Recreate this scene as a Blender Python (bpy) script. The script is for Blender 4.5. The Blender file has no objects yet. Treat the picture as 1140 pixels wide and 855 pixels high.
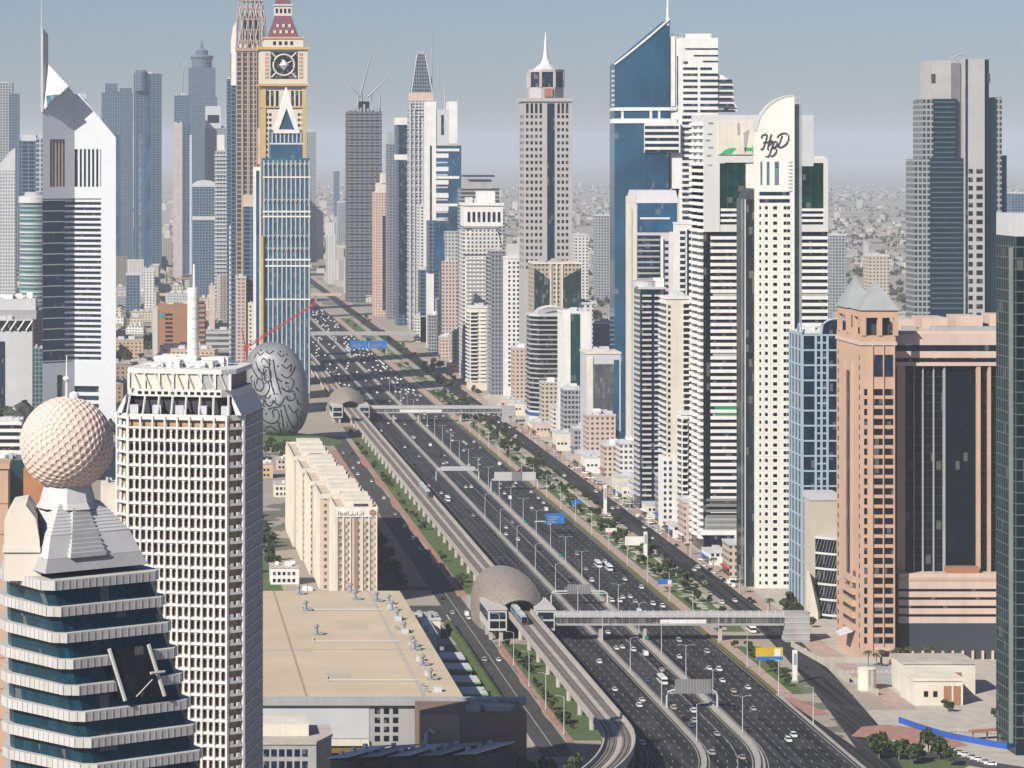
import bpy, math, random
from mathutils import Vector
R = math.radians
rnd = random.Random(7)
scene = bpy.context.scene
COL = scene.collection
# ------------------------------------------------------------ camera, sky, sun, exposure
F, PX, PY, H = 3435.0, 150.0, 165.0, 215.0     # focal length in photo pixels, vanishing point of the road, height of the viewpoint
cam = bpy.data.cameras.new('camera'); camo = bpy.data.objects.new('camera', cam); COL.objects.link(camo)
camo.location = (0, 0, H); camo.rotation_euler = (R(90), 0, 0)
cam.sensor_width = 36; cam.lens = 36*F/1140; cam.clip_start = 5; cam.clip_end = 120000
cam.shift_x = (570-PX)/1140; cam.shift_y = (PY-427.5)/1140
scene.camera = camo
SUN_EL = R(35); SX, SY = -0.70, -0.714
w = bpy.data.worlds.new('World'); scene.world = w; w.use_nodes = True
nt = w.node_tree; bg = nt.nodes['Background']
sk = nt.nodes.new('ShaderNodeTexSky'); sk.sky_type = 'NISHITA'; sk.sun_disc = False
sk.sun_elevation = SUN_EL; sk.sun_rotation = math.atan2(SX, SY); sk.air_density = 1.0; sk.dust_density = 0.4; sk.ozone_density = 4.0
sk.altitude = 200
tn = nt.nodes.new('ShaderNodeMix'); tn.data_type = 'RGBA'; tn.blend_type = 'MULTIPLY'; tn.inputs[0].default_value = 1; tn.inputs[7].default_value = (.88,.93,1.16,1)
nt.links.new(sk.outputs[0], tn.inputs[6]); nt.links.new(tn.outputs[2], bg.inputs[0]); bg.inputs[1].default_value = 0.05
sl = bpy.data.lights.new('sun', 'SUN'); sl.energy = 5.0; sl.angle = R(0.5); sl.color = (1.0, 0.93, 0.83)
so = bpy.data.objects.new('sun', sl); COL.objects.link(so); so.location = (-700, -700, 900)
so.rotation_euler = Vector((SX*math.cos(SUN_EL), SY*math.cos(SUN_EL), math.sin(SUN_EL))).to_track_quat('Z', 'Y').to_euler()
scene.view_settings.view_transform = 'Standard'; scene.view_settings.look = 'None'
scene.view_settings.exposure = 0.34; scene.view_settings.gamma = 1.0; scene.view_settings.use_curve_mapping = False
HAZE = 4.7e-5
cy = scene.cycles
cy.use_denoising = True; cy.max_bounces = 5; cy.diffuse_bounces = 1; cy.glossy_bounces = 2; cy.transmission_bounces = 2
cy.volume_bounces = 1; cy.transparent_max_bounces = 8; cy.caustics_reflective = False; cy.caustics_refractive = False

# ------------------------------------------------------------ helpers
def W(px, D): return (px-PX)*D/F            # metres across at depth D
def Z(py, D): return H-(py-PY)*D/F          # height at depth D
def GD(py): return F*H/(py-PY)              # depth of a ground point

class MB:
    def __init__(s): s.v = []; s.f = []
    def poly(s, pts):
        n = len(s.v); s.v += [tuple(p) for p in pts]; s.f.append(tuple(range(n, n+len(pts))))
    def box(s, x0, x1, y0, y1, z0, z1):
        n = len(s.v)
        s.v += [(x0,y0,z0),(x1,y0,z0),(x1,y1,z0),(x0,y1,z0),(x0,y0,z1),(x1,y0,z1),(x1,y1,z1),(x0,y1,z1)]
        s.f += [(n,n+3,n+2,n+1),(n+4,n+5,n+6,n+7),(n,n+1,n+5,n+4),(n+1,n+2,n+6,n+5),(n+2,n+3,n+7,n+6),(n+3,n,n+4,n+7)]
        return s
    def rbox(s, cx, cy, ang, lx, ly, z0, z1):
        c, q = math.cos(ang), math.sin(ang)
        return s.prism([(cx+c*u-q*v, cy+q*u+c*v) for u, v in ((-lx/2,-ly/2),(lx/2,-ly/2),(lx/2,ly/2),(-lx/2,ly/2))], z0, z1)
    def prism(s, pts, z0, z1, top=None):          # pts counter-clockwise seen from above
        n = len(s.v); k = len(pts); top = top or pts
        z1s = z1 if hasattr(z1, '__len__') else [z1]*k
        z0s = z0 if hasattr(z0, '__len__') else [z0]*k
        s.v += [(p[0],p[1],z) for p, z in zip(pts, z0s)] + [(p[0],p[1],z) for p, z in zip(top, z1s)]
        s.f.append(tuple(range(n+k-1, n-1, -1))); s.f.append(tuple(range(n+k, n+2*k)))
        for i in range(k):
            j = (i+1) % k; s.f.append((n+i, n+j, n+k+j, n+k+i))
        return s
    def ext(s, pts, y0, y1):                       # outline in x,z (counter-clockwise seen from the camera), pushed from y0 back to y1
        n = len(s.v); k = len(pts)
        s.v += [(p[0],y0,p[1]) for p in pts] + [(p[0],y1,p[1]) for p in pts]
        s.f.append(tuple(range(n, n+k))); s.f.append(tuple(range(n+2*k-1, n+k-1, -1)))
        for i in range(k):
            j = (i+1) % k; s.f.append((n+j, n+i, n+k+i, n+k+j))
        return s
    def tube(s, pts, r, k=6, r2=None, cap=True):
        pts = [Vector(p) for p in pts]; n = len(s.v); m = len(pts)
        for i, p in enumerate(pts):
            t = (pts[min(i+1, m-1)]-pts[max(i-1, 0)]).normalized()
            a = t.cross(Vector((0,0,1)) if abs(t.z) < .9 else Vector((1,0,0))).normalized(); b = t.cross(a)
            rr = r if r2 is None else r+(r2-r)*i/(m-1)
            for q in range(k):
                an = 2*math.pi*q/k; s.v.append(tuple(p+a*math.cos(an)*rr+b*math.sin(an)*rr))
        for i in range(m-1):
            for q in range(k):
                q2 = (q+1) % k; s.f.append((n+i*k+q, n+i*k+q2, n+(i+1)*k+q2, n+(i+1)*k+q))
        if cap: s.f.append(tuple(range(n, n+k))); s.f.append(tuple(range(n+m*k-1, n+(m-1)*k-1, -1)))
        return s
    def lathe(s, prof, k=24, cx=0, cy=0):          # prof: (r, z) upwards
        n = len(s.v); m = len(prof)
        for r, z in prof:
            for q in range(k):
                a = 2*math.pi*q/k; s.v.append((cx+r*math.cos(a), cy+r*math.sin(a), z))
        for i in range(m-1):
            for q in range(k):
                q2 = (q+1) % k; s.f.append((n+i*k+q, n+i*k+q2, n+(i+1)*k+q2, n+(i+1)*k+q))
        s.f.append(tuple(range(n+k-1, n-1, -1))); s.f.append(tuple(range(n+(m-1)*k, n+m*k)))
        return s
    def mesh(s, name, mat, smooth=False):
        me = bpy.data.meshes.new(name); me.from_pydata(s.v, [], s.f)
        if mat: me.materials.append(mat)
        if smooth:
            for p in me.polygons: p.use_smooth = True
        me.update(); return me
    def build(s, name, mat, parent=None, smooth=False):
        o = bpy.data.objects.new(name, s.mesh(name, mat, smooth)); COL.objects.link(o)
        if parent: o.parent = parent
        return o

def tag(o, label=None, cat=None, group=None, kind=None):
    if label: o['label'] = label
    if cat: o['category'] = cat
    if group: o['group'] = group
    if kind: o['kind'] = kind
    return o
def thing(name, label, cat, loc=(0,0,0), rz=0, group=None):
    o = bpy.data.objects.new(name, None); COL.objects.link(o); o.empty_display_size = 1
    o.location = loc; o.rotation_euler = (0, 0, rz); return tag(o, label, cat, group)
def inst(name, me, parent, loc=(0,0,0), sc=(1,1,1), rz=0):
    o = bpy.data.objects.new(name, me); COL.objects.link(o); o.parent = parent
    o.location = loc; o.scale = sc
    if rz: o.rotation_euler = (0,0,rz)
    return o
def dup(root, loc, rz=0, sc=1.0, label=None, group=None):
    kids = {}
    def rec(o, par):
        c = o.copy(); COL.objects.link(c)
        if par: c.parent = par
        for ch in KIDS.get(o.name, ()): rec(ch, c)
        return c
    r = rec(root, None); r.location = loc; r.rotation_euler = (0,0,rz); r.scale = (sc,sc,sc)
    if label: r['label'] = label
    if group: r['group'] = group
    return r
KIDS = {}
def proto(root):                                   # remember the children once, so that copying needs no search
    def rec(o):
        KIDS[o.name] = [c for c in bpy.data.objects if c.parent == o]
        for c in KIDS[o.name]: rec(c)
    rec(root); return root
def structure(name, mb, mat): return tag(mb.build(name, mat), kind='structure')

# ------------------------------------------------------------ materials
def nodes_of(name):
    m = bpy.data.materials.new(name); m.use_nodes = True
    n = m.node_tree.nodes; return m, n, m.node_tree.links, n['Principled BSDF']
def M(nt, op, a, b=None, c=None):
    x = nt.nodes.new('ShaderNodeMath'); x.operation = op
    for i, v in enumerate((a, b, c)):
        if v is None: continue
        if isinstance(v, (int, float)): x.inputs[i].default_value = v
        else: nt.links.new(v, x.inputs[i])
    return x.outputs[0]
def MIX(nt, f, a, b):
    x = nt.nodes.new('ShaderNodeMix'); x.data_type = 'RGBA'
    for sk_, v in ((x.inputs[0], f), (x.inputs[6], a), (x.inputs[7], b)):
        if isinstance(v, (int, float)): sk_.default_value = v
        elif isinstance(v, tuple): sk_.default_value = (*v, 1)
        else: nt.links.new(v, sk_)
    return x.outputs[2]
def NOISE(nt, vec, scale, detail=3, stretch=None):
    if stretch:
        mp = nt.nodes.new('ShaderNodeMapping'); mp.inputs['Scale'].default_value = stretch; nt.links.new(vec, mp.inputs[0]); vec = mp.outputs[0]
    x = nt.nodes.new('ShaderNodeTexNoise'); x.inputs['Scale'].default_value = scale; x.inputs['Detail'].default_value = detail
    nt.links.new(vec, x.inputs['Vector']); return x.outputs[0]
def pos(nt): return nt.nodes.new('ShaderNodeNewGeometry').outputs['Position']
def tint(c, k): return tuple(min(1, max(0, v*k)) for v in c)
def mat(name, c, rough=.8, metal=0, var=.12, scale=.12, spec=.25, stain=0.0):
    m, n, l, b = nodes_of(name); t = m.node_tree
    P = pos(t); f = NOISE(t, P, scale, 5)
    col = MIX(t, M(t, 'SMOOTH_MIN', M(t, 'MULTIPLY_ADD', M(t, 'SUBTRACT', f, .5), 2.2, .5), 1, .1), tint(c, 1-var), tint(c, 1+var))
    if stain:
        s = NOISE(t, P, .5, 4, (1, 1, .06)); col = MIX(t, M(t, 'MULTIPLY', M(t, 'GREATER_THAN', s, .55), stain), col, tint(c, .72))
    l.new(col, b.inputs['Base Color']); b.inputs['Roughness'].default_value = rough; b.inputs['Metallic'].default_value = metal
    b.inputs['Specular IOR Level'].default_value = spec
    return m
def glass(name, c, rough=.12, var=.45, cell=(1.7, 1.7, 3.6), blinds=.10, pane=.7, spec=.25):          # coated panes, each pane a little different
    m, n, l, b = nodes_of(name); t = m.node_tree
    P = pos(t); v = t.nodes.new('ShaderNodeVectorMath'); v.operation = 'DIVIDE'; v.inputs[1].default_value = cell; l.new(P, v.inputs[0])
    fl = t.nodes.new('ShaderNodeVectorMath'); fl.operation = 'FLOOR'; l.new(v.outputs[0], fl.inputs[0])
    wn = t.nodes.new('ShaderNodeTexWhiteNoise'); l.new(fl.outputs[0], wn.inputs[0])
    big = NOISE(t, P, .035, 2)
    big = M(t, 'MULTIPLY_ADD', M(t, 'SUBTRACT', big, .5), 2.4, .45)  # broad tone drift, painted in for uneven reflections on large glass
    k = M(t, 'MULTIPLY_ADD', M(t, 'POWER', wn.outputs[0], 2.5), pane, M(t, 'MULTIPLY', big, 1.0-pane*.8))
    col = MIX(t, k, tint(c, 1-var), tint(c, 1+1.4*var))
    if blinds:
        w2 = t.nodes.new('ShaderNodeTexWhiteNoise'); w2.noise_dimensions = '4D'; w2.inputs['W'].default_value = 3.7; l.new(fl.outputs[0], w2.inputs['Vector'])
        col = MIX(t, M(t, 'MULTIPLY', M(t, 'LESS_THAN', w2.outputs[0], blinds), .38), col, (.26,.25,.23))
    l.new(col, b.inputs['Base Color'])
    b.inputs['Roughness'].default_value = rough; b.inputs['Specular IOR Level'].default_value = spec
    return m
def facade(name, wall, gl, pu, pv, wu, wv, offu=0, offv=0, rough=.7, groug=.15, var=.1, blinds=.25, uvar=1.0, spec=.5):
    """wall with a regular pattern of panes: period pu by pv metres, panes wu by wv of it"""
    m, n, l, b = nodes_of(name); t = m.node_tree
    tc = t.nodes.new('ShaderNodeTexCoord'); sp = t.nodes.new('ShaderNodeSeparateXYZ'); l.new(tc.outputs['Object'], sp.inputs[0])
    sn = t.nodes.new('ShaderNodeSeparateXYZ'); l.new(tc.outputs['Normal'], sn.inputs[0])
    side = M(t, 'GREATER_THAN', M(t, 'ABSOLUTE', sn.outputs[0]), .707)
    u = M(t, 'ADD', M(t, 'MULTIPLY', sp.outputs[1], side), M(t, 'MULTIPLY', sp.outputs[0], M(t, 'SUBTRACT', 1, side)))
    uu = M(t, 'DIVIDE', M(t, 'ADD', u, offu), pu); vv = M(t, 'DIVIDE', M(t, 'ADD', sp.outputs[2], offv), pv)
    mu = M(t, 'LESS_THAN', M(t, 'ABSOLUTE', M(t, 'SUBTRACT', M(t, 'FRACT', uu), .5)), wu/2)
    mv = M(t, 'LESS_THAN', M(t, 'ABSOLUTE', M(t, 'SUBTRACT', M(t, 'FRACT', vv), .5)), wv/2)
    mask = M(t, 'MULTIPLY', M(t, 'MULTIPLY', mu, mv), M(t, 'LESS_THAN', M(t, 'ABSOLUTE', sn.outputs[2]), .5))
    cb = t.nodes.new('ShaderNodeCombineXYZ'); l.new(M(t, 'FLOOR', M(t, 'MULTIPLY', uu, uvar)), cb.inputs[0]); l.new(M(t, 'FLOOR', vv), cb.inputs[1]); l.new(side, cb.inputs[2])
    wn = t.nodes.new('ShaderNodeTexWhiteNoise'); l.new(cb.outputs[0], wn.inputs[0])
    P = pos(t); f = NOISE(t, P, .1, 5)
    wc = MIX(t, f, tint(wall, 1-var), tint(wall, 1+var))
    gc = MIX(t, M(t, 'MULTIPLY', M(t, 'POWER', wn.outputs[0], 2), blinds*2), tint(gl, .75), tuple(a*.6+c_*.4 for a, c_ in zip(gl, wall)))
    l.new(MIX(t, mask, wc, gc), b.inputs['Base Color'])
    l.new(M(t, 'MULTIPLY_ADD', mask, groug-rough, rough), b.inputs['Roughness'])
    b.inputs['Specular IOR Level'].default_value = spec
    return m

WHITE = mat('white_cladding', (.74,.73,.70), .7, var=.09, stain=.2)
CREAM = mat('cream_render', (.68,.63,.53), .8, var=.09, stain=.2)
PINK = mat('pink_stone', (.53,.355,.26), .8, var=.07, stain=.12)
LPINK = mat('pale_pink_stone', (.58,.45,.38), .8, var=.1, stain=.15)
GREY = mat('grey_concrete', (.36,.36,.36), .85, var=.12, stain=.2)
LGREY = mat('pale_grey_panel', (.52,.53,.54), .6, var=.06)
SILVER = mat('silver_metal', (.55,.57,.60), .4, .6, var=.06)
DARK = mat('dark_metal', (.05,.055,.065), .5, var=.1)
ROOF = mat('roof_screed', (.42,.39,.35), .9, var=.2, scale=.3)
TAN = mat('tan_panel', (.45,.30,.19), .8, var=.1)
BROWN = mat('brown_stone', (.34,.17,.10), .8, var=.08)
BLUEG = glass('blue_glass', (.02,.075,.15), .10, .45, blinds=.02, pane=.2, spec=.4)
NAVY = glass('navy_glass', (.010,.025,.05), .12)
BLACKG = glass('black_glass', (.008,.011,.016), .15)
TEALG = glass('teal_glass', (.008,.05,.048), .15, .3, blinds=.03)
PETROL = glass('petrol_glass', (.006,.038,.062), .12, .35, blinds=.04)
SKYG = glass('pale_blue_glass', (.10,.17,.24), .15)
MAROON = mat('maroon_roof', (.17,.055,.08), .6, var=.1)
GOLD = mat('gold_trim', (.52,.37,.16), .6, var=.1)
ROSE = mat('rose_metal', (.50,.34,.26), .4, .3, var=.08)

UNIT = {}
def unit(matr, name):
    k = (matr.name, name)
    if k not in UNIT: UNIT[k] = MB().box(-.5,.5,0,1,0,1).mesh(name, matr)
    return UNIT[k]
def windows(th, face, at, cols, rows, matr, d=.15, name='window', most=100):
    """cols: (u0, u1), rows: (z0, z1); face front/left/right at plane 'at'; each pane its own object, past 100 the rest is one part"""
    me = unit(matr, name); cells = [(c, r) for r in rows for c in cols]
    rest = MB()
    for i, ((u0, u1), (z0, z1)) in enumerate(cells):
        uc, wd, h = (u0+u1)/2, u1-u0, z1-z0
        if len(cells) > most and i >= most:
            if face == 'front': rest.box(u0, u1, at-d, at+d, z0, z1)
            else:
                s = -1 if face == 'left' else 1
                rest.box(min(at+s*d, at-s*d), max(at+s*d, at-s*d), u0, u1, z0, z1)
        elif face == 'front': inst(name, me, th, (uc, at-d, z0), (wd, 2*d, h))
        else: inst(name, me, th, ((at-d) if face == 'left' else (at+d), uc, z0), (wd, 2*d, h), R(-90) if face == 'left' else R(90))
    if rest.v: tag(rest.build(name, matr, th), kind='stuff')
def slabs(th, poly, zs, h, matr, name='floor_slab'):
    me = MB().prism(poly, 0, 1).mesh(name, matr)
    for z in zs: inst(name, me, th, (0,0,z), (1,1,h))
def rect(x0, x1, y0, y1): return [(x0,y0),(x1,y0),(x1,y1),(x0,y1)]
def frange(a, b, s):
    out = []
    while a < b-1e-6: out.append(a); a += s
    return out
def roof_plant(th, x0, x1, y0, y1, z, n, matr=None, seed=0, hmax=4):
    r = random.Random(seed+int(abs(z)*10)); me = unit(matr or LGREY, 'roof_unit')
    for i in range(n):
        sx, sy = r.uniform(.1,.3)*(x1-x0), r.uniform(.1,.3)*(y1-y0); cx, cy_ = r.uniform(x0+sx/2+.5, x1-sx/2-.5), r.uniform(y0+sy/2+.5, y1-sy/2-.5)
        inst('roof_unit', me, th, (cx, cy_-sy/2, z), (sx, sy, r.uniform(1.2, hmax)+i*.013))
def tower(name, label, D, px0, px1, ytop, depth, wallm, cat='tower', parapet=None, plant=3, group=None, rz=0, dims=None, zbase=0):
    """box tower: front edge from px0 to px1 at depth D, roof at picture row ytop; local x across, y back, z up"""
    x0, x1 = W(px0, D), W(px1, D); h = Z(ytop, D)
    th = thing(name, label, cat, ((x0+x1)/2, D, zbase), rz, group); hw = (x1-x0)/2; h -= zbase
    MB().box(-hw, hw, 0, depth, 0, h).build('wall', wallm, th)
    if parapet:
        p = MB(); e = .35
        p.box(-hw-e, hw+e, -e, .4, h-.6, h+1.2).box(-hw-e, hw+e, depth-.4, depth+e, h-.6, h+1.2)
        p.box(-hw-e, -hw+.4, .4, depth-.4, h-.6, h+1.2).box(hw-.4, hw+e, .4, depth-.4, h-.6, h+1.2); p.build('parapet', parapet, th)
    if plant: roof_plant(th, -hw+.5, hw-.5, .8, depth-.8, h-.05, plant, None, len(label), 3.5)
    return th, hw, h
# ------------------------------------------------------------ ground, air, roads
def ground_mat():
    m, n, l, b = nodes_of('desert_ground'); t = m.node_tree; P = pos(t)
    a = NOISE(t, P, .0011, 6); c = NOISE(t, P, .02, 5); g = NOISE(t, P, .0045, 6)
    col = MIX(t, a, (.30,.255,.20), (.46,.40,.32))
    col = MIX(t, M(t, 'MULTIPLY', c, .6), col, (.22,.20,.17))
    gm = M(t, 'MULTIPLY', M(t, 'GREATER_THAN', g, .56), M(t, 'GREATER_THAN', c, .42))
    col = MIX(t, M(t, 'MULTIPLY', gm, .75), col, (.07,.085,.05))
    l.new(col, b.inputs['Base Color']); b.inputs['Roughness'].default_value = .95; return m
GROUND = ground_mat()
structure('ground', MB().box(-26000, 30000, -700, 42000, -.5, 0), GROUND)
hz = MB().box(-26500, 30500, -900, 43000, -1.5, 405).build('haze', None); tag(hz, kind='stuff')
hm, hn, hl, hb = nodes_of('dusty_air'); hn.remove(hb)
pv = hn.new('ShaderNodeVolumePrincipled'); pv.inputs['Color'].default_value = (.78,.86,.98,1); pv.inputs['Density'].default_value = HAZE; pv.inputs['Anisotropy'].default_value = .0
hl.new(pv.outputs[0], hn['Material Output'].inputs['Volume']); hz.data.materials.append(hm)

def asphalt(name, c):
    m, n, l, b = nodes_of(name); t = m.node_tree; P = pos(t)
    wear = NOISE(t, P, 1.0, 3, (.55, .006, 1)); patch = NOISE(t, P, 1.0, 2, (.12, .03, 1)); fine = NOISE(t, P, .6, 4)
    k = M(t, 'MULTIPLY_ADD', M(t, 'SUBTRACT', wear, .5), 4.2, M(t, 'MULTIPLY_ADD', fine, .35, .32)); col = MIX(t, k, tint(c, .5), tint(c, 1.7))
    col = MIX(t, M(t, 'MULTIPLY', M(t, 'GREATER_THAN', patch, .6), .6), col, tint(c, 1.9)); l.new(col, b.inputs['Base Color']); b.inputs['Roughness'].default_value = .9; b.inputs['Specular IOR Level'].default_value = .12; return m
ASPHALT = asphalt('asphalt', (.032,.032,.035))
ASPH2 = mat('worn_asphalt', (.062,.061,.061), .9, var=.25, scale=.1)
CONC = mat('road_concrete', (.37,.345,.31), .9, var=.15, scale=.2, stain=.2)
PAVE = mat('pink_paving', (.40,.30,.255), .9, var=.2, scale=.25)
PALEP = mat('pale_paving', (.45,.41,.36), .9, var=.15, scale=.2)
PAINT = mat('road_paint', (.30,.30,.29), .8, var=.35, scale=.05)
YELLOW = mat('yellow_paint', (.55,.42,.08), .8)
def lawn(name, c1, c2):
    m, n, l, b = nodes_of(name); t = m.node_tree; P = pos(t)
    l.new(MIX(t, NOISE(t, P, .25, 5), c1, c2), b.inputs['Base Color']); b.inputs['Roughness'].default_value = 1; return m
LAWN = lawn('lawn_green', (.045,.085,.022), (.11,.15,.045))
HEDGE = lawn('hedge_green', (.03,.055,.015), (.08,.11,.035))

def bend(x, Y):                                  # the highway swings away to the west close to the viewpoint
    k = min(1, max(0, (246-x)/24)); d = max(0, 1122-Y)
    return x-k*d*d/460
def ribbon(mb, x0, x1, Y0, Y1, z0, z1, step=24, bx=bend, Yf=None):
    """a strip following the bend, as a solid slab; x0/x1 may be functions of Y"""
    f0 = x0 if callable(x0) else (lambda y: x0); f1 = x1 if callable(x1) else (lambda y: x1)
    ys = []; y = Y0
    while y < Y1: ys.append(y); y += step if y < 1150 or callable(x0) or callable(x1) else 400
    ys.append(Y1); n = len(mb.v)
    for y in ys:
        a, b_ = bx(f0(y), y), bx(f1(y), y); mb.v += [(a,y,z0),(b_,y,z0),(b_,y,z1),(a,y,z1)]
    for i in range(len(ys)-1):
        p = n+4*i; q = p+4
        mb.f += [(p+3,p+2,q+2,q+3),(p,p+3,q+3,q),(p+2,p+1,q+1,q+2)]
    mb.f += [(n,n+1,n+2,n+3), (n+4*len(ys)-1, n+4*len(ys)-2, n+4*len(ys)-3, n+4*len(ys)-4)]
    return mb
FARY = 9000
mb = MB()
ribbon(mb, 177, 202.2, 930, FARY, -.3, .05, 12); ribbon(mb, 204.2, 221, 930, FARY, -.3, .05, 12)
ribbon(mb, 224.2, 252, 930, FARY, -.3, .05, 12)
structure('highway', mb, ASPHALT)
mb = MB(); ribbon(mb, 202.2, 204.2, 930, FARY, -.3, .45, 12); ribbon(mb, 221, 224.2, 930, FARY, -.3, .3, 12); ribbon(mb, 222.3, 222.9, 930, 4200, .2, 1.1, 12)
ribbon(mb, 175.4, 177, 930, FARY, -.3, .4, 12)
structure('highway_median', mb, CONC)
# lane lines
mb = MB()
def dashes(xs, Y0, Y1, wd=.26, on=4, gap=8):
    for x in xs:
        y = Y0
        while y < Y1:
            a, b_ = bend(x, y), bend(x, y+on); mb.poly([(a-wd/2,y,.09),(a+wd/2,y,.09),(b_+wd/2,y+on,.09),(b_-wd/2,y+on,.09)]); y += on+gap
dashes([181.4+3.55*i for i in range(6)], 960, 3000); dashes([208+3.3*i for i in range(4)], 960, 3000); dashes([228+3.5*i for i in range(7)], 960, 3000)
for x in (178.4, 201.4, 205, 220.2, 225, 251): ribbon(mb, x-.17, x+.17, 940, 4500, .07, .09, 12)
for x in (183.6, 215): ribbon(mb, x-.14, x+.14, 940, 2100, .07, .092, 12)
structure('road_markings', mb, PAINT)

# east side of the highway: paving, park strip, service road, frontage
def sx(Y): return 0 if Y > 1390 else -((1390-Y)/300.0)**1.35*22        # service road merges towards the highway near the viewer
def nobend(x, Y): return x
mb = MB(); ribbon(mb, 253.6, 259, 1210, 2550, -.2, .16, 40, nobend); ribbon(mb, 252, 259, 2550, 6000, -.2, .16, 40, nobend)
ribbon(mb, lambda y: 292+sx(y)*.2, 300, 1180, 5200, -.2, .15, 30, nobend)
structure('pink_pavement', mb, PAVE)
mb = MB(); ribbon(mb, lambda y: 279+sx(y), lambda y: 291.8+sx(y)*.9, 1060, 5200, -.2, .06, 20, nobend)
ribbon(mb, lambda y: 246+(1210-y)*.0, lambda y: 253.4+max(0, (1210-y))*.05, 930, 1209, -.2, .055, 20, nobend)
structure('service_road', mb, ASPHALT)
mb = MB(); ribbon(mb, lambda y: 291.9+sx(y)*.9, lambda y: 300, 1062, 1180, -.2, .13, 20, nobend)
mb.box(300, 420, 1040, 1299, -.2, .12); mb.box(300, 520, 1300, 2700, -.2, .11)
structure('forecourt_paving', mb, PALEP)
mb = MB()
for Y0, Y1 in ((1215,1330),(1372,1560),(1575,1760),(1775,1955),(1990,2180),(2230,2390),(2450,2750),(2790,3100),(3130,3390),(3460,3900)):
    ribbon(mb, lambda y: 259.2, lambda y: 272+min(0, sx(y)*.8), Y0, Y1, -.2, .17, 20, nobend)
structure('park_lawn', mb, LAWN)
mb = MB(); r = random.Random(3)                  # winding pale paths and planters through the strip
y = 1380
while y < 3300:
    x = r.uniform(261, 269); wd = r.uniform(2, 5); mb.rbox(x, y, r.uniform(-.6,.6), wd, r.uniform(3,9), 0, .2+r.random()*.02); y += r.uniform(5, 11)
ribbon(mb, 272.3, 273.8, 1390, 2500, -.2, .19, 40, nobend)
structure('park_paths', mb, PALEP)
mb = MB(); ribbon(mb, 252.2, 253.4, 1215, 2400, -.2, .75, 40, nobend); 
tag(mb.build('edge_hedge', lawn('yellow_hedge', (.075,.085,.02), (.17,.155,.035))), 'long low clipped hedge running along the edge of the highway and pink paving', 'hedge')
mb = MB(); ribbon(mb, 252.2, 253.4, 940, 1214, -.2, .4, 20, nobend); structure('kerb', mb, CONC)
# slip road that leaves the highway between two pavings
mb = MB(); mb.prism([(252,1990),(256,2020),(272,2085),(279,2100),(279,2130),(270,2115),(255,2055),(252,2040)], -.1, .2); structure('slip_road', mb, ASPHALT)
# west side: frontage roads, paving, lawns
mb = MB(); ribbon(mb, 144, 156, 1090, 2300, -.2, .06, 40, nobend); mb.box(100, 138, 1352, 1400, -.2, .055); mb.box(112, 143.9, 1400, 1450, -.2, .05)
mb.box(60, 100, 1352, 1370, -.2, .056)
for k, (a, b_) in enumerate(((1500,1514),(1640,1655),(1830,1850))): mb.box(96, 143.9, a, b_, -.2, .05+.003*k)
mb.box(122, 134, 1514.1, 2240, -.2, .062); mb.box(52, 62, 1330, 1700, -.2, .05)
structure('frontage_road', mb, ASPH2)
mb = MB(); mb.box(96, 121.9, 1450.1, 1499.9, -.2, .12); mb.box(134.1, 143.8, 1514.2, 2200, -.2, .13); mb.box(96, 121.8, 1515, 1639, -.2, .12)
ribbon(mb, lambda y: 156.2+1.2*math.sin(y*.09), 159, 1090, 1340, -.2, .14, 6, nobend); ribbon(mb, lambda y: 156.2+1.6*math.sin(y*.05), 160, 1480, 2200, -.2, .14, 8, nobend)
structure('red_paving', mb, mat('red_paving', (.36,.20,.16), .9, var=.2, scale=.3))
mb = MB(); mb.box(159.2, 174.5, 1120, 1335, -.2, .18); ribbon(mb, 160.2, 174.5, 1470, 2380, -.2, .17, 40, nobend); mb.box(97, 121, 1656, 1829, -.2, .14); mb.box(62.2, 72, 1340, 1640, -.2, .1)
structure('viaduct_lawn', mb, LAWN)
mb = MB(); ribbon(mb, 143.2, 144, 1090, 1420, -.2, .3, 60, nobend); ribbon(mb, 149.8, 150.1, 1090, 1500, .05, .1, 60, nobend); ribbon(mb, 155.9, 156.2, 1090, 1500, -.2, .3, 60, nobend)
structure('frontage_kerb', mb, CONC)
hb_ = MB(); rr = random.Random(5)
y = 1190
while y < 1385: hb_.lathe([(1.7,0),(2.2+rr.random()*.4,1.2),(2.0,2.2),(.8,3.0+rr.random()*.5)], 7, 141+rr.uniform(-.3,.3), y); y += 2.4
tag(hb_.build('tall_hedge', HEDGE), 'thick dark green hedge beside the frontage road and the flat roofed hall', 'hedge')

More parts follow.
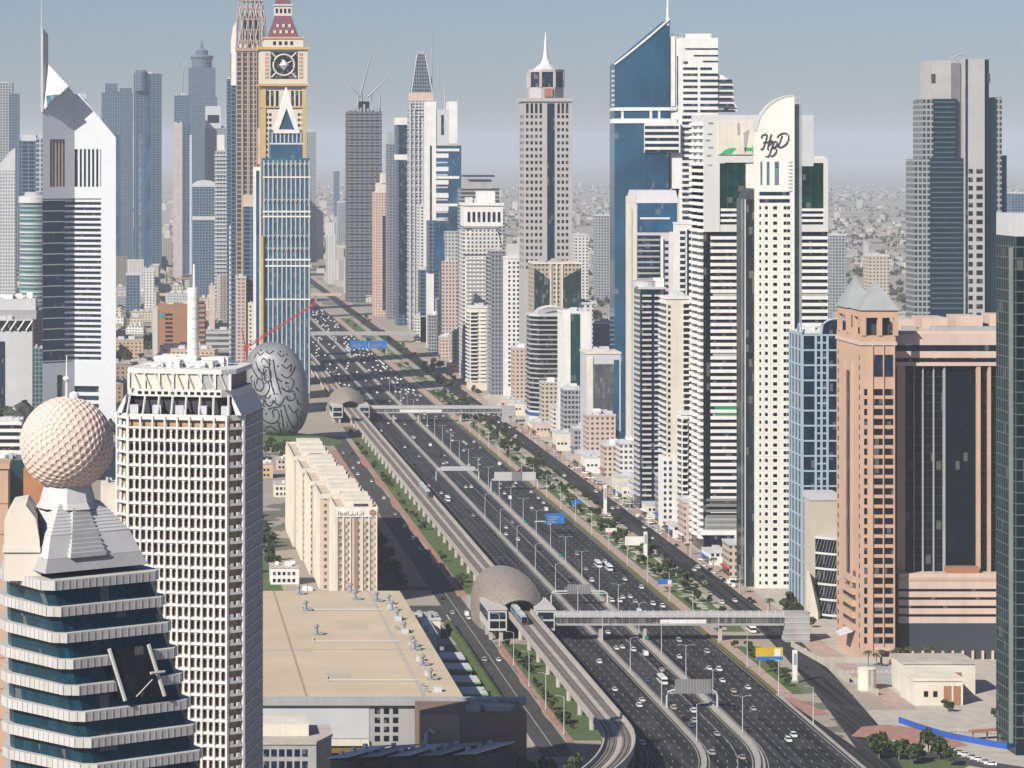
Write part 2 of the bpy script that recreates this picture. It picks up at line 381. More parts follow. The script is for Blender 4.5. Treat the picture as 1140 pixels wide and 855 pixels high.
# ------------------------------------------------------------ far city
def far_mass():
    r = random.Random(11); A = [MB() for _ in range(4)]; T = MB(); G = MB()
    def blob(x, y, s, hgt):
        n = len(T.v); k = 5
        for z, q in ((0, .8), (hgt*.55, 1.0), (hgt, .35)):
            for i in range(k): a = 2*math.pi*i/k+z; T.v.append((x+s*q*math.cos(a)*r.uniform(.75,1.2), y+s*q*math.sin(a)*r.uniform(.75,1.2), z*r.uniform(.85,1.1)))
        for j in range(2):
            for i in range(k): T.f.append((n+j*k+i, n+j*k+(i+1)%k, n+(j+1)*k+(i+1)%k, n+(j+1)*k+i))
        T.f.append(tuple(range(n+2*k, n+3*k)))
    # rows of villas in blocks east and west of the towers
    for i in range(11000):
        Y = 2600*math.exp(r.random()*1.9)
        if r.random() < .68: x = 430+r.random()*(Y*.30)
        else: x = 90-r.random()*(Y*.085+120)
        if -330 < x < 90 and Y < 4600: continue
        # streets: leave gaps
        if (x % 140) < 16 or (Y % 230) < 26: continue
        dens = math.sin(x*.0031+1.3)*math.sin(Y*.0017+.4)+.5*math.sin(x*.011)*math.sin(Y*.006)
        if dens < -.35: continue
        if dens > .1 or r.random() < .35:
            s = r.uniform(8, 20); d = r.uniform(8, 18); h = r.choice((5,7,7,9,9,12)) if r.random() < .93 else r.uniform(16, 38)
            A[min(3, int(r.random()*4))].rbox(x, Y, r.choice((0,.3,-.2)), s, d, 0, h)
        for _ in range(2):
            blob(x+r.uniform(-30,30), Y+r.uniform(-40,40), r.uniform(3,7), r.uniform(4,9))
    for i in range(5200):
        Y = 2300*math.exp(r.random()*1.6); x = 430+r.random()*Y*.3 if r.random() < .6 else 80-r.random()*Y*.1
        if math.sin(x*.006+2)*math.sin(Y*.0031) < .1: continue
        blob(x, Y, r.uniform(4,9), r.uniform(5,10))
    for i in range(2600):
        Y = 3700+r.random()**1.4*7500; x = r.uniform(-60, 160) if r.random() < .5 else r.uniform(318, 440+Y*.02)
        if x < 110 and Y < 4300: continue
        if Y < 4300 and x > 300: continue
        if r.random() < .55: A[min(3, int(r.random()*4))].rbox(x, Y, r.choice((0,.3,-.2)), r.uniform(10,24), r.uniform(10,22), 0, r.choice((6,8,10,14,20)) if r.random() < .9 else r.uniform(25,60))
        else: blob(x, Y, r.uniform(4,8), r.uniform(5,9))
    cols = [(.50,.47,.42), (.42,.375,.31), (.54,.52,.49), (.33,.295,.25)]; nm = ['white', 'sand', 'pale', 'brown']  # tones drawn closer together, painting part of the distance haze into them
    for a, c, n_ in zip(A, cols, nm):
        tag(a.build('distant_houses', facade('far_house_'+n_, c, (.08,.09,.11), 4.2, 3.3, .4, .42)), 'mass of low '+n_+' houses spreading over the plain to the horizon', 'houses', kind='stuff')
    tag(T.build('distant_trees', mat('haze_greyed_foliage', (.055,.065,.042), 1, var=.4, scale=.05)), 'dark trees greyed for haze, scattered between the low houses on the plain', 'trees', kind='stuff')  # leaf colour greyed to carry some of the haze
far_mass()
# far arterial roads across the plain
mb = MB(); mb.box(430, 6000, 4380, 4420, -.2, .1); mb.box(430, 9000, 7000, 7060, -.2, .1); mb.box(900, 930, 2700, 9000, -.2, .13); mb.box(-900, 100, 4700, 4740, -.2, .1)
structure('arterial_road', mb, ASPH2)
# individual mid-distance blocks one can pick out
def low_blocks():
    mats_ = [facade('low_block_'+n, c, (.07,.085,.11), 4, 3.6, .5, .45) for n, c in (('white',(.62,.60,.56)), ('cream',(.58,.50,.39)), ('grey',(.42,.42,.42)), ('ochre',(.50,.36,.24)))]
    names = ['white', 'cream', 'grey', 'ochre']; r = random.Random(21); protos = []
    for k in range(4):
        t = thing('low_building', '', 'building'); s = 12+3*k
        MB().box(-s, s, -8, 8, 0, 10+3*k).build('wall', mats_[k], t); MB().box(-s-.3, s+.3, -8.3, 8.3, 10+3*k, 10.8+3*k).build('roof', ROOF, t)
        m2 = MB()
        for q in range(3): m2.box(-s*.7+q*s*.5, -s*.4+q*s*.5, -3+q, 2+q, 10.8+3*k, 13+3*k+q*.4)
        m2.build('roof_plant', LGREY, t); protos.append(proto(t))
    zones = [(430,760,1750,2600,44,'behind the eastern towers'), (-40,80,2520,3300,16,'beyond the round tower of calligraphy'), (-60,150,3450,4600,44,'on the western flats beyond the white gabled tower'), (470,1300,2600,4000,60,'on the eastern plain behind the towers')]
    n = 0
    for x0, x1, y0, y1, cnt, where in zones:
        got = []
        for i in range(cnt*8):
            if len(got) >= cnt: break
            x, y = r.uniform(x0, x1), r.uniform(y0, y1)
            if any(abs(x-a) < 38 and abs(y-b_) < 34 for a, b_ in got): continue
            got.append((x, y)); k = r.randrange(4); lab = 'low flat roofed '+names[k]+' block '+where; loc = (x, y, 0); rz = r.choice((0, 1.5708, .3, -.25))
            p = protos[k]
            if not p.get('label'): p.location = loc; p.rotation_euler = (0,0,rz); p['label'] = lab; p['group'] = 'low '+names[k]+' blocks '+where
            else: dup(p, loc, rz, r.uniform(.7,1.2), lab, 'low '+names[k]+' blocks '+where)
low_blocks()

# ------------------------------------------------------------ metro viaduct, stations, footbridges
def vx(x, Y):                                    # the viaduct's own bend
    d = max(0, 1092-Y); return x-d*d/400
VIA = mat('viaduct_concrete', (.43,.39,.35), .85, var=.1, stain=.2)
via = thing('metro_viaduct', 'raised concrete metro viaduct with two tracks running beside the highway', 'viaduct', (0,0,0))
d_ = MB(); ribbon(d_, 163.6, 174.4, 930, 4300, 9.6, 11.2, 8, vx); ribbon(d_, 166.5, 171.5, 930, 4300, 8.4, 9.62, 8, vx); d_.build('deck', VIA, via)
for a in (163.4, 174.0): ribbon(MB(), a, a+.6, 930, 4300, 11.2, 12.5, 8, vx).build('parapet', VIA, via)
p_ = MB(); ribbon(p_, 165.0, 168.0, 930, 4300, 11.1, 11.45, 8, vx); ribbon(p_, 170.0, 173.0, 930, 4300, 11.1, 11.45, 8, vx); p_.build('track_bed', mat('track_bed', (.20,.17,.15), .9, var=.2), via)
RAIL = mat('steel_rail', (.30,.27,.25), .4, .8)
for a in (165.6, 167.1, 170.7, 172.2): ribbon(MB(), a, a+.18, 930, 3000, 11.4, 11.7, 8, vx).build('rail', RAIL, via)
pier = MB().lathe([(1.1,0),(1.1,6.6),(1.5,7.4),(2.9,8.5)], 12).mesh('pier', VIA)
y = 960
while y < 3300:
    inst('pier', pier, via, (vx(169, y), y, 0)); y += 30
def train(Yf, x, n, label):
    t = thing('metro_train', label, 'train', (x, Yf, 11.7))
    wm = mat('train_silver', (.45,.50,.54), .35, .3) if 'train_silver' not in bpy.data.materials else bpy.data.materials['train_silver']
    bl = bpy.data.materials.get('train_blue') or mat('train_blue', (.06,.25,.36), .4)
    for k in range(n):
        y0 = k*17.5
        sec = [(-1.35,.3),(1.35,.3),(1.4,2.4),(.9,3.35),(-.9,3.35),(-1.4,2.4)]
        MB().ext(sec, y0, y0+16.8).build('carriage', wm, t)
        MB().box(-1.43, 1.43, y0+1, y0+16, 1.5, 2.35).build('window', BLACKG, t); MB().box(-1.42, 1.42, y0+.2, y0+16.6, .5, .95).build('stripe', bl, t)
        MB().box(-.8, .8, y0+4, y0+8, 3.35, 3.75).box(-.8, .8, y0+10, y0+13, 3.34, 3.7).build('roof_unit', LGREY, t)
        if k < n-1: MB().box(-.9, .9, y0+16.7, y0+17.6, .6, 2.8).build('gangway', DARK, t)
    MB().prism([(-1.25,-.02),(1.25,-.02),(1.3,.3),(-1.3,.3)], .4, 3.0).build('cab_front', BLACKG, t)
    return t
train(1318, vx(167.3,1318)-.7, 4, 'silver and blue metro train leaving the shell roofed station')
train(1798, 171.5, 3, 'dark metro train running along the open viaduct between the two stations')

def shell_mat():
    m, n, l, b = nodes_of('shell_roof'); t = m.node_tree; P = pos(t)
    vo = t.nodes.new('ShaderNodeTexVoronoi'); vo.inputs['Scale'].default_value = .55; l.new(P, vo.inputs['Vector'])
    f = NOISE(t, P, .5, 3); k = M(t, 'MULTIPLY', M(t, 'LESS_THAN', vo.outputs['Distance'], .28), M(t, 'GREATER_THAN', f, .47))
    l.new(MIX(t, k, (.40,.335,.27), (.17,.14,.115)), b.inputs['Base Color']); b.inputs['Roughness'].default_value = .42; b.inputs['Metallic'].default_value = .35
    return m
SHELL = shell_mat()
def station(Y0, x, label, boxes=True):
    t = thing('metro_station', label, 'station', (x, Y0, 0))
    m = MB(); nu, nv = 22, 20; L, hw, hh = 105, 15.2, 19
    for sgn, off in ((1, 0), (-1, -.5)):
        n = len(m.v)
        for i in range(nu+1):
            s = i/nu; y = 8+s*L
            prof = max(.02, 1-((y-48)/(53 if y < 48 else 66))**2)**.55
            for j in range(nv+1):
                a = math.pi*j/nv; lip = 8*math.sin(a)**2*(1-s)**3
                m.v.append((-math.cos(a)*(hw*prof+off), y-lip+(0 if sgn > 0 else .4), 5+math.sin(a)**.85*(hh*prof+off)-(math.sin(a) < .01)*5))
        for i in range(nu):
            for j in range(nv):
                a, b_, c, d = n+i*(nv+1)+j, n+i*(nv+1)+j+1, n+(i+1)*(nv+1)+j+1, n+(i+1)*(nv+1)+j
                m.f.append((a,b_,c,d) if sgn > 0 else (d,c,b_,a))
    m.build('shell_roof', SHELL, t, True)
    n = 16; rim = [(-math.cos(math.pi*j/n)*(hw*.62), 10-8*math.sin(math.pi*j/n)**2, 5+math.sin(math.pi*j/n)**.85*(hh*.62)) for j in range(n+1)]
    MB().tube(rim, .55, 6).build('rim', LGREY, t)
    MB().ext([(p[0]*.93, 5+(p[2]-5)*.9) for p in rim][::-1], 16, 17).build('end_glazing', BLACKG, t)
    # platform level boxes either side of the tracks
    for s in (-1, 1):
        MB().box(*sorted((s*6.4, s*14.5)), -4, 30, 4.2, 13.2).build('platform_block', LGREY, t)
        MB().box(*sorted((s*6.2, s*14.8)), -4.4, 29, 13.2, 13.9).build('block_roof', mat('station_roof', (.5,.48,.45), .7) if 'station_roof' not in bpy.data.materials else bpy.data.materials['station_roof'], t)
        MB().box(*sorted((s*7.2, s*13.8)), -4.25, -4.0, 5.4, 8.4).build('window', BLACKG, t); MB().box(*sorted((s*7.2, s*13.8)), -4.25, -4.0, 9.4, 12.2).build('window', NAVY, t)
        MB().box(*sorted((s*14.5, s*14.75)), -2, 28, 8.4, 12.2).build('side_glazing', NAVY, t)
        for yy in (-3, 12, 27): MB().box(*sorted((s*8, s*9.6)), yy, yy+1.6, 0, 4.2).build('column', VIA, t); MB().box(*sorted((s*12.6, s*14.0)), yy, yy+1.6, 0, 4.2).build('column', VIA, t)
    MB().box(-13, 13, 30, 100, 0, 5).build('concourse', GREY, t)
    return t
station(1352, 169, 'golden brown shell roofed metro station where the long footbridge begins')
station(2416, 169, 'farther dome roofed metro station beyond the bend of the beige hotel')
def footbridge(Y, x0, x1, xe, label, zb=7.0, cats='footbridge'):
    t = thing('footbridge', label, cats, (0, Y, 0))
    MB().box(x0, x1, -2.6, 2.6, zb, zb+.9).build('deck', GREY, t)
    MB().box(x0, x1, -2.45, 2.45, zb+.9, zb+3.6).build('glazing', glass('bridge_glass', (.10,.11,.115), .3) if 'bridge_glass' not in bpy.data.materials else bpy.data.materials['bridge_glass'], t)
    n = 8; sec = [(-2.9, zb+3.5)]+[(-2.9*math.cos(math.pi*j/n), zb+3.6+2.5*math.sin(math.pi*j/n)) for j in range(n+1)]+[(2.9, zb+3.5)]
    m = MB(); k = len(sec)
    for X in (x0-.5, x1+.5): m.v += [(X, a, b_) for a, b_ in sec]
    for i in range(k): j = (i+1) % k; m.f.append((i, k+i, k+j, j))
    m.f.append(tuple(range(k))); m.f.append(tuple(range(2*k-1, k-1, -1)))
    m.build('vaulted_roof', mat('bridge_roof', (.44,.43,.42), .5, .3) if 'bridge_roof' not in bpy.data.materials else bpy.data.materials['bridge_roof'], t)
    rb = MB()
    X = x0
    ribm = MB().tube([(0, -2.95*math.cos(math.pi*j/n), zb+3.6+2.6*math.sin(math.pi*j/n)) for j in range(n+1)], .16, 4).mesh('roof_rib', LGREY)
    i = 0
    while X < x1 and i < 30: inst('roof_rib', ribm, t, (X,0,0)); X += (x1-x0)/28; i += 1
    mm = MB(); X = x0+1.5
    while X < x1: mm.box(X-.08, X+.08, -2.55, 2.55, zb+.92, zb+3.52); X += 3
    mm.build('mullions', SILVER, t)
    for X in (203.2, 222.6, 255.5): MB().box(X-.7, X+.7, -1, 1, 0, zb).build('column', VIA, t)
    b = MB(); b.box(xe, xe+10.5, -4.5, 6, 0, zb+5.4).build('stair_tower', GREY, t)
    for k in range(5): MB().box(xe-.2, xe+10.7, -4.7, 6.2, 1.2+k*2.4, 1.5+k*2.4).build('louvre_band', LGREY, t)
    return t
fb = footbridge(1347, 184, 283, 283.2, 'long covered footbridge spanning the highway from the golden shell station')
MB().box(229, 249, -2.7, -2.52, 7.9, 9.6).build('advert_panel', WHITE, fb)
f2 = footbridge(2424, 186, 288, 288.2, 'farther covered footbridge joining the distant dome station to the eastern towers')
MB().box(208, 241, -2.75, -2.52, 7.6, 10).build('advert_panel', WHITE, f2)
for Yb, x0, x1, zb, nm, col in ((3420, 150, 312, 8, 'dark road overpass crossing the highway in the shadow of the towers', GREY), (4330, -60, 290, 8, 'sand coloured overpass crossing the far end of the highway', mat('sand_concrete', (.5,.40,.29), .9))):
    t = thing('overpass', nm, 'overpass', (0, Yb, 0)); MB().box(x0, x1, -7, 7, zb, zb+2).build('deck', col, t)
    for s in (-7, 6.6): MB().box(x0, x1, s, s+.4, zb+2, zb+3.4).build('parapet', col, t)
    for X in (176, 203.2, 222.6, 254): MB().box(X-.8, X+.8, -5, 5, 0, zb).build('pier', VIA, t)
# ------------------------------------------------------------ west side: tower with the ball
def ball_tower():
    D = 600.0; t = thing('ball_topped_tower', 'tapering banded office tower crowned by a huge pale pink golf ball sphere', 'tower', (W(72, D), D, 0)); X0 = W(72, D)
    def ring(py, grow=0):                        # outline of the floor whose front corner sits at picture row py
        k = (py-652)/200.0
        F_ = (W(52+45*k, D)-X0, 0); Rr = (W(52+45*k, D)-X0+21.5+.6*k, 15.0); L = (W(4+4*k, D)-X0-.4, 17); B = (Rr[0]-14, 44); BL = (L[0], 40)
        c = [F_, Rr, B, BL, L]; cx, cy_ = sum(p[0] for p in c)/5, sum(p[1] for p in c)/5
        out = []
        for p in c:
            d = math.hypot(p[0]-cx, p[1]-cy_); out.append((p[0]+(p[0]-cx)/d*grow, p[1]+(p[1]-cy_)/d*grow))
        return out
    def cut(c, e=1.6):                           # soften the corners
        out = []
        for i, p in enumerate(c):
            for q, s in ((c[i-1], 0), (c[(i+1) % len(c)], 1)):
                d = math.hypot(q[0]-p[0], q[1]-p[1]); out.append((p[0]+(q[0]-p[0])*e/d, p[1]+(q[1]-p[1])*e/d))
        return out
    BAND = mat('weathered_white_band', (.50,.49,.475), .75, var=.1, stain=.3)
    pys = [652+29.2*i for i in range(0, 14)]
    for i, py in enumerate(pys):
        z = Z(py, D)
        band = MB().prism(cut(ring(py, 1.5), 2.2), z-.95, z+.95).build('spandrel_band', BAND, t)
        # panel joints of the band
        c = cut(ring(py, 1.56), 2.2); j = MB()
        for a, b_ in ((c[1], c[2]), (c[9], c[0]), (c[0], c[1])):
            L = math.hypot(b_[0]-a[0], b_[1]-a[1]); n = max(1, int(L/1.5))
            for q in range(n+1):
                x, y = a[0]+(b_[0]-a[0])*q/n, a[1]+(b_[1]-a[1])*q/n; j.rbox(x, y, math.atan2(b_[1]-a[1], b_[0]-a[0]), .07, .1, z-.9, z+.9)
        j.build('panel_joint', GREY, band)
        z2 = Z(py+29.2, D)
        lo, hi = cut(ring(py+29.2, -.25), 1.5), cut(ring(py, -.25), 1.5)
        MB().prism(lo, z2+.9, z-.9, hi).build('window_band', PETROL, t)
    # tall recess in the front face
    py0, py1 = 735, 790; a, b_ = cut(ring(735, 1.7), 2.2), cut(ring(792, 1.7), 2.2)
    def on(c, s, z, o=0): p, q = c[1], c[2]; return (p[0]+(q[0]-p[0])*s+o*.7, p[1]+(q[1]-p[1])*s-o*.7, z)
    zt, zb_ = Z(728, D), Z(783, D)
    MB().poly([on(b_, .40, zb_, .05), on(b_, .82, zb_, .05), on(a, .80, zt, .05), on(a, .40, zt, .05)])
    m = MB(); q = [on(b_, .36, zb_, .1), on(b_, .80, zb_, .1), on(a, .78, zt, .1), on(a, .36, zt, .1)]; q2 = [(x-.6, y+.6, z) for x, y, z in q]
    n = 0; m.v += q+q2; m.f += [(0,1,2,3), (7,6,5,4), (0,4,5,1), (1,5,6,2), (2,6,7,3), (3,7,4,0)]; m.build('recess_glazing', BLACKG, t)
    for s in (.37, .76):
        MB().tube([on(b_, s+.02, zb_-.3, .3), on(a, s-.02, zt+.3, .3)], .42, 6).build('column', BAND, t)
    MB().tube([on(b_, .64, zb_+4.5, .3), on(b_, .78, zb_+4.5, .3)], .3, 5).build('strut', BAND, t); MB().tube([on(b_, .5, zb_+.2, .25), on(b_, .66, zb_+3.2, .25)], .12, 4).build('strut', BAND, t)
    # sloping cap, stair pyramid, pedestal, ball, mast
    PALE = mat('pale_cap_cladding', (.52,.52,.52), .7, var=.06, stain=.15); CAPL = mat('cream_cap', (.66,.60,.52), .75, var=.06)
    z0, z1, z2 = Z(645, D), Z(617, D), Z(560, D+14); c = ring(640, -1.2); cx = 0.3; cyy = 20
    mid = [((p[0]-cx)*.90+cx, (p[1]-cyy)*.90+cyy) for p in c]
    MB().prism(c, z0+.9, z1-1.5, mid).build('cap_base', GREY, t)
    top = [((p[0]-cx)*.40+cx, (p[1]-cyy)*.40+cyy) for p in c]; zm = z1+(z2-z1)*.34; ms_ = [((p[0]-cx)*.76+cx, (p[1]-cyy)*.76+cyy) for p in c]
    MB().prism(mid, z1-1.45, zm, ms_).build('cap_skirt', PALE, t); MB().prism(ms_, zm, z2, top).build('cap_slope', PALE, t)
    for k in range(9):
        f = k/9; e = [(a[0]+(b_[0]-a[0])*f*1.002, a[1]+(b_[1]-a[1])*f*1.002) for a, b_ in zip(ms_, top)]; zz = zm+(z2-zm)*f
        MB().prism([(x*1.006, y-.06) for x, y in e], zz-.06, zz+.12).build('cladding_rib', LGREY, t)
    tp = [(5,646),(47,646),(44,600),(40,577),(29,562),(13,565),(5,580)]; MB().ext([(W(x,D+8)-X0, Z(y,D+8)) for x, y in tp], 7, 26).build('cream_turret', CAPL, t); MB().box(W(5,D+8)-X0-.3, W(44,D+8)-X0+.2, 6.6, 26.3, Z(614,D+8), Z(609,D+8)).build('turret_ledge', CAPL, t)
    st = MB()
    for k in range(12):                          # stepped ridge that climbs to the pedestal
        f = k/12; p = (mid[0][0]*(1-f)+top[0][0]*f, mid[0][1]*(1-f)+top[0][1]*f); q = (mid[1][0]*(1-f)+top[1][0]*f, mid[1][1]*(1-f)+top[1][1]*f)
        u0, u1 = .22+.05*f, .60-.02*f; zz = z1-1.4+(z2-z1+1.4)*f
        a = (p[0]+(q[0]-p[0])*u0, p[1]+(q[1]-p[1])*u0); b_ = (p[0]+(q[0]-p[0])*u1, p[1]+(q[1]-p[1])*u1)
        st.prism([(a[0]+.5,a[1]-.6),(b_[0]+.5,b_[1]-.6),(b_[0]-3,b_[1]+4),(a[0]-3,a[1]+4)], zz-.1+k*.003, zz+.85)
    st.build('stepped_ridge', PALE, t)
    zc = Z(494, D+18); Rb = 52.5*(D+18)/F
    ped = MB(); ped.lathe([(6.4, z2-1.2), (5.6, z2), (4.6, zc-Rb*.82), (4.7, zc-Rb*.7)], 8, .2, 18); ped.build('pedestal', PALE, t)
    # dimpled ball: icosphere whose faces turn into shallow hexagonal dishes
    import bmesh
    bm = bmesh.new(); bmesh.ops.create_icosphere(bm, subdivisions=4, radius=1)
    bm.verts.ensure_lookup_table(); v0 = [v.co.normalized() for v in bm.verts]; adj = [[e.other_vert(v).index for e in v.link_edges] for v in bm.verts]
    fc = {v.index: [f.calc_center_median().normalized() for f in v.link_faces] for v in bm.verts}; bm.free()
    m = MB()
    for i, c in enumerate(v0):
        ring_ = fc[i]; ax = c.orthogonal().normalized(); ay = c.cross(ax); ring_.sort(key=lambda p: math.atan2(p.dot(ay), p.dot(ax)))
        n = len(m.v); k = len(ring_); P0 = Vector((0, 0, 0))
        for f_, rr in ((1.0, Rb), (.80, Rb*1.001), (.60, Rb*.978)):
            for p in ring_: q = (c*(1-f_)+p*f_).normalized()*rr; m.v.append(tuple(q))
        for L in range(2):
            for q in range(k): q2 = (q+1) % k; m.f.append((n+L*k+q, n+L*k+q2, n+(L+1)*k+q2, n+(L+1)*k+q))
        m.f.append(tuple(range(n+2*k, n+3*k)))
    b = m.build('golf_ball_sphere', mat('pale_pink_panel', (.66,.52,.46), .6, var=.04), t); b.location = (0, 18, zc); b.rotation_euler = (.35,.2,.5)
    ms = MB(); ms.tube([(0,18,zc+Rb-.3),(0,18,zc+Rb+8.2)], .26, 6, .12); ms.lathe([(.5,zc+Rb+3.2),(.8,zc+Rb+3.6),(.5,zc+Rb+4)], 8, 0, 18); ms.lathe([(1.0,zc+Rb-.4),(.9,zc+Rb+.7),(.3,zc+Rb+1)], 8, 1.5, 18)
    ms.build('mast', WHITE, t)
ball_tower()
t = thing('stone_tower', 'bare salmon pink stone tower edge just behind the golf ball building', 'tower', (W(-24, 720), 720, 0))
zt = Z(522, 720); MB().box(-6, W(9,720)-W(-24,720), 0, 12, 0, zt).build('wall', PINK, t); MB().box(-6.4, W(9,720)-W(-24,720)+.35, -.4, 12.4, zt, zt+1.2).build('coping', PINK, t)
for z in frange(60, zt-3, 7.2): MB().box(-5.9, W(9,720)-W(-24,720)+.06, -.08, 0, z, z+.22).build('string_course', BROWN, t)

# ------------------------------------------------------------ west side: white honeycomb tower
def honeycomb():
    D = 925.0; zt = Z(462, D); cx = W(213.5, D); ang = R(-13)
    t = thing('honeycomb_office_tower', 'white concrete office tower with rows of deep paired window cells and roof mast', 'tower', (cx, D+20, 0), ang); w = 19.5; c = 4.4; iw = w-.05
    octo = [(-w+c,-w),(w-c,-w),(w,-w+c),(w,w-c),(w-c,w),(-w+c,w),(-w,w-c),(-w,-w+c)]
    inner = [(x*.94, y*.94) for x, y in octo]
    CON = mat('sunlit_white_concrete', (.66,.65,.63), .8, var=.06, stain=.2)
    MB().prism(inner, 0, zt).build('core', TAN, t)
    # cells: one panel with an octagonal hole and a slanted reveal
    nb, fl = 16, 3.8; L = 2*(w-c); cw = L/nb; nrow = int((zt-4)/fl)
    def panel(x0, cw, z0, h, hole, y, d, m):
        o = [(x0,z0),(x0+cw,z0),(x0+cw,z0+h),(x0,z0+h)]; hx = [(x0+cw*u, z0+h*v) for u, v in hole]; k = len(hole)
        def emit(a, b_): n = len(m.v); m.v += a+b_
        n = len(m.v); m.v += [(x,y,z) for x, z in o]+[(x,y,z) for x, z in hx]+[(x,y+d,z) for x, z in hx]
        q = k//4
        for s in range(4):
            for i in range(q): m.f.append((n+s, n+4+(s*q+i+1) % k, n+4+(s*q+i) % k)[::-1])
            m.f.append((n+s, n+(s+1) % 4, n+4+(s*q+q) % k))
        for i in range(k): j = (i+1) % k; m.f.append((n+4+i, n+4+j, n+4+k+j, n+4+k+i))
    hole = [(.30,.12),(.5,.12),(.70,.12),(.86,.26),(.86,.5),(.86,.72),(.72,.86),(.5,.88),(.28,.86),(.14,.72),(.14,.5),(.14,.26)]
    hole = [hole[-1]]+hole[:-1]
    g = MB()
    z00 = zt-nrow*fl-4
    for r_ in range(nrow):
        for k in range(nb): panel(-w+c+k*cw, cw, z00+r_*fl, fl, hole, -w, 1.05, g)
    g.build('facade_grid', CON, t)
    pair = MB()                                  # raised fins between the pairs, and lips under each storey
    for k in range(0, nb+1, 2): pair.box(-w+c+k*cw-.28, -w+c+k*cw+.28, -w-.45, -w+.02, z00, zt-.6)
    pair.build('fin', CON, t)
    for r_ in range(nrow+1): MB().box(-w+c-.1, w-c+.1, -w-.3, -w+.03, z00+r_*fl-.32, z00+r_*fl+.30).build('storey_lip', CON, t)
    me = unit(BLACKG, 'window'); rest = MB(); n = 0
    for r_ in range(nrow-1, -1, -1):
        for k in range(nb):
            u = -w+c+k*cw; z = z00+r_*fl; full = (nrow-1-r_) == 1
            a, b_ = (u+.12*cw, u+(.9 if full else .46)*cw)  # black pane on one half of the cell stands in for its shade
            if n < 100: inst('window', me, t, ((a+b_)/2, -w+.85, z+.3), (b_-a, .2, fl*.55+(0 if full else .4))); n += 1
            else: rest.box(a, b_, -w+.85, -w+1.05, z+.3+.6, z+.3+fl*.55+.4)
    tag(rest.build('window', BLACKG, t), kind='stuff')
    # balcony columns on the cut corners
    for s in (1, -1):
        p = [(s*(w-c+.1),-w-.25),(s*(w+.25),-w+c-.1),(s*(w-1.6),-w+c+1),(s*(w-c-1),-w+1.6)]
        m1 = MB().prism(p if s > 0 else p[::-1], -.3, .45).mesh('corner_balcony', CON); m2 = [MB().rbox(s*(w-c+c*q), -w+c*q, s*R(45), 1.0, .5, .45, 1.5).mesh('balustrade', CON) for q in (.3, .68)]
        for r_ in range(nrow+1): bb = inst('corner_balcony', m1, t, (0,0,z00+r_*fl)); inst('balustrade', m2[0], bb); inst('balustrade', m2[1], bb)
        m3 = MB()
        for q in (.02, .98): x, y = s*(w-c+c*q), -w+c*q; m3.rbox(x, y, s*R(45), .7, .8, z00, zt)
        m3.build('corner_pier', CON, t)
    # side wall facing away from the sun: ribbed panels, their grey darkened to carry the shade
    sd = MB(); sd.box(w*.93, w, -w+c, w-c, 0, zt-.4); sd.build('side_wall', mat('shade_grey_ribbed_panel', (.30,.31,.33), .7, var=.08, stain=.15), t)
    ln = MB()
    for r_ in range(nrow+1): ln.box(w-.02, w+.28, -w+c, w-c, z00+r_*fl-.2, z00+r_*fl+.2)
    for k in range(9): y = -w+c+k*(2*(w-c))/8; ln.box(w-.01, w+.16, y-.14, y+.14, z00, zt-.5)
    ln.build('side_rib', LGREY, t)
    MB().box(-w, -w*.93, -w+c, w-c, 0, zt-.4).build('side_wall', CON, t)
    # crown: sloping shoulders, open attic, roof
    z1 = zt+5.2; z2 = Z(412, D)
    up = [(x*.86, y*.86) for x, y in octo]
    MB().prism(octo, zt-1.6, zt).build('cornice', CON, t)
    MB().prism([(x*.78, y*.78) for x, y in octo], zt, z2-.6).build('attic_core', DARK, t)  # dark colour stands in for the recess shade behind the struts
    for sx_ in (-1, 1):
        pts = [(sx_*(w-.2), zt), (sx_*(w*.84), z1+.4), (sx_*(w*.84), z1-1.6), (sx_*(w*.90), zt)]
        m = MB().ext(pts if sx_ < 0 else pts, -w+2, w-2); m.build('shoulder', CON, t)
    MB().prism(up, z1, z1+2.2).build('attic_beam', CON, t)
    for k in range(13):
        x = -w*.62+k*w*1.24/12; MB().box(x-.6, x+.6, -w*.86-.06, -w*.86+.02, z1+.6, z1+1.5).build('attic_opening', BLACKG, t)
    MB().prism(up, z2-1.4, z2).build('roof_slab', CON, t)
    for x in (-w*.80, -w*.55, -w*.32, -w*.1, w*.12, w*.34, w*.56, w*.80):
        MB().box(x-.38, x+.38, -w*.86, -w*.86+1, z1+2.1, z2-1.3).build('attic_pier', CON, t)
        MB().tube([(x, -w+.6, zt-.2), (x*.97, -w*.86+.3, z1+.6)], .32, 4).build('strut', CON, t)
    MB().box(-w*.78, w*.34, -w*.83, -w*.80, z1+2.2, z2-1.5).build('attic_screen', CREAM, t); MB().box(w*.36, w*.78, -w*.83, -w*.80, z1+2.2, z2-1.5).build('attic_screen', GREY, t)
    for k in range(9): x = -w*.72+k*w*.17; MB().tube([(x, -w*.86, z2-1.4), (x+w*.1, -w*.86, z1+2.2)], .22, 4).build('attic_brace', CON, t)
    for k in range(5): x = -w*.7+k*w*.36; MB().box(x-1.3, x+1.3, -w*.92, -w*.8, zt, zt+2.6).build('attic_unit', LGREY, t)
    roof_plant(t, -w*.8, w*.8, -w*.7, w*.7, z2, 12, WHITE, 5, 3)
    pipes = MB()
    for k in range(9): x = -w*.7+k*3.4; pipes.tube([(x,-w*.6,z2+.3),(x,-w*.6,z2+1.6),(x+2.4,-w*.55,z2+1.6),(x+2.4,-w*.55,z2+.3)], .18, 4)
    pipes.build('roof_pipes', LGREY, t)
    zp = Z(324, D)
    MB().lathe([(1.75,z2),(1.75,zp),(1.55,zp+.1)], 20, .8, 0).build('mast_drum', WHITE, t)
    rg = MB()
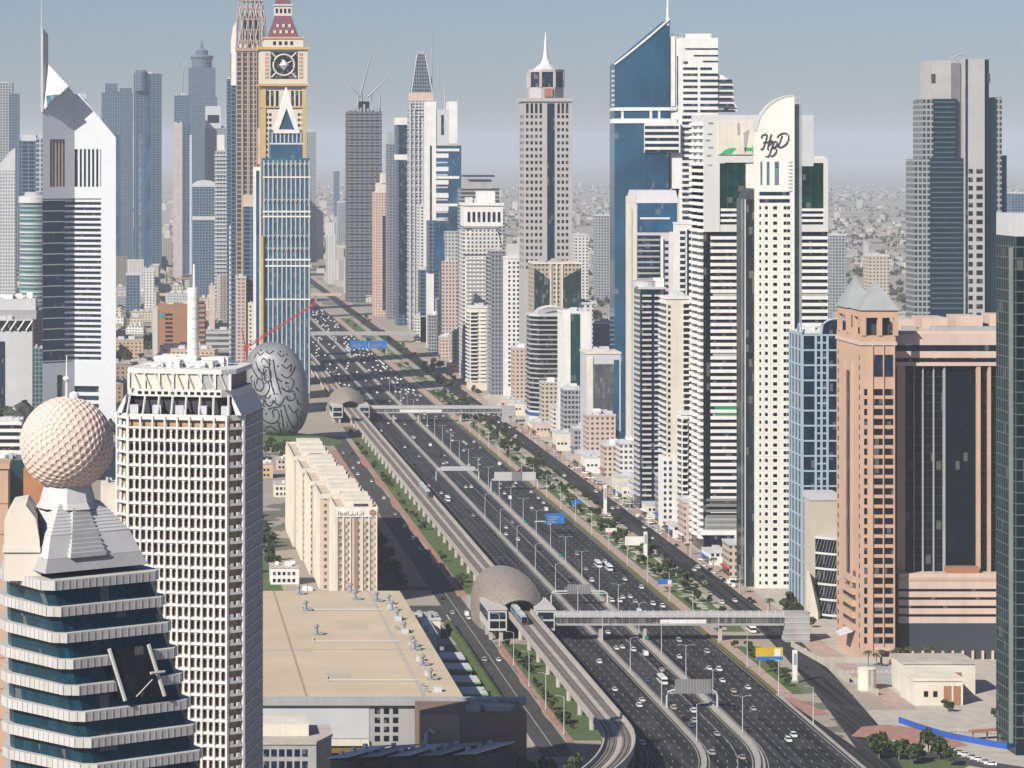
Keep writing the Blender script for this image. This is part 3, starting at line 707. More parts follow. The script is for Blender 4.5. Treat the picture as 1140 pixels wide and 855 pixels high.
    for z in frange(z2+2, zp, 3.1): rg.lathe([(1.8,z),(1.9,z+.1),(1.8,z+.22)], 20, .8, 0)
    rg.build('mast_ring', LGREY, t)
    MB().tube([(1.1,0,zp),(1.1,0,Z(297,D))], .42, 8, .3).build('antenna', WHITE, t)
honeycomb()

# ------------------------------------------------------------ flat roofed exhibition hall
def hall():
    zr = 22.0; Yn, Yf = 1083.0, 1345.0; xr = 115.2; xl = -10.0
    t = thing('exhibition_hall', 'huge beige flat roofed exhibition hall with rows of small roof vents', 'hall', (0, Yn, 0)); d = Yf-Yn
    MB().box(xl, xr, 0, d, 0, zr-1.2).build('wall', GREY, t)
    MB().box(xl-.4, xr+.4, 1.2, d+.4, zr-1.18, zr).build('roof', mat('beige_roof_membrane', (.56,.455,.32), .85, var=.10, scale=.035, stain=.12), t)
    gt = MB()
    for x in (60.5, 101.5): gt.box(x-.35, x+.35, 1.4, d, zr, zr+.08)
    gt.box(xl, xr, d*.40-.3, d*.40+.3, zr, zr+.085); gt.build('roof_gutter', mat('gutter_brown', (.36,.27,.18), .8), t)
    sm = MB()
    for y in frange(8, d, 10): sm.box(xl, xr, y-.06, y+.06, zr, zr+.03)
    sm.build('roof_seam', ROOF, t)
    MB().box(xl-1, xr+22, -1.4, 1.15, zr-2.4, zr+.3).build('eaves_beam', GREY, t)
    MB().box(xl, xr-33, -.15, 0, 8, zr-2.4).build('clad_panel', LGREY, t)
    MB().box(xl, xr-33, -1.0, 0, 5.4, 7.4).build('canopy', CREAM, t); MB().box(xl, xr-33, -.1, 0, 2, 5.2).build('window_band', mat('amber_glass', (.22,.14,.05), .3), t)
    windows(t, 'front', 0, [(xr-31+k*3.2, xr-29.2+k*3.2) for k in range(3)], [(zr-5.5-k*3.2, zr-3.6-k*3.2) for k in range(4)], BLACKG)
    for x, y, a, b_, k in ((12,30,14,9,.04),(48,96,20,12,.05),(82,150,12,26,.045),(26,190,16,10,.05),(70,40,9,16,.04),(88,215,14,8,.05)): MB().box(x, x+a, y, y+b_, zr-.1, zr+k).build('membrane_patch', mat('patched_membrane', (.50,.43,.33), .85, var=.12) if 'patched_membrane' not in bpy.data.materials else bpy.data.materials['patched_membrane'], t)
    MB().box(xr-14, xr-12.8, 4, d-4, zr, zr+.12).build('roof_walkway', PALEP, t); MB().box(xl+24, xl+25, 4, d-4, zr, zr+.12).build('roof_walkway', PALEP, t)
    for y in (34, 122, 205): MB().tube([(xr-12,y,zr+.5),(70,y,zr+.5),(70,y+9,zr+.5)], .22, 5).build('roof_pipe', LGREY, t)
    for k in range(7): MB().box(xr-9, xr-6.2, 12+k*33, 15+k*33, zr, zr+1.7).build('roof_unit', LGREY, t)
    vp = [(443-24,670),(418,668),(448,673),(452,680),(458,690),(466,704),(473,720),(480,724),(490,741),(500,757),(340,680),(352,707),(332,662),(390,660)]
    v0 = None
    ventm = mat('vent_steel', (.33,.35,.38), .5, .3)
    for px, py in vp:
        D = (H-zr)*F/(py-PY); loc = (W(px if px != 418 else 395, D), D-Yn, zr)
        if loc[0] > xr-3: loc = (xr-8, loc[1], zr)
        if v0 is None:
            v0 = MB().box(-.9,.9,-.9,.9,0,.5).lathe([(.65,.5),(.65,2.4),(1.05,2.6),(1.05,3.1),(.3,3.5)], 10).box(.8,2.3,-.5,.5,.2,1.0).mesh('roof_vent', ventm)
        inst('roof_vent', v0, t, loc, (1.15,1.15,1.25))
    for px, py in ((492,724),(442,701),(471,765),(475,771)):
        D = (H-zr)*F/(py-PY); inst('roof_hatch', unit(ventm, 'roof_hatch'), t, (W(px, D), D-Yn, zr), (1.4,1.2,1.3))
hall()
def side_blocks():
    # service buildings in the gap between the hall and the tall hedge
    for i, (x0, x1, y0, y1, h, lab, mt) in enumerate(((118,128,1306,1348,9,'grey flat roofed service block beside the far corner of the exhibition hall',LGREY), (119,134,1352.5,1372,8,'low cream roofed building behind the exhibition hall corner',CREAM))):
        t = thing('service_building', lab, 'building', ((x0+x1)/2, y0, 0)); w_ = (x1-x0)/2; d = y1-y0
        MB().box(-w_, w_, 0, d, 0, h).build('wall', mt, t); MB().box(-w_-.3, w_+.3, -.3, d+.3, h, h+.7).build('roof', LGREY, t); roof_plant(t, -w_, w_, 0, d, h+.7, 5, GREY, i, 2)
        windows(t, 'front', 0, [(-w_+1+k*2.6, -w_+2.8+k*2.6) for k in range(int(w_*2/2.6)-1)], [(2,4),(5.4,7.2)], NAVY)
    for i, (y, col, cn) in enumerate(((1196,(.10,.42,.14),'green trimmed'),(1222,(.10,.40,.13),'bright green edged'),(1252,(.12,.3,.16),'dull green edged'),(1279,(.4,.4,.4),'plain grey'))):
        t = thing('parking_shelter', cn+' parking shelter in the yard between the hall and the hedge', 'shelter', (132, y, 0))
        MB().box(-5,5,0,16,3.2,3.5).build('canopy', LGREY, t); MB().box(-5.1,5.1,-.3,0,2.9,3.6).build('fascia', mat('shelter_trim_%s' % 'abcd'[i], col), t)
        for s in (-4.5, 4.5):
            for yy in (1, 15): MB().box(s-.12,s+.12,yy-.12,yy+.12,0,3.2).build('post', GREY, t)
side_blocks()
# brown plant block and car park roofs in front of the hall
t = thing('brown_block', 'windowless brown block with a pipe bend on its wall in front of the hall', 'building', (W(525,1052), 1056, 0)); hw = W(588,1052)-W(525,1052)
MB().box(-W(525,1052)+W(470,1052), hw, 0, 24, 0, Z(797,1052)).build('wall', mat('dark_brown_render', (.20,.13,.10), .85, var=.12), t)
MB().box(-W(525,1052)+W(470,1052), -W(525,1052)+W(513,1052), -.3, 0, 0, Z(798,1052)).build('wall_panel', mat('tan_render', (.34,.24,.17), .85, var=.08), t)
MB().tube([(-15.2,-.8,2),(-15.2,-.8,15),(-14,-.8,16.2),(-12.6,-.8,15)], .7, 8).build('duct', LGREY, t); roof_plant(t, -14, hw-1, 1, 23, Z(797,1052)-.02, 8, GREY, 4, 2.2)
MB().box(hw-6, hw, -.25, 0, 2, 5).build('shutter', DARK, t)
t = thing('corner_building', 'grey office building with pale roof terrace below the honeycomb tower', 'building', (W(330,1040), 1040, 0)); x0, x1 = W(290,1040)-W(330,1040), W(372,1040)-W(330,1040)
MB().prism([(x0,0),(x1-6,0),(x1,14),(x1,30),(x0,30)], 0, 14).build('wall', GREY, t); MB().prism([(x0-.4,-.4),(x1-6,-.4),(x1+.4,14),(x1+.4,30.4),(x0-.4,30.4)], 14, 15).build('roof', PALEP, t)
MB().box(x0, x1-8, 10, 26, 15, 19).build('penthouse', CREAM, t); windows(t, 'front', 0, [(x0+1+k*2.6, x0+2.8+k*2.6) for k in range(6)], [(2,4.4),(6,8.4),(10,12.4)], NAVY)
for i, px in enumerate((396, 428, 462, 498, 536)):
    D = 1030+i*1.5; t = thing('service_shed', 'long grey mono-pitch service shed, %s, by the brown block' % ('first from the corner building','second from the corner building','middle one','second from the road','last one towards the road')[i], 'shed', (W(px, D), D, 0), R(-38), 'service sheds')
    MB().box(-3.6,3.6,-10,14,0,12.2).build('wall', DARK, t)
    MB().prism([(-4.4,-10.6),(4.4,-10.6),(4.4,14.6),(-4.4,14.6)], [12.3,13.8,13.8,12.3], [12.7,14.2,14.2,12.7]).build('roof', (LGREY, GREY)[i % 2], t)
    for k in range(3): MB().box(-2.6,-1.4,-6+k*7,-4.6+k*7,12.9,14.4+k*.1).build('roof_unit', SILVER, t)

# ------------------------------------------------------------ beige hotel
def hotel():
    D = 1455.0; zt = Z(567, D); x0, x1 = W(374, D), W(420, D)
    t = thing('beige_hotel', 'long beige apartment hotel with stepped roof blocks and a round emblem sign', 'hotel', (x0, D, 0)); w = x1-x0
    BG = mat('beige_stucco', (.58,.475,.38), .85, var=.06, stain=.2)
    FB = facade('hotel_side', (.56,.46,.365), (.16,.13,.11), 4.2, 3.3, .34, .5, rough=.85, groug=.3)
    blocks = [(0, w, 0, 44, zt), (-4.5, 17.5, 46, 96, zt+.8), (-6.2, 15, 98, 150, zt+1.5), (-7.6, 12.5, 152, 205, zt+2.2), (-9, 11, 207, 290, zt+3)]
    for i, (a, b_, y0, y1, z) in enumerate(blocks):
        MB().box(a, b_, y0, y1, 0, z).build('wing', FB if i else FB, t)
        pr = MB()
        for s in ((a-.3, a+.1), (b_-.1, b_+.3)): pr.box(s[0], s[1], y0-.3, y1+.3, z-1, z+1.3)
        pr.box(a+.1, b_-.1, y0-.3, y0+.1, z-1, z+1.28); pr.box(a+.1, b_-.1, y1-.1, y1+.3, z-1, z+1.28); pr.build('parapet', CREAM, t)
        for q in range(3):
            yy = y0+(y1-y0)*(.12+.3*q); ww = (b_-a)
            MB().box(a+ww*.25, b_-ww*.1, yy, yy+(y1-y0)*.18, z, z+3.2+q*.5).build('roof_block', CREAM, t)
            MB().box(a+ww*.45, b_-ww*.2, yy-.12, yy, z+.8, z+2).build('louvre', DARK, t)
        for y in frange(y0+3, y1, 8.6): MB().box(a-.8, a, y, y+1.1, 0, z-.8).build('pilaster', CREAM, t)
    for k, u in enumerate((.05, 3.2, 6.4, 12, 15.3, w-.8)): MB().box(u, u+.75, -.45, 0, 0, zt-3.5).build('pilaster', CREAM, t)
    windows(t, 'front', 0, [(1.3,2.3),(4.4,5.4),(13.2,14.2),(16.5,17.5)], [(z, z+1.5) for z in frange(3, zt-6, 3.3)], mat('hotel_window', (.33,.24,.19), .4), .08)
    MB().box(8.6, 10.4, -.2, 0, 0, zt-4).build('stair_recess', mat('hotel_recess', (.28,.20,.16), .8), t)
    sg = MB().box(.2, w-.2, -.5, 0, zt-3.6, zt+.4).build('sign_board', WHITE, t)
    n = 20; m = MB(); r_ = 1.55; cx = w-2.2; cz = zt-1.55
    m.ext([(cx+r_*math.cos(2*math.pi*i/n), cz+r_*math.sin(2*math.pi*i/n)) for i in range(n)], -.75, -.5); m.build('round_emblem', BROWN, sg)
    m = MB(); m.ext([(cx-.9,cz-.6),(cx+.9,cz-.6),(cx,cz+.9)], -.85, -.75); m.build('emblem_mark', TAN, sg)
    r = random.Random(4); m = MB(); x = 1.2
    for pts in ([(0,.2),(0,1.9)], [(.9,.2),(.9,1.6),(1.4,1.0),(1.9,.9),(2.0,.3),(1.2,.25)], [(2.7,.3),(2.9,1.3),(3.6,1.3),(3.7,.4),(2.8,.35)], [(4.4,.3),(4.4,2.0)], [(5.1,.3),(6.1,.3),(6.5,1.1),(7.0,.3),(8.0,.35),(8.0,1.0)], [(8.8,.2),(8.9,1.8)], [(9.6,.3),(10.6,.35),(10.9,1.2)], [(11.6,.3),(11.7,1.9)], [(6.4,1.8),(6.6,1.8)], [(10.2,1.8),(10.5,1.8)]):
        m.tube([(x+a, -.62, zt-3+b_*1.1) for a, b_ in pts], .18, 4)
    m.build('sign_lettering', BROWN, sg)
hotel()

# ------------------------------------------------------------ torus museum with calligraphy
def museum():
    INK = mat('script_glazing', (.018,.02,.024), .6)
    D = 2260.0; cx = W(313, D); t = thing('calligraphy_museum', 'rounded silver museum wrapped in dark flowing calligraphy on a grass mound', 'museum', (cx, D, 0), R(-14))
    z0 = 3.5; hh = (Z(381, D)-z0)/2; zc = z0+hh; a = 23.5; dep = 15.0; nu, nv = 40, 24
    def surf(u, v, o=0):                         # u round the outline, v front to back: a fat upright ring closed at the front
        ca, sa = math.cos(u), math.sin(u); k = .86
        rx = a*(abs(ca)**k)*(1 if ca >= 0 else -1); rz_ = hh*(abs(sa)**k)*(1 if sa >= 0 else -1)
        c = math.cos(v); s = math.sin(v); f = abs(c)**.55
        x, z = rx*f, rz_*f; lean = -.10*(z+hh)
        return Vector((x+lean+2*o*ca, -dep*s-o*.6*(1 if s > 0 else -1), zc+z))
    m = MB()
    for j in range(nv+1):
        v = math.pi/2-math.pi*j/nv
        for i in range(nu): m.v.append(tuple(surf(2*math.pi*i/nu, v)))
    for j in range(nv):
        for i in range(nu): i2 = (i+1) % nu; m.f.append((j*nu+i2, j*nu+i, (j+1)*nu+i, (j+1)*nu+i2))
    m.f.append(tuple(range(nu)))
    m.build('steel_shell', mat('brushed_museum_steel', (.24,.245,.26), .5, .25, var=.18, scale=.25), t, True)
    # calligraphy: strokes traced on the front, picture box (0..1, 0..1) of the shell's face
    def pt(u, w_):
        x = (u-.5)*2*a; z = (w_-.5)*2*hh
        q = min(.97, (abs(x)/a)**(2/.86)+(abs(z)/hh)**(2/.86)) if True else 0
        f = math.sqrt(max(.03, q)); f = min(.985, f**.86)
        c = min(.999, f**(1/.55)); s = math.sqrt(1-c*c)
        return (x-.10*(z+hh), -dep*s+.12, zc+z)
    strokes = [
        [(.49,.83),(.485,.68),(.50,.55),(.53,.47)], [(.555,.83),(.57,.70),(.60,.57),(.63,.47)], [(.36,.80),(.40,.84),(.46,.80)], [(.27,.80),(.31,.72),(.38,.68),(.44,.72)], [(.20,.74),(.25,.68),(.30,.62)],
        [(.22,.60),(.24,.52),(.31,.50),(.37,.55),(.34,.62),(.28,.62),(.26,.57)], [(.38,.66),(.40,.74),(.48,.74),(.50,.66),(.46,.60),(.40,.61),(.40,.68)], [(.24,.47),(.32,.44),(.41,.47),(.46,.54),(.44,.60)],
        [(.12,.42),(.18,.36),(.24,.38),(.27,.34),(.33,.36),(.36,.41),(.39,.35),(.46,.35),(.50,.40),(.55,.36),(.62,.37),(.69,.44)], [(.14,.56),(.17,.47),(.14,.40)],
        [(.68,.78),(.75,.74),(.82,.78),(.80,.70)], [(.66,.68),(.74,.64),(.82,.68),(.87,.76)], [(.65,.54),(.72,.50),(.80,.53),(.84,.60),(.80,.64)], [(.70,.46),(.76,.40),(.84,.44),(.82,.50),(.75,.49)],
        [(.28,.27),(.30,.20),(.40,.16),(.52,.18),(.57,.25),(.53,.31),(.47,.29),(.48,.23)], [(.60,.31),(.61,.20),(.60,.09)], [(.66,.36),(.69,.24),(.73,.14),(.79,.11),(.83,.19),(.82,.28)], [(.72,.36),(.79,.28),(.86,.32)],
        [(.32,.11),(.39,.13),(.46,.10),(.50,.05),(.43,.03),(.37,.07)], [(.40,.31),(.51,.33),(.61,.34)], [(.86,.42),(.87,.36),(.90,.38)], [(.44,.91),(.50,.89),(.56,.92)], [(.62,.90),(.68,.86),(.72,.88)], [(.30,.90),(.35,.87),(.40,.90)],
        [(.16,.30),(.20,.24),(.24,.22)], [(.66,.08),(.72,.05),(.78,.06)], [(.58,.64),(.66,.60)], [(.72,.60),(.76,.58)], [(.34,.30),(.30,.32),(.26,.30)], [(.86,.54),(.90,.50)], [(.20,.66),(.16,.62)], [(.52,.14),(.56,.08),(.54,.03)], [(.87,.24),(.88,.16),(.84,.10)], [(.24,.84),(.28,.88)], [(.76,.84),(.72,.80)]]
    r = random.Random(31); base = list(strokes)
    for k in range(26):                         # finer script between the main strokes
        q = r.choice(base); dx, dy, sc_ = r.uniform(-.12,.12), r.uniform(-.14,.14), r.uniform(.4,.6); c0 = q[len(q)//2]
        n_ = [(c0[0]+dx+(u-c0[0])*sc_, c0[1]+dy+(v-c0[1])*sc_) for u, v in q]
        if all(.1 < u < .9 and .05 < v < .93 for u, v in n_): strokes.append(n_)
    for s in strokes:
        P = [Vector((q[0], q[1], 0)) for q in s]; sm = []
        for i in range(len(P)-1):
            p0, p1, p2, p3 = P[max(i-1,0)], P[i], P[i+1], P[min(i+2, len(P)-1)]
            for k in range(6):
                x = k/6; sm.append(.5*((2*p1)+(p2-p0)*x+(2*p0-5*p1+4*p2-p3)*x*x+(3*p1-p0-3*p2+p3)*x**3))
        sm.append(P[-1]); n = len(sm); mb = MB()
        pts = [Vector(pt(q.x, q.y)) for q in sm]
        mb.tube(pts, .55 if s in base else .32, 5); mb.build('calligraphy_stroke', INK, t)
    for u, w_ in ((.44,.50),(.52,.52),(.28,.36),(.34,.34),(.40,.35),(.72,.58),(.62,.76),(.36,.92),(.66,.91),(.76,.88),(.36,.26),(.20,.36),(.90,.28),(.18,.60),(.55,.16)):
        p = pt(u, w_); MB().lathe([(.1,-.9),(.95,0),(.1,.9)], 4).build('calligraphy_dot', INK, t).location = p
    MB().lathe([(46,0),(40,1.5),(30,3.5),(20,5)], 28).build('grass_mound', LAWN, t)
museum()
# ------------------------------------------------------------ east side towers, near to far
def lx(px, D, ref): return W(px, D)-ref          # local x of a picture column
# dark green glass tower at the edge
def edge_glass():
    D = 1092.0; x0 = W(1131, D); z = Z(238, D); t = thing('dark_glass_tower', 'dark green glass tower with thin pale floor lines at the frame edge', 'tower', (x0, D, 0)); dp = 24
    MB().box(0, 40, 0, dp, 0, z-8).build('glass_wall', glass('edge_glass', (.004,.018,.021), .1, .6, (2.4,2.4,3.9), blinds=.05), t)
    MB().box(-.2, 40.2, -.2, dp+.2, z-8, z).build('crown', LGREY, t)
    slabs(t, rect(-.22, 40.2, -.22, dp+.22), frange(6, z-9, 3.95), .42, mat('edge_floor_line', (.10,.125,.125), .5), 'floor_line')
    m = MB()
    for k in range(9): y = k*dp/8; m.box(-.30, -.0, y-.12, y+.12, 4, z-8)
    for k in range(14): m.box(k*3-.12, k*3+.12, -.3, 0, 4, z-8)
    m.build('mullions', mat('edge_mullion', (.06,.08,.083), .5), t)
    MB().box(-1.6, -.35, 2, 3.2, 4, z-12).build('edge_fin', mat('edge_fin', (.2,.23,.23), .5), t)
edge_glass()

def pink_complex():
    D = 1290.0; xl = W(958, D); zt = Z(347, D)
    t = thing('pink_hotel_tower', 'pink stone hotel tower with two grey pyramid pavilions on its roof', 'tower', (xl, D, 0)); w = W(997,D)-xl; dp = 44
    MB().box(0, w, 0, dp, 0, zt-10).build('wall', PINK, t)
    # long road side: recessed tall slot and small windows
    MB().box(-.25, 0, dp*.34, dp*.56, 34, zt-26).build('slot_glazing', BLACKG, t)
    MB().box(-1.0, -.05, dp*.56, dp*.62, 30, zt-22).build('pilaster', PINK, t); MB().box(-1.0, -.05, dp*.28, dp*.34, 30, zt-22).build('pilaster', PINK, t)
    for k in range(5): MB().box(-1.4, 0, dp*.2, dp*.7, 12+k*5, 14.6+k*5).build('podium_band', PINK, t); MB().box(-.2, 0, dp*.2, dp*.7, 14.6+k*5, 16.9+k*5).build('podium_glazing', BLACKG, t)
    MB().prism([(-6,dp*.28),(-.1,dp*.22),(-.1,dp*.5),(-6,dp*.45)], [9.2,11.5,11.5,9.2], [10,12.3,12.3,10]).build('entrance_canopy', LGREY, t)
    windows(t, 'left', 0, [(1.2,2.4),(dp-4,dp-2.6)], [(z, z+2.0) for z in frange(6, zt-18, 4.15)], NAVY, .12)
    windows(t, 'front', 0, [(1.5,2.7),(5.4,9.2),(9.9,13.6)], [(z, z+2.6) for z in frange(8, zt-32, 4.15)], BLACKG, .14, most=130)
    for u in (4.8, 9.4, 13.9): MB().box(u, u+.35, -.55, 0, 0, zt-14).build('pilaster', PINK, t)
    windows(t, 'front', 0, [(5.6,9.1),(9.95,13.4)], [(zt-27, zt-18)], NAVY, .3)
    MB().box(-.5, w+.5, -.5, dp+.5, zt-14, zt-12.6).build('cornice', LPINK, t)
    for i, (x0, x1, y0, y1) in enumerate(((.4, w+1.0, -.4, 16), (-.6, w*.7, 22, 40))):
        for cx in (x0+.9, (x0+x1)/2, x1-.9):
            for cy_ in (y0+.9, y1-.9): MB().box(cx-.95, cx+.95, cy_-.95, cy_+.95, zt-10, zt-2.5).build('pavilion_pier', PINK, t)
        MB().box(x0, x1, y0, y1, zt-2.5, zt+.6).build('pavilion_beam', PINK, t); MB().box(x0+3, x1-3, y0+3, y1-3, zt-10, zt-2.5).build('pavilion_core', DARK, t)
        MB().prism(rect(x0-.7,x1+.7,y0-.7,y1+.7), zt+.6, zt+12.5+i*1.2, [((x0+x1)/2+a*.1,(y0+y1)/2+b*.1) for a, b in ((-1,-1),(1,-1),(1,1),(-1,1))]).build('pyramid_roof', mat('grey_green_lead', (.36,.385,.375), .5, .2) if i == 0 else bpy.data.materials['grey_green_lead'], t)
    for k in range(6): MB().box(-.3+k*2.6, 1.0+k*2.6, 16.6, 17.4, zt-10, zt-7.5).build('merlon', PINK, t)
    MB().box(6, 12, -4, 0, 5.5, 6.4).build('porch_roof', LPINK, t)
    for u in (6.4, 11.2): MB().box(u, u+.5, -3.8, -3.3, 0, 5.5).build('porch_column', LPINK, t)

    D2 = 1302.0; xl2 = W(998, D2); x2 = W(1165, D2)-xl2; zt = Z(372, D2)
    t = thing('pink_slab_block', 'broad pink stone block framing a tall dark glass front above a banded podium', 'building', (xl2, D2, 0)); dp = 78; zp = Z(637, D2)
    MB().box(0, x2, 3, dp, 0, zt-13).build('wall', PINK, t)
    MB().box(0, x2, 2.6, 3, zp, zt-13).build('glass_front', glass('dark_bay_glass', (.005,.009,.015), .12, .7, (2.2,2.2,3.6), blinds=.03), t)
    for k, (a, b_, mt) in enumerate(((0,4.6,LPINK),(4.6,7.2,BLACKG),(7.2,10,LPINK),(10,11.8,BLACKG),(11.8,13.4,LPINK))):
        MB().box(-.4-.05*k, x2, -.02*k, dp, zt-a-(b_-a), zt-a).build('attic_glazing' if mt is BLACKG else 'attic_band', LPINK if k == 0 else mt, t)
    for px, wd, mt, o in ((998.5,9.2,PINK,0),(1018,1.2,GREY,1.5),(1028,1.2,GREY,1.4),(1040,1.2,GREY,1.4),(1051,2.2,GREY,1.0),(1087.5,4.5,PINK,.4),(1100.5,3,PINK,.4),(1112,6,PINK,.3),(1130,3,PINK,.3)):
        a = W(px, D2)-xl2; MB().box(a, a+wd*D2/F, o, 2.55, zp, zt-13.02).build('pilaster', mt, t)
    fl = MB()
    for z in frange(zp+3, zt-14, 3.6): fl.box(5, x2, 2.45, 2.58, z, z+.22)
    fl.build('floor_line', DARK, t)
    MB().box(W(1052,D2)-xl2, W(1087,D2)-xl2, 1.6, 2.55, zp, zt-16).build('central_bay', glass('bay_navy', (.004,.008,.016), .12, .3, blinds=.02), t)
    MB().box(-.3, x2, -4.5, 2.9, Z(692,D2), zp).build('podium', LPINK, t)
    for y in (655, 664.2, 673.6, 683): MB().box(-.4, x2, -4.65, -4.4, Z(y+1.5,D2), Z(y-1.1,D2)).build('podium_glazing', BLACKG, t)
    MB().box(-.35, x2, -4.7, -4.45, Z(645,D2), Z(641.5,D2)).build('podium_groove', PINK, t)
    MB().box(0, x2, -4.3, 2.9, Z(722,D2), Z(692,D2)).build('base_glazing', DARK, t); MB().box(0, x2, -4.2, 3, 0, Z(722,D2)).build('arcade_wall', DARK, t)
    MB().box(-2, x2, -7.5, -4, Z(739,D2), Z(735,D2)+.2).build('terrace_edge', LPINK, t)
    for k in range(15): MB().box(1+k*4.2, 1.9+k*4.2, -5.4, -4.5, 0, Z(722,D2)-.1).build('arcade_column', LPINK, t)
    for k, (a, b_) in enumerate(((0,.22),(.28,.5),(.55,.8),(.82,1))): MB().box(6+x2*a*.9, 6+x2*b_*.85, 40+k*3, 62, zt, zt+4+k*.6).build('roof_house', LPINK, t)
    MB().box(2, x2-2, 2, 5, zt, zt+1.2).build('roof_upstand', LPINK, t); roof_plant(t, 6, x2-6, 10, 38, zt, 9, GREY, 8, 2.4)
    MB().box(W(1052,D2)-xl2, W(1088,D2)-xl2, -3.4, 2, zp, zp+2.6).build('podium_plant', BROWN, t)
pink_complex()

# low villa, tank and walled yard at the foot of the pink block
t = thing('utility_building', 'low cream utility building with brown louvred doors by the walled yard', 'building', (W(1018,1190), 1190, 0)); w = W(1072,1190)-W(1018,1190)
MB().box(0, w, 0, 22, 0, 9.5).build('wall', CREAM, t); MB().box(-.4, w+.4, -.4, 22.4, 9.5, 10.5).build('parapet', CREAM, t); MB().box(2, 30, 24, 44, 0, 12).build('rear_block', CREAM, t); MB().box(1.6, 30.4, 23.6, 44.4, 12, 13).build('roof', PALEP, t)
windows(t, 'front', 0, [(3.6,5.2),(7.2,8.8)], [(3.4,5.6)], BLACKG)
for a, b_ in ((11.3,14.2),(15,17.8)): MB().box(a, b_, -.15, 0, .3, 7.6).build('louvre_door', BROWN, t)
for k in range(3): MB().box(6+k*7, 10.5+k*7, 23.8, 24, 3, 8.8).build('louvre_door', BROWN if k else mat('orange_shutter', (.45,.20,.07), .7), t)
t = thing('storage_tank', 'round cream water tank standing in the walled yard', 'tank', (W(965,1225), 1225, 0)); MB().lathe([(3.6,0),(3.6,8.2),(3.75,8.25),(3.75,8.7),(.2,9.2)], 24).build('shell', CREAM, t); MB().box(-.3,.3,-3.9,-3.55,0,8.6).build('ladder', GREY, t)
t = thing('yard_wall', 'pale perimeter wall with notched top around the grey service yard', 'wall', (W(925,1270), 1270, 0)); m = MB(); w2 = W(1020,1200)-W(925,1270)
m.box(0, 32, 18, 18.6, 0, 2.6).box(0, .6, -30, 18, 0, 2.6).box(31.4, 32, -34, 18, 0, 2.6); m.build('wall', PALEP, t); m = MB()
for k in range(14): m.box(3+k*2, 4.2+k*2, -6, -5.4, 0, 1.2)
m.box(0, 32, -5.9, -5.5, 0, .6); m.build('notched_wall', PALEP, t)
tag(structure('yard_ground', MB().box(W(925,1270)+.6, W(925,1270)+31.4, 1236, 1288, -.1, .14), GREY))
t = thing('site_hoarding', 'bright blue site hoarding winding along the fenced plot', 'hoarding', (W(1028,1118), 1118, 0)); hp = [(0,36),(4,22),(9,8),(14,0),(20,-8),(25,-14),(31,-18)]
BLUEP = mat('blue_hoarding', (.025,.09,.36), .6)
for (a, b_), (c, d) in zip(hp, hp[1:]): L = math.hypot(c-a, d-b_); MB().rbox((a+c)/2, (b_+d)/2, math.atan2(d-b_, c-a), L, .15, 0, 2.4).build('panel', BLUEP, t)

# blue grid tower, beige curved block
def blue_grid():
    D = 1450.0; xl = W(893, D); w = 27; z = Z(372, D); dp = 28
    t = thing('blue_grid_tower', 'dark glass tower overlaid by a pale blue frame of squares behind the pink pyramids', 'tower', (xl, D, 0)); PB = mat('pale_blue_frame', (.34,.44,.52), .6, var=.05)
    MB().box(0, w, 0, dp, 0, z).build('glass_wall', NAVY, t)
    z0 = z
    while z0 > 10: MB().box(-.45, w+.3, -.45, dp, z0-.8, z0).build('frame_beam', PB, t); z0 -= 7.1
    for u in (0, 6.3, 9.0, 11.8, 20, 23): MB().box(u-.45, u+.55, -.6, 0, 0, z).build('frame_post', PB, t)
    z0 = z-3.9
    while z0 > 10: MB().box(6.8, 11.3, -.35, 0, z0-.5, z0+.3).build('frame_rail', PB, t); z0 -= 7.1
    for y in (1, 8, 15, 22, 27.4): MB().box(-.5, 0, y-.4, y+.4, 0, z+1).build('side_frame', PB, t)
    n = 10; arc = [(9+16*(.5-.5*math.cos(math.pi*i/n))*.95, z+7.2*math.sin(math.pi*i/n)**.6) for i in range(n+1)]
    MB().ext([(9, z-1)]+[(25, z-1)]+arc[::-1][1:-1], 0, 3).build('arched_gable', NAVY, t); MB().tube([(x, -.2, zz) for x, zz in arc], .6, 5).build('arch_rib', PB, t)
    arc2 = [(0, 2+8*(i/8), z+4.5*math.sin(math.pi*i/8)) for i in range(9)]; MB().tube(arc2, .6, 5).build('arch_rib', PB, t)
    MB().prism(rect(1,w-1,4,dp-2), z, z+2.5, rect(4,w-5,8,dp-6)).build('roof_hood', LGREY, t); roof_plant(t, 2, 9, 5, 20, z+.02, 5, WHITE, 3, 4)
blue_grid()
t = thing('curved_office_block', 'beige block with a bulging dark louvred front between blue and pink towers', 'building', (W(907,1405), 1405, 0)); w = W(938,1405)-W(907,1405); z = Z(552,1405)
BGE = mat('beige_wall', (.50,.46,.38), .85, var=.05); MB().box(0, w, 8, 22, 0, z).build('wall', BGE, t); MB().box(-.3, w, 7.6, 22, z-3, z+.3).build('parapet', LGREY, t)
bow = [(w*.16+w*.95*i/10, 8-7*math.sin(math.pi*(i/10)*.62)) for i in range(11)]; zt = Z(600,1405)
MB().prism(bow+[(w*1.11, 9), (w*.16, 9)], 0, zt).build('bowed_front', BLACKG, t)
for k in range(6): z0 = zt-k*7; MB().prism([(x-.1, y-.35) for x, y in bow]+[(w*1.11, 8), (w*.16, 8.2)], z0-.7, z0+.3).build('louvre_rail', LGREY, t)
dg = MB()
for k in range(5):
    for i in range(10):
        (x, y), (x2_, y2_) = bow[i], bow[min(i+1, 10)]
        dg.tube([(x, y-.15, zt-k*7-6.3), (x2_, y2_-.15, zt-k*7-1)], .12, 3)
dg.build('louvre_blades', GREY, t)
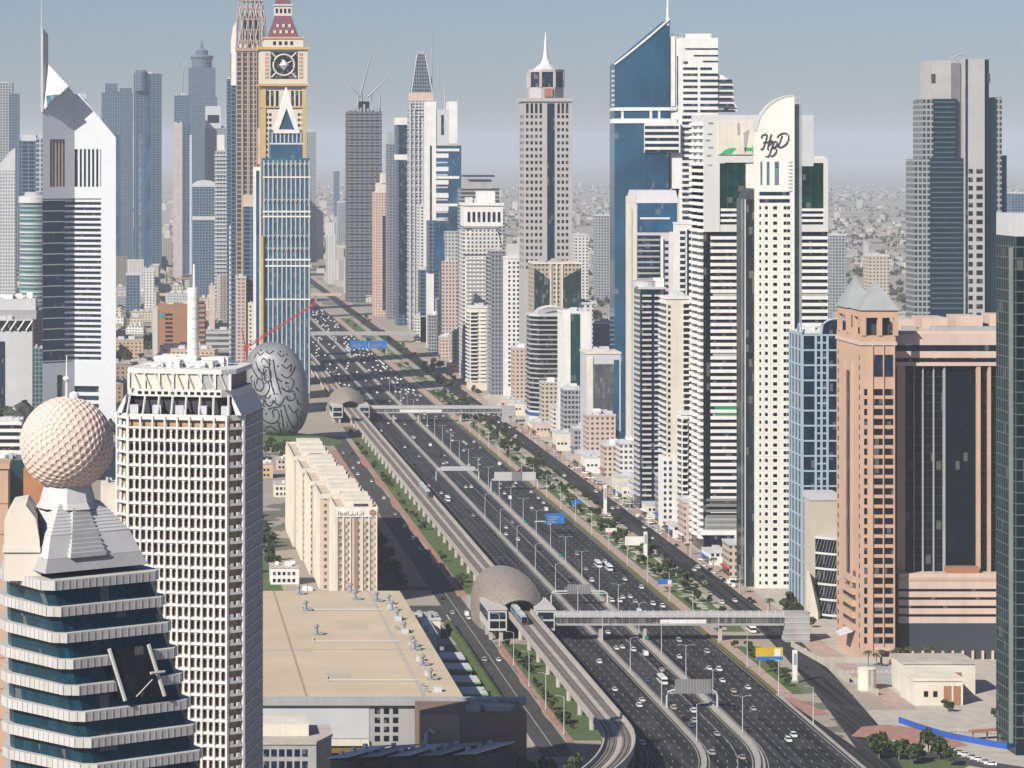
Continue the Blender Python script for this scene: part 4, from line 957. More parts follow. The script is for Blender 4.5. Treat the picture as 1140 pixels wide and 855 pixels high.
MB().prism([(-2,2),(w*.16,2),(w*.4,8),(-2,8)], [0,0,0,0], [22,3,3,22]).build('raking_wall', CREAM, t)

# white curved-top tower with script letters
def script_tower():
    D = 1507.0; xl = W(842, D); s = D/F; w = 42.5*s; t = thing('script_sign_tower', 'cream white slab tower with a curved sail top carrying large script letters', 'tower', (xl, D, 0)); IV = mat('ivory_cladding', (.78,.765,.70), .75, var=.04, stain=.08)
    zs = Z(178, D); zt = Z(107, D); n = 12
    prof = [(0, 0), (w, 0), (w, zt)]+[(w*(1-i/n), zt-(zt-zs)*.64*(1-math.sqrt(1-.985*(i/n)**2))) for i in range(1, n+1)]
    MB().ext(prof, 0, 7).build('wall', IV, t); MB().box(0, w, 7, 26, 0, zs-2).build('rear_wall', IV, t)
    cap = [(w, -.1, zt)]+[(w*(1-i/n), -.1, zt-(zt-zs)*.64*(1-math.sqrt(1-.985*(i/n)**2))) for i in range(1, n+1)]
    MB().ext([(p[0], p[2]+.7) for p in cap]+[(p[0], p[2]) for p in cap[::-1]], -.2, 7.2).build('coping', LGREY, t)
    MB().box(w, w+4.2, 3, 20, 0, Z(116, D)).build('shaded_fin', mat('shade_grey_fin', (.30,.32,.34), .5), t)  # shaded side of the tower, its shade put into a darker grey
    MB().box(w+4.2, w+9.5, 1, 27, Z(185,D), Z(128,D)).build('rear_slab', LGREY, t)
    MB().box(-4.6, 0, 5, 26, 0, Z(222, D)).build('side_glazing', glass('side_dark_glass', (.02,.03,.033), .1), t)
    m = MB(); m.ext([(-4.6, Z(222,D)), (0, Z(222,D)), (0, Z(210,D)), (-2.5, Z(213,D))], 5, 24); m.build('side_curve', DARK, t)
    for k in range(2): MB().box(-4.7, -4.2, 4.8+k*7, 5.3+k*7, 0, Z(222,D)).build('side_mullion', LGREY, t)
    cols = [((px-842)*s, (px-842)*s+wd*s) for px, wd in ((845.3,1.9),(851.6,3.0),(860.6,4.4),(872.3,3.2),(876.2,3.2))]
    rows = [(Z(y+3.6,D), Z(y,D)) for y in frange(229.5, 655, 8.52)]
    windows(t, 'front', 0, cols, rows, BLACKG, .12)
    windows(t, 'front', 0, [((845.3-842)*s, (884-842-5)*s)], [(Z(217.5,D),Z(213.5,D)), (Z(225.5,D),Z(221.5,D))], NAVY, .15)
    for px, wd, a, b_ in ((846.5,2,180,206),(853.5,3,180,206),(862.5,4.5,180,206)): windows(t, 'front', 0, [((px-842)*s,(px-842+wd)*s)], [(Z(b_,D),Z(a,D))], SKYG, .12, 'tall_window')
    sl = MB()
    for k in range(9): sl.box((878-842)*s, (882-842)*s, -.2, 0, Z(180+k*4+1.4,D), Z(180+k*4,D))
    sl.build('vent_slots', GREY, t)
    jn = MB()
    for y in frange(233.6, 655, 8.52): jn.box(0, w, -.03, .02, Z(y+1.9,D), Z(y+1.6,D))
    for px in (850.2,857.8,867.5,880.6): jn.box((px-842)*s-.06, (px-842)*s+.06, -.04, .02, 4, Z(229,D))
    jn.build('panel_joint', mat('joint_beige', (.52,.50,.45), .8), t)
    # script letters H, B, D on the top field
    def script(strokes, r=.38):
        for st in strokes:
            P = [Vector((q[0], q[1], 0)) for q in st]; out = []
            for i in range(len(P)-1):
                p0, p1, p2, p3 = P[max(i-1,0)], P[i], P[i+1], P[min(i+2, len(P)-1)]
                for k in range(5):
                    x = k/5; out.append(.5*((2*p1)+(p2-p0)*x+(2*p0-5*p1+4*p2-p3)*x*x+(3*p1-p0-3*p2+p3)*x**3))
            out.append(P[-1])
            MB().tube([((q.x-842)*s, -.35, Z(q.y, D)) for q in out], r, 5).build('script_letter', mat('letter_black', (.03,.03,.035), .5) if 'letter_black' not in bpy.data.materials else bpy.data.materials['letter_black'], t)
    script([[(847.2,153.5),(848.5,150.6),(851.5,149.6),(853.6,150.4),(852,157),(849.6,164),(847.6,166.4),(846.4,165.2)], [(858.6,149.2),(856.6,155),(854.8,162),(854.4,166),(855.6,166.6)], [(849.2,158.8),(853,158.4),(857,157.4),(859.6,156)]], .29)
    script([[(861.2,158.6),(859,164),(856.6,171),(854.4,174.4),(852,173.6)], [(855.6,161.8),(860,158.2),(864.2,157.8),(864.8,160.6),(862,163.8),(859.4,165)], [(859.8,165),(863.4,165.2),(864,168.6),(861,172.6),(857.4,174)]], .29)
    script([[(870.6,150.8),(868.6,156),(866.8,161),(865.6,163.8)], [(864.6,153.2),(868,149.6),(873,148.2),(877,150.2),(877.4,155),(874.6,160.4),(869.4,163.8),(865.8,163.6),(864.2,161.6)]], .29)
script_tower()

def striped_tower():
    D = 1642.0; s = D/F; xl = W(783, D); w = (921-783)*s; dp = 34; z1 = Z(176, D); t = thing('striped_glass_tower', 'black and white banded tower with green glass panels and a white portal frame top', 'tower', (xl, D, 0))
    GF = mat('frame_grey_white', (.60,.60,.58), .7, var=.04, stain=.1)
    MB().box(0, w, 0, dp, 0, z1-3).build('glass_wall', BLACKG, t)
    zz = [Z(y, D) for y in frange(264.5, 575, 7.42)]
    slabs(t, [(4.5,-.7),(w+.2,-.7),(w+.2,dp),(-.3,dp),(-.3,4.5)], [z-1.0 for z in zz], 1.75, WHITE, 'floor_band')
    for y in (328, 396, 461): MB().box(5, w+.1, -.25, 0, Z(y+3,D), Z(y-3,D)).build('plant_floor', GREY, t)
    MB().box(6, w*.44, -.5, 0, Z(462,D), Z(452,D)).build('green_sign_panel', mat('green_panel', (.02,.24,.10), .5), t)
    # wavy balconies on the road side
    for z in [Z(y, D) for y in frange(138, 600, 7.42)]:
        m = MB(); ys = [dp*i/12 for i in range(13)]; pts = [(-1.5-1.0*math.sin(y/dp*4*math.pi), y) for y in ys]
        m.prism([(0,0)]+[(0,dp)]+pts[::-1] if False else pts[::-1]+[(0,0),(0,dp)], z-.9, z+.8); m.build('balcony', WHITE, t)
    # portal frame top
    y0 = 128
    MB().box(-.2, (845-783)*s, -1.2, dp, Z(181,D), Z(y0,D)).build('attic_wall', GF, t)
    MB().box(0, 8.5, -1.4, dp, Z(258,D), Z(181,D)).build('frame_post', GF, t); MB().box(8.5, w*.99, -1.1, 0, Z(258,D), Z(250,D)).build('frame_beam', GF, t)
    MB().box(8.5, w, -.6, 0, Z(232,D), Z(182,D)).build('green_glazing', glass('emerald_glass', (.003,.035,.026), .12, .5, (3,3,3), blinds=.03), t)
    slabs(t, rect(8.6, w, -.75, 0), [Z(y, D) for y in (235, 241, 247)], 1.4, WHITE, 'floor_band')
    MB().box((882-783)*s, w, -1.0, dp*.8, z1-2.6, z1).build('frame_beam', GF, t); MB().box(w-2.2, w+.2, -1.05, dp*.8, Z(258,D), z1-2.6).build('frame_post', GF, t)
    gm = MB()
    for k in range(13): gm.box(8.5+k*4.4-.1, 8.5+k*4.4+.1, -.75, -.6, Z(232,D), Z(182,D))
    gm.build('mullions', DARK, t)
    bd = MB().box((799-783)*s, (846-783)*s, -1.9, -1.2, Z(172,D), Z(136,D)).build('billboard', CREAM, t)
    GP = mat('billboard_green', (.05,.40,.17), .5); m = MB()
    m.ext([((x-783)*s, Z(y,D)) for x, y in ((801,171.5),(813,171),(819,165),(812,164.5),(806,167))], -2.1, -1.9); m.build('green_shape', GP, bd)
    m = MB(); m.ext([((x-783)*s, Z(y,D)) for x, y in ((828,168),(837,168),(837,171),(842.5,166),(837,161.5),(837,164.5),(828,164))], -2.1, -1.9); m.build('green_arrow', GP, bd)
    m = MB(); m.ext([((x-783)*s, Z(y,D)) for x, y in ((820,150),(823,150),(822,137),(820,137))], -2.1, -1.9); m.build('dark_mark', GREY, bd)
    m = MB(); m.ext([((x-783)*s, Z(y,D)) for x, y in ((828,170),(829,170),(833,144),(827,148))], -2.1, -1.9); m.build('dark_mark', GREY, bd)
    for (x, y) in ((788,136),(787,148),(785,155),(788,163),(786,172),(787,183)): MB().box((x-783)*s, (x-783)*s+2.2, -1.65, -1.2, Z(y+1.4,D), Z(y,D)).build('wall_lettering', GREY, t)
    MB().box(1, w*.98, -3, 0, 12, Z(575,D)).build('podium', GREY, t)
    lv = MB()
    for k in range(6): lv.box(1, w*.98, -3.25, -3, 13+k*2.9, 14.4+k*2.9)
    lv.build('louvre', mat('louvre_grey', (.22,.22,.21), .7), t)
    MB().box(-2, w, -4, 0, 9.6, 12).build('canopy_band', WHITE, t); MB().box(2, w*.9, -3.5, 0, 0, 9.6).build('shopfront', BLACKG, t)
    m = MB()
    for k in range(3): m.box(30, w, -3.8, -3.5, 1.5+k*2.8, 2.6+k*2.8)
    m.build('white_rail', WHITE, t)
    roof_plant(t, 10, w*.7, 4, dp-4, z1-3, 6, GREY, 2, 5); MB().box((916-783)*s, (921-783)*s, 6, 20, Z(312,D), Z(174,D)).build('side_panel', GF, t)
striped_tower()

def balcony_tower(name, label, D, a, b, ytop, ybase, dp, wallm, slabm, step=3.5, cols=(), cat='tower', side=True, wave=False, glassm=None):
    xl = W(a, D); w = W(b, D)-xl; z = Z(ytop, D); t = thing(name, label, cat, (xl, D, 0))
    MB().box(0, w, 0, dp, 0, z).build('wall', wallm, t)
    zs = frange(8, z-2, step)
    if side: slabs(t, rect(-1.3, 0, 1, dp-1), zs, 1.15, slabm, 'balcony')
    for (u0, u1) in cols: slabs(t, rect(u0, u1, -1.2, 0), zs, 1.1, slabm, 'balcony')
    if cols: MB().box(cols[0][0], cols[0][1], -.1, 0, 8, z-3).build('balcony_glazing', BLACKG, t)
    if side: MB().box(-.1, 0, 1, dp-1, 8, z-3).build('side_glazing', BLACKG, t)
    MB().box(-.5, w+.4, -.5, dp+.4, z, z+1.3).build('parapet', slabm, t); roof_plant(t, 1, w-1, 2, dp-2, z+.02, 5, LGREY, len(label), 4)
    return t, w, z
# cream flats and their neighbours
D = 1745; t, w, z = balcony_tower('cream_flats', 'cream yellow residential tower with a blank centre strip and small balconies', D, 742, 771, 333, 590, 22, CREAM, WHITE, 3.4, [(w_, w_+3.4) for w_ in (9.6,)])
windows(t, 'front', 0, [(.8,2.2)], [(q, q+1.7) for q in frange(9, z-3, 3.4)], BLACKG); windows(t, 'front', 0, [(10,11.4)], [(q+1.1, q+2.8) for q in frange(30, z-3, 3.4)], NAVY)
MB().box(-2.6, 12.4, -2.6, 12, 0, Z(508, D)).build('lower_wing', WHITE, t); windows(t, 'front', -2.6, [(-2,-.6),(1,2.4),(8.6,10.2)], [(q, q+1.7) for q in frange(6, Z(512,D), 3.4)], NAVY)
MB().box(-2.6, 5, -4.4, -2.6, 3.4, 4.2).build('red_awning', mat('red_awning', (.45,.05,.05), .7), t)
t, w, z = balcony_tower('white_stack_tower', 'slender white tower of stacked rounded balconies beside the banded tower', 1700, 759, 770, 462, 600, 14, WHITE, WHITE, 3.4, [(0.5,3.2)])
MB().box(3.6, 5.3, -.4, 0, 4, z-4).build('dark_slot', BLACKG, t)
t, w, z = balcony_tower('dark_balcony_tower', 'dark residential tower with scalloped white balconies in front of the blue topped tower', 1835, 713, 741, 322, 560, 24, NAVY, LGREY, 3.3, [(1,6.4),(8.2,13.6)])
MB().lathe([(7.2,z+1.3),(7.6,z+4.4),(7.9,z+4.8)], 20, 5, 10).build('curved_crown', LGREY, t); MB().box(9.5, 14.4, 2, 12, z+1.3, z+6.5).build('lift_house', WHITE, t)
# beige edged tower with a blue glass top
D = 1965; s = D/F; xl = W(708, D); w = 47*s; z = Z(212, D); t = thing('blue_topped_tower', 'pale edged tower with a dark blue glass upper box and a pale roof hood', 'tower', (xl, D, 0))
MB().box(0, w, 0, 40, 0, z-8).build('wall', LGREY, t); MB().box(-.3, 0, .6, 39, 3, z-4).build('side_wall', CREAM, t); MB().box(-.6, -.3, 10, 14, 3, z-12).build('side_groove', GREY, t)
MB().box(.8, w-1.2, -.5, 0, Z(258,D), Z(226,D)).build('glass_box', BLUEG, t); MB().box(2.6, w*.8, -.75, -.5, Z(244,D), Z(242,D)).build('white_bar', WHITE, t)
MB().box(.8, 15.4, -.4, 0, 20, Z(262,D)).build('glass_front', NAVY, t)
for y in frange(266, 320, 6.2): MB().box(1, 15, -.55, -.4, Z(y+2,D), Z(y,D)).build('floor_line', GREY, t)
MB().box(15.6, 17.2, -1.2, 0, 10, Z(265,D)).build('white_fin', WHITE, t); windows(t, 'front', 0, [(18.4,20.6)], [(q, q+1.9) for q in frange(110, Z(265,D), 4)], NAVY)
MB().box(21.4, w+.2, -.6, 0, 4, Z(258,D)).build('pale_pier', CREAM, t); MB().prism(rect(-.4,w+.4,-.6,40), z-8, z, rect(1.5,w-1,3,36)).build('roof_hood', LGREY, t)
t2 = thing('slotted_tower', 'narrow white framed tower with a dark vertical slot behind the cream flats', 'tower', (W(757,1900), 1900, 0)); z = Z(250,1900); MB().box(0, 10.6, 0, 24, 0, z).build('wall', WHITE, t2)
MB().box(4.3, 6.6, -.3, 0, 6, z-3).build('dark_slot', NAVY, t2); slabs(t2, rect(-.1,3.2,-.5,0), frange(20, z-4, 3.7), 1.4, WHITE, 'floor_band'); MB().box(0, 3.2, -.2, 0, 18, z-4).build('window_band', NAVY, t2); MB().box(-.3,10.9,-.3,24,z,z+1).build('parapet', WHITE, t2)

# blue sail tower with spire
def sail_tower():
    D = 2190.0; s = D/F; ref = W(687, D); t = thing('blue_sail_tower', 'tallest blue glass tower with a slanted sail roof, white spire and white banded wing', 'tower', (ref, D, 0))
    def q(px): return (px-687)*s
    n = 10; wl = q(746)
    arc = [(wl*i/n, 14-13*math.sin(math.pi*.5*(.15+.85*i/n))**1.2) for i in range(n+1)]
    zl, zr_ = Z(72, D), Z(22, D)
    foot = arc+[(wl, 34), (0, 34)]
    tz = [zl+(zr_-zl)*(x/wl)**1.05 for x, y in foot]
    MB().prism(foot, 0, tz).build('glass_sail', glass('sail_blue_glass', (.010,.062,.118), .06, .25, (3,3,3.7), blinds=.008, pane=.2, spec=.45), t)
    m = MB(); pts = [(x, y-.4, zl+(zr_-zl)*(x/wl)**1.05) for x, y in arc]
    m.tube([(x-.1, y-.2, z+.4) for x, y, z in pts], .75, 5); m.build('sail_edge', WHITE, t)
    for k in range(8): MB().box(-1.2, 1.2, 12, 18, Z(80+k*5.4,D), Z(77.6+k*5.4,D)).build('edge_fin', LGREY, t)
    MB().lathe([(1.3, zr_-4), (1.3, zr_+2), (.9, zr_+8), (.25, Z(-12,D))], 10, q(744), 2).build('spire', WHITE, t)
    MB().prism([(x-.5, y-.9) for x, y in arc]+[(wl+5, 1), (wl+5, 30), (-.4, 30)], Z(137,D), Z(132,D)).build('white_band', WHITE, t)
    MB().prism([(x-.5, y-.9) for x, y in arc]+[(wl+5, 1), (wl+5, 30), (-.4, 30)], Z(123,D), Z(119.5,D)).build('white_band', WHITE, t)
    for px in (691, 694, 710, 716, 724, 733): i = int((q(px)/wl)*n); MB().box(q(px), q(px)+1.6, arc[i][1]-1.0, arc[i][1]+.5, Z(132,D), Z(123,D)).build('band_pier', WHITE, t)
    # white banded block in front of the lower sail
    MB().box(q(718), q(757), -1.6, 20, Z(170,D), Z(137.1,D)).build('banded_wall', WHITE, t)
    for k in range(5): MB().box(q(719)-1, q(755), -1.85, -1.6, Z(143.5+k*6.6,D), Z(140.2+k*6.6,D)).build('window_band', NAVY, t)
    MB().box(q(720), q(744), -1.0, 20, 0, Z(170,D)).build('lower_glazing', BLUEG, t)
    # tall white slab
    zs = Z(42, D)
    MB().box(q(747), q(800), 2, 32, Z(210,D), zs).build('wing_wall', WHITE, t); MB().box(q(757), q(800), 2.2, 32, 0, Z(210,D)).build('wing_wall', WHITE, t)
    MB().box(q(747.5), q(752), 1.2, 2, Z(118,D), Z(40,D)).build('white_fin', WHITE, t); MB().box(q(754), q(755), 1.6, 2, Z(118,D), Z(62,D)).build('dark_slot', NAVY, t)
    m = MB(); m.ext([(q(x), Z(y, D)) for x, y in ((800,120),(822,120),(818,114),(817,92),(806,84),(800,82))], 3, 30); m.build('stepped_wing', WHITE, t)
    for k in range(12):
        y = 68.2+k*6.75
        if y > 130: break
        x1 = 777 if k else 766
        MB().box(q(761), q(x1), 1.7, 2, Z(y+2.6,D), Z(y,D)).build('window_band', NAVY, t)
        x1 = (783, 793, 800, 815.5, 816, 816, 816, 817, 819)[min(k, 8)]
        if k: MB().box(q(780), q(x1), 1.65 if x1 < 800 else 1.6, 3.2, Z(y+2.6,D), Z(y,D)).build('window_band', NAVY, t)
    for y, x0 in ((53.5,763),(61,773),(67.5,783)): MB().box(q(x0), q(800), 1.62, 2, Z(y+1.5,D), Z(y,D)).build('window_band', NAVY, t)
    for k in range(22): MB().box(q(760), q(772), 1.5, 2, Z(128.6+k*6.6+3,D), Z(128.6+k*6.6,D)).build('window_band', NAVY, t)
    m = MB()
    for k in range(9): x = 748+k*1.9; m.tube([(q(x), 4, zs), (q(x+.5), 4, zs+2.4+.7*math.sin(k*2.1)), (q(x+1.5), 4, zs+1.6)], .35, 4)
    m.build('roof_lettering', GREY, t); MB().box(q(766), q(794), 8, 24, zs, Z(37,D)).build('roof_house', WHITE, t)
    MB().box(q(812), q(822), 4, 20, Z(124,D), Z(120,D)).build('roof_terrace', WHITE, t)
sail_tower()

# stepped grey-blue tower far to the east
def stepped_tower():
    D = 2300.0; s = D/F; ref = W(1017, D); t = thing('stepped_twin_core_tower', 'stepped dark blue glass tower with grey concrete cores standing alone to the east', 'tower', (ref, D, 0))
    def q(px): return (px-1017)*s
    SG = glass('stepped_petrol_glass', (.004,.026,.042), .12, .3, blinds=.0); FLN = mat('floor_line_slate', (.10,.13,.15), .6)
    GC = mat('core_concrete', (.42,.415,.41), .8, var=.06, stain=.1)
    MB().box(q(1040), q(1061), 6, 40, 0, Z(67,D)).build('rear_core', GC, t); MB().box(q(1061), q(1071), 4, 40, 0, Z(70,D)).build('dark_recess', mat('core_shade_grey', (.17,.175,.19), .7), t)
    MB().box(q(1072), q(1095), -3, 40, 0, Z(65.5,D)).build('front_core', GC, t); MB().box(q(1073.5), q(1076), -3.3, -3, 0, Z(66,D)).build('blue_strip', NAVY, t)
    MB().box(q(1095), q(1101), 0, 40, 0, Z(66,D)).build('glass_shaft', SG, t)
    MB().box(q(1038), q(1066), 1, 40, 0, Z(110,D)).build('glass_wing', SG, t); MB().box(q(1096), q(1112), 2, 40, 0, Z(110,D)).build('glass_wing', SG, t)
    MB().box(q(1035), q(1072), -2, 30, 0, Z(176,D)).build('lower_glass_wing', SG, t); MB().box(q(1112), q(1122.5), 4, 34, 0, Z(173,D)).build('lower_glass_wing', SG, t)
    FG = facade('balcony_grid', (.30,.31,.32), (.03,.045,.06), 3.2, 4.2, .7, .65)
    MB().box(q(1027), q(1039), 0, 28, 0, Z(110,D)).build('balcony_stack', FG, t); MB().box(q(1017.5), q(1036), -1, 24, 0, Z(177,D)).build('balcony_stack', FG, t); MB().box(q(1110.5), q(1116), 1.5, 30, 0, Z(108,D)).build('balcony_stack', FG, t)
    for k in range(15): MB().box(q(1039), q(1064), .75, 1, Z(113+k*5.6+1.2,D), Z(113+k*5.6,D)).build('floor_line', FLN, t)
    for k in range(30): MB().box(q(1036), q(1071.5), -2.3, -2, Z(180+k*5.6+1.2,D), Z(180+k*5.6,D)).build('floor_line', FLN, t)
    windows(t, 'front', -3, [(q(1077),q(1081.6)),(q(1085.8),q(1092.6))], [(Z(y+5,D), Z(y,D)) for y in frange(188, 350, 9.4)], BLACKG, .2)
    MB().tube([(q(1064),10,Z(66,D)),(q(1070),10,Z(61,D)),(q(1077),10,Z(59.5,D))], .5, 4).build('roof_crane', GREY, t)
    for px in (1041.5, 1100.5): MB().box(q(px)-1.2, q(px)+1.2, 5.5 if px < 1050 else -.3, 8, Z(92,D), Z(82,D)).build('dark_opening', DARK, t)
stepped_tower()

# towers between the two footbridges
t, w, z = balcony_tower('grey_glass_office', 'grey glass office slab with a pale stone frame and low pink podium', 2120, 653, 691, 394, 500, 30, LGREY, CREAM, 3.6, side=False)
MB().box(4.6, 18.6, -.4, 0, 22, z-7).build('glass_front', glass('grey_bronze_glass', (.085,.085,.095), .2, .3, (1.7,1.7,3.6)), t); MB().box(18.7, 22, -.5, 0, 8, z-4).build('blue_strip', BLUEG, t)
MB().box(0, 4.4, -.6, 0, 8, z-2).build('stone_frame', CREAM, t); MB().box(0, 22.6, -12, -.7, 0, 17).build('podium', LPINK, t); roof_plant(t, 3, 20, -11, -2, 17, 6, GREY, 3, 3)
t, w, z = balcony_tower('teal_strip_tower', 'white tower with a tall teal glass strip facing the service road', 2235, 627, 657, 349, 497, 30, WHITE, WHITE, 3.5, side=False)
MB().box(5.4, 12.2, -.35, 0, 6, z-.6).build('teal_glazing', TEALG, t); MB().box(0, 5.2, -.7, 0, 2, z+2).build('white_pier', WHITE, t); slabs(t, rect(13, 19.4, -1.0, 0), frange(8, Z(394,2235), 3.5), 1.5, WHITE, 'balcony'); MB().box(13, 19, -.2, 0, 6, Z(392,2235)).build('balcony_glazing', BLACKG, t)
MB().box(12.4, 19.6, -1.3, 0, Z(390,2235), z+1.5).build('white_crown', WHITE, t)
def octagon_tower():
    D = 2385.0; s = D/F; cx = W(617, D); z = Z(352, D); t = thing('octagonal_dark_tower', 'dark octagonal tower ringed by grey balcony bands with an open roof frame', 'tower', (cx, D, 0)); w = 17.5
    pts = [(-w+6, 0), (w-3, 0), (w, 4), (w, 30), (-w, 30), (-w, 8)]
    MB().prism(pts, 0, z).build('glass_core', BLACKG, t); o = [(x*1.04, y*1.04-.6) for x, y in pts]
    slabs(t, o, frange(14, z-2, 3.75), 1.15, GREY, 'balcony_band'); MB().prism(o, z-.2, z+1.6).build('parapet', LGREY, t)
    MB().prism([(x*1.05, y*1.05-.8) for x, y in pts], 0, 12).build('podium', LGREY, t); MB().prism([(x*1.07, y*1.07-1.2) for x, y in pts], 8, 10.5).build('podium_sign_band', mat('blue_sign', (.04,.08,.25), .5), t)
    n = 8; hoop = [(-w*.75+w*1.5*i/n, 6, z+1.5+5.5*math.sin(math.pi*i/n)**.5) for i in range(n+1)]
    for yy in (6, 14, 22): MB().tube([(p[0], yy, p[2]) for p in hoop], .5, 5).build('roof_frame', LGREY, t)
    MB().box(-w*.5, w*.5, 10, 22, z+1.5, z+5).build('lift_house', GREY, t)
octagon_tower()
# brown and dark tower with inverted triangle top
D = 2500; s = D/F; ref = W(594, D); z = Z(294, D); w = 53*s; t = thing('bronze_frame_tower', 'tan framed tower with dark green corner glazing under a flat roof', 'tower', (ref, D, 0)); BR = facade('bronze_stone', (.42,.36,.29), (.05,.05,.055), 3.1, 3.7, .55, .45)
MB().box(0, w, 0, 34, 0, z).build('wall', BR, t); GGR = glass('dark_green_glass', (.025,.045,.045), .15)
m = MB(); m.ext([(.5, Z(345,D)), (13, Z(345,D)), (13, Z(311,D)), (.5, Z(298,D))], -.5, 0); m.build('corner_glazing', GGR, t); m = MB(); m.ext([(w-16, Z(345,D)), (w, Z(345,D)), (w, Z(298,D)), (w-16, Z(311,D))], -.5, 0); m.build('corner_glazing', GGR, t)
MB().box(-.3, w+.3, -.7, 34.3, z, z+1.4).build('parapet', CREAM, t); roof_plant(t, 2, w-2, 3, 30, z+.02, 6, GREY, 9, 4); MB().box(0, w, -.4, 0, 5, Z(346,D)).build('lower_glazing', GGR, t)
for u in (13.2, 18, 22.5): MB().box(u, u+1.2, -.9, 0, 5, z).build('stone_pier', CREAM, t)
# tall grey tower with the drum and needle
def needle_tower():
    D = 2610.0; s = D/F; ref = W(594, D); w = 43*s; z = Z(113, D); dp = 34; t = thing('needle_tower', 'very tall grey gridded tower topped by an octagonal drum and white needle', 'tower', (ref, D, 0)); GT = mat('needle_grey', (.42,.40,.395), .75, var=.05, stain=.08)
    MB().box(-8, w-.2, 0, dp, 0, z).build('wall', GT, t); cw = 4.9
    cols = [(-6.4,-4.4),(-2.6,-.6),(1.2,3.2),(5,7)]+[(w-9.6+k*3.6-3, w-7.6+k*3.6-3) for k in range(3)]
    rows = [(Z(y+3.5,D), Z(y,D)) for y in frange(128, 300, 7.3)]
    windows(t, 'front', 0, cols, rows, BLACKG, .15, most=180)
    for c in cols: MB().box(c[0], c[1], -.25, 0, Z(126,D), Z(115,D)).build('top_slot', BLACKG, t)
    MB().box(11.5, 17.5, -.4, 0, 10, z-1.5).build('dark_shaft', NAVY, t)
    windows(t, 'left', -8, [(4,8),(13,17),(22,26)], rows[:24], BLACKG, .15)
    MB().box(-9.4, w+1, -1.2, dp+1, z, z+3).build('cornice', GT, t)
    c0 = (w-8)/2; k8 = 8; r0 = 15.6
    def oct_(r): return [(c0+r*math.cos(math.pi/8+math.pi/4*i), 16+r*math.sin(math.pi/8+math.pi/4*i)) for i in range(8)]
    z1, z2 = Z(97, D), Z(80, D)
    MB().prism(oct_(r0), z+3, z1).build('drum_base', GT, t); MB().prism(oct_(r0-.9), z1, z2).build('drum_glazing', NAVY, t)
    for x, y in oct_(r0-.4): MB().lathe([(1.3, z1-.1), (1.3, z2+.1)], 6, x, y).build('drum_pier', GT, t)
    MB().prism(oct_(r0+.6), z2, z2+2.2).build('drum_cornice', GT, t)
    MB().box(c0-3, c0+4, 16-r0-.5, 16-r0+2, z+4, z1-1).build('orange_screen', mat('orange_net', (.36,.16,.10), .8), t)
    MB().prism(oct_(r0*.75), z2+2.2, Z(70,D), oct_(r0*.3)).build('roof_cone', LGREY, t)
    MB().lathe([(4.4, Z(70,D)), (2.8, Z(66,D)), (2.0, Z(62,D)), (.3, Z(35,D))], 12, c0, 16).build('needle', WHITE, t)
needle_tower()

structure('side_road', MB().prism([(262,1092),(270,1100),(285,1098),(300,1080),(318,1062),(330,1052),(322,1046),(300,1062),(284,1082),(270,1086)], -.1, .16), ASPH2)
m = MB()
for k in range(6): m.rbox(283+k*1.5, 1103-k*2.6, R(-60), 5.0, .22, .1, .24)
structure('parking_lines', m, PAINT)
structure('red_corner_paving', MB().prism([(262,1128),(276,1120),(292,1104),(300,1110),(296,1140),(280,1150),(270,1146)], -.1, .15).prism([(253.6,1208),(258,1206),(264,1172),(256,1168)], -.1, .151), bpy.data.materials['red_paving'])
structure('corner_lawn', MB().prism([(266,1066),(284,1064),(292,1076),(280,1086),(268,1084)], -.1, .2), LAWN)
t = thing('plot_fence', 'low pale post fence around the sandy plot behind the blue hoarding', 'fence', (300, 1136, 0))
me = MB().box(-.12,.12,-.12,.12,0,1.7).mesh('post', PALEP)
for k in range(26): inst('post', me, t, (k*1.5, -k*.35, 0))
m = MB(); m.prism([(0,-.05),(37.5,-8.8),(37.5,-8.6),(0,.15)], .5, .7).prism([(0,-.05),(37.5,-8.8),(37.5,-8.6),(0,.15)], 1.2, 1.4); m.build('rail', PALEP, t)
t = thing('site_shed', 'brown open site shed on posts beside the blue hoarding', 'shed', (310, 1122, 0), R(18)); MB().box(-7,7,-1.6,1.6,3.2,3.6).build('roof', BROWN, t)
for u in (-6,0,6): MB().box(u-.2,u+.2,-.2,.2,0,3.2).build('post', BROWN, t)
t = thing('guard_wall', 'long cream boundary wall on the pavement before the pink tower', 'wall', (283, 1330, 0)); m = MB(); m.prism([(0,0),(.7,0),(9,-118),(8.3,-118)], 0, 2.2); m.build('wall', PALEP, t)
for k in range(7): u = k/6; MB().box(.0+8.3*u-.1, .8+8.3*u, -118*u-.4, -118*u+.4, 0, 2.7).build('wall_pier', PALEP, t)
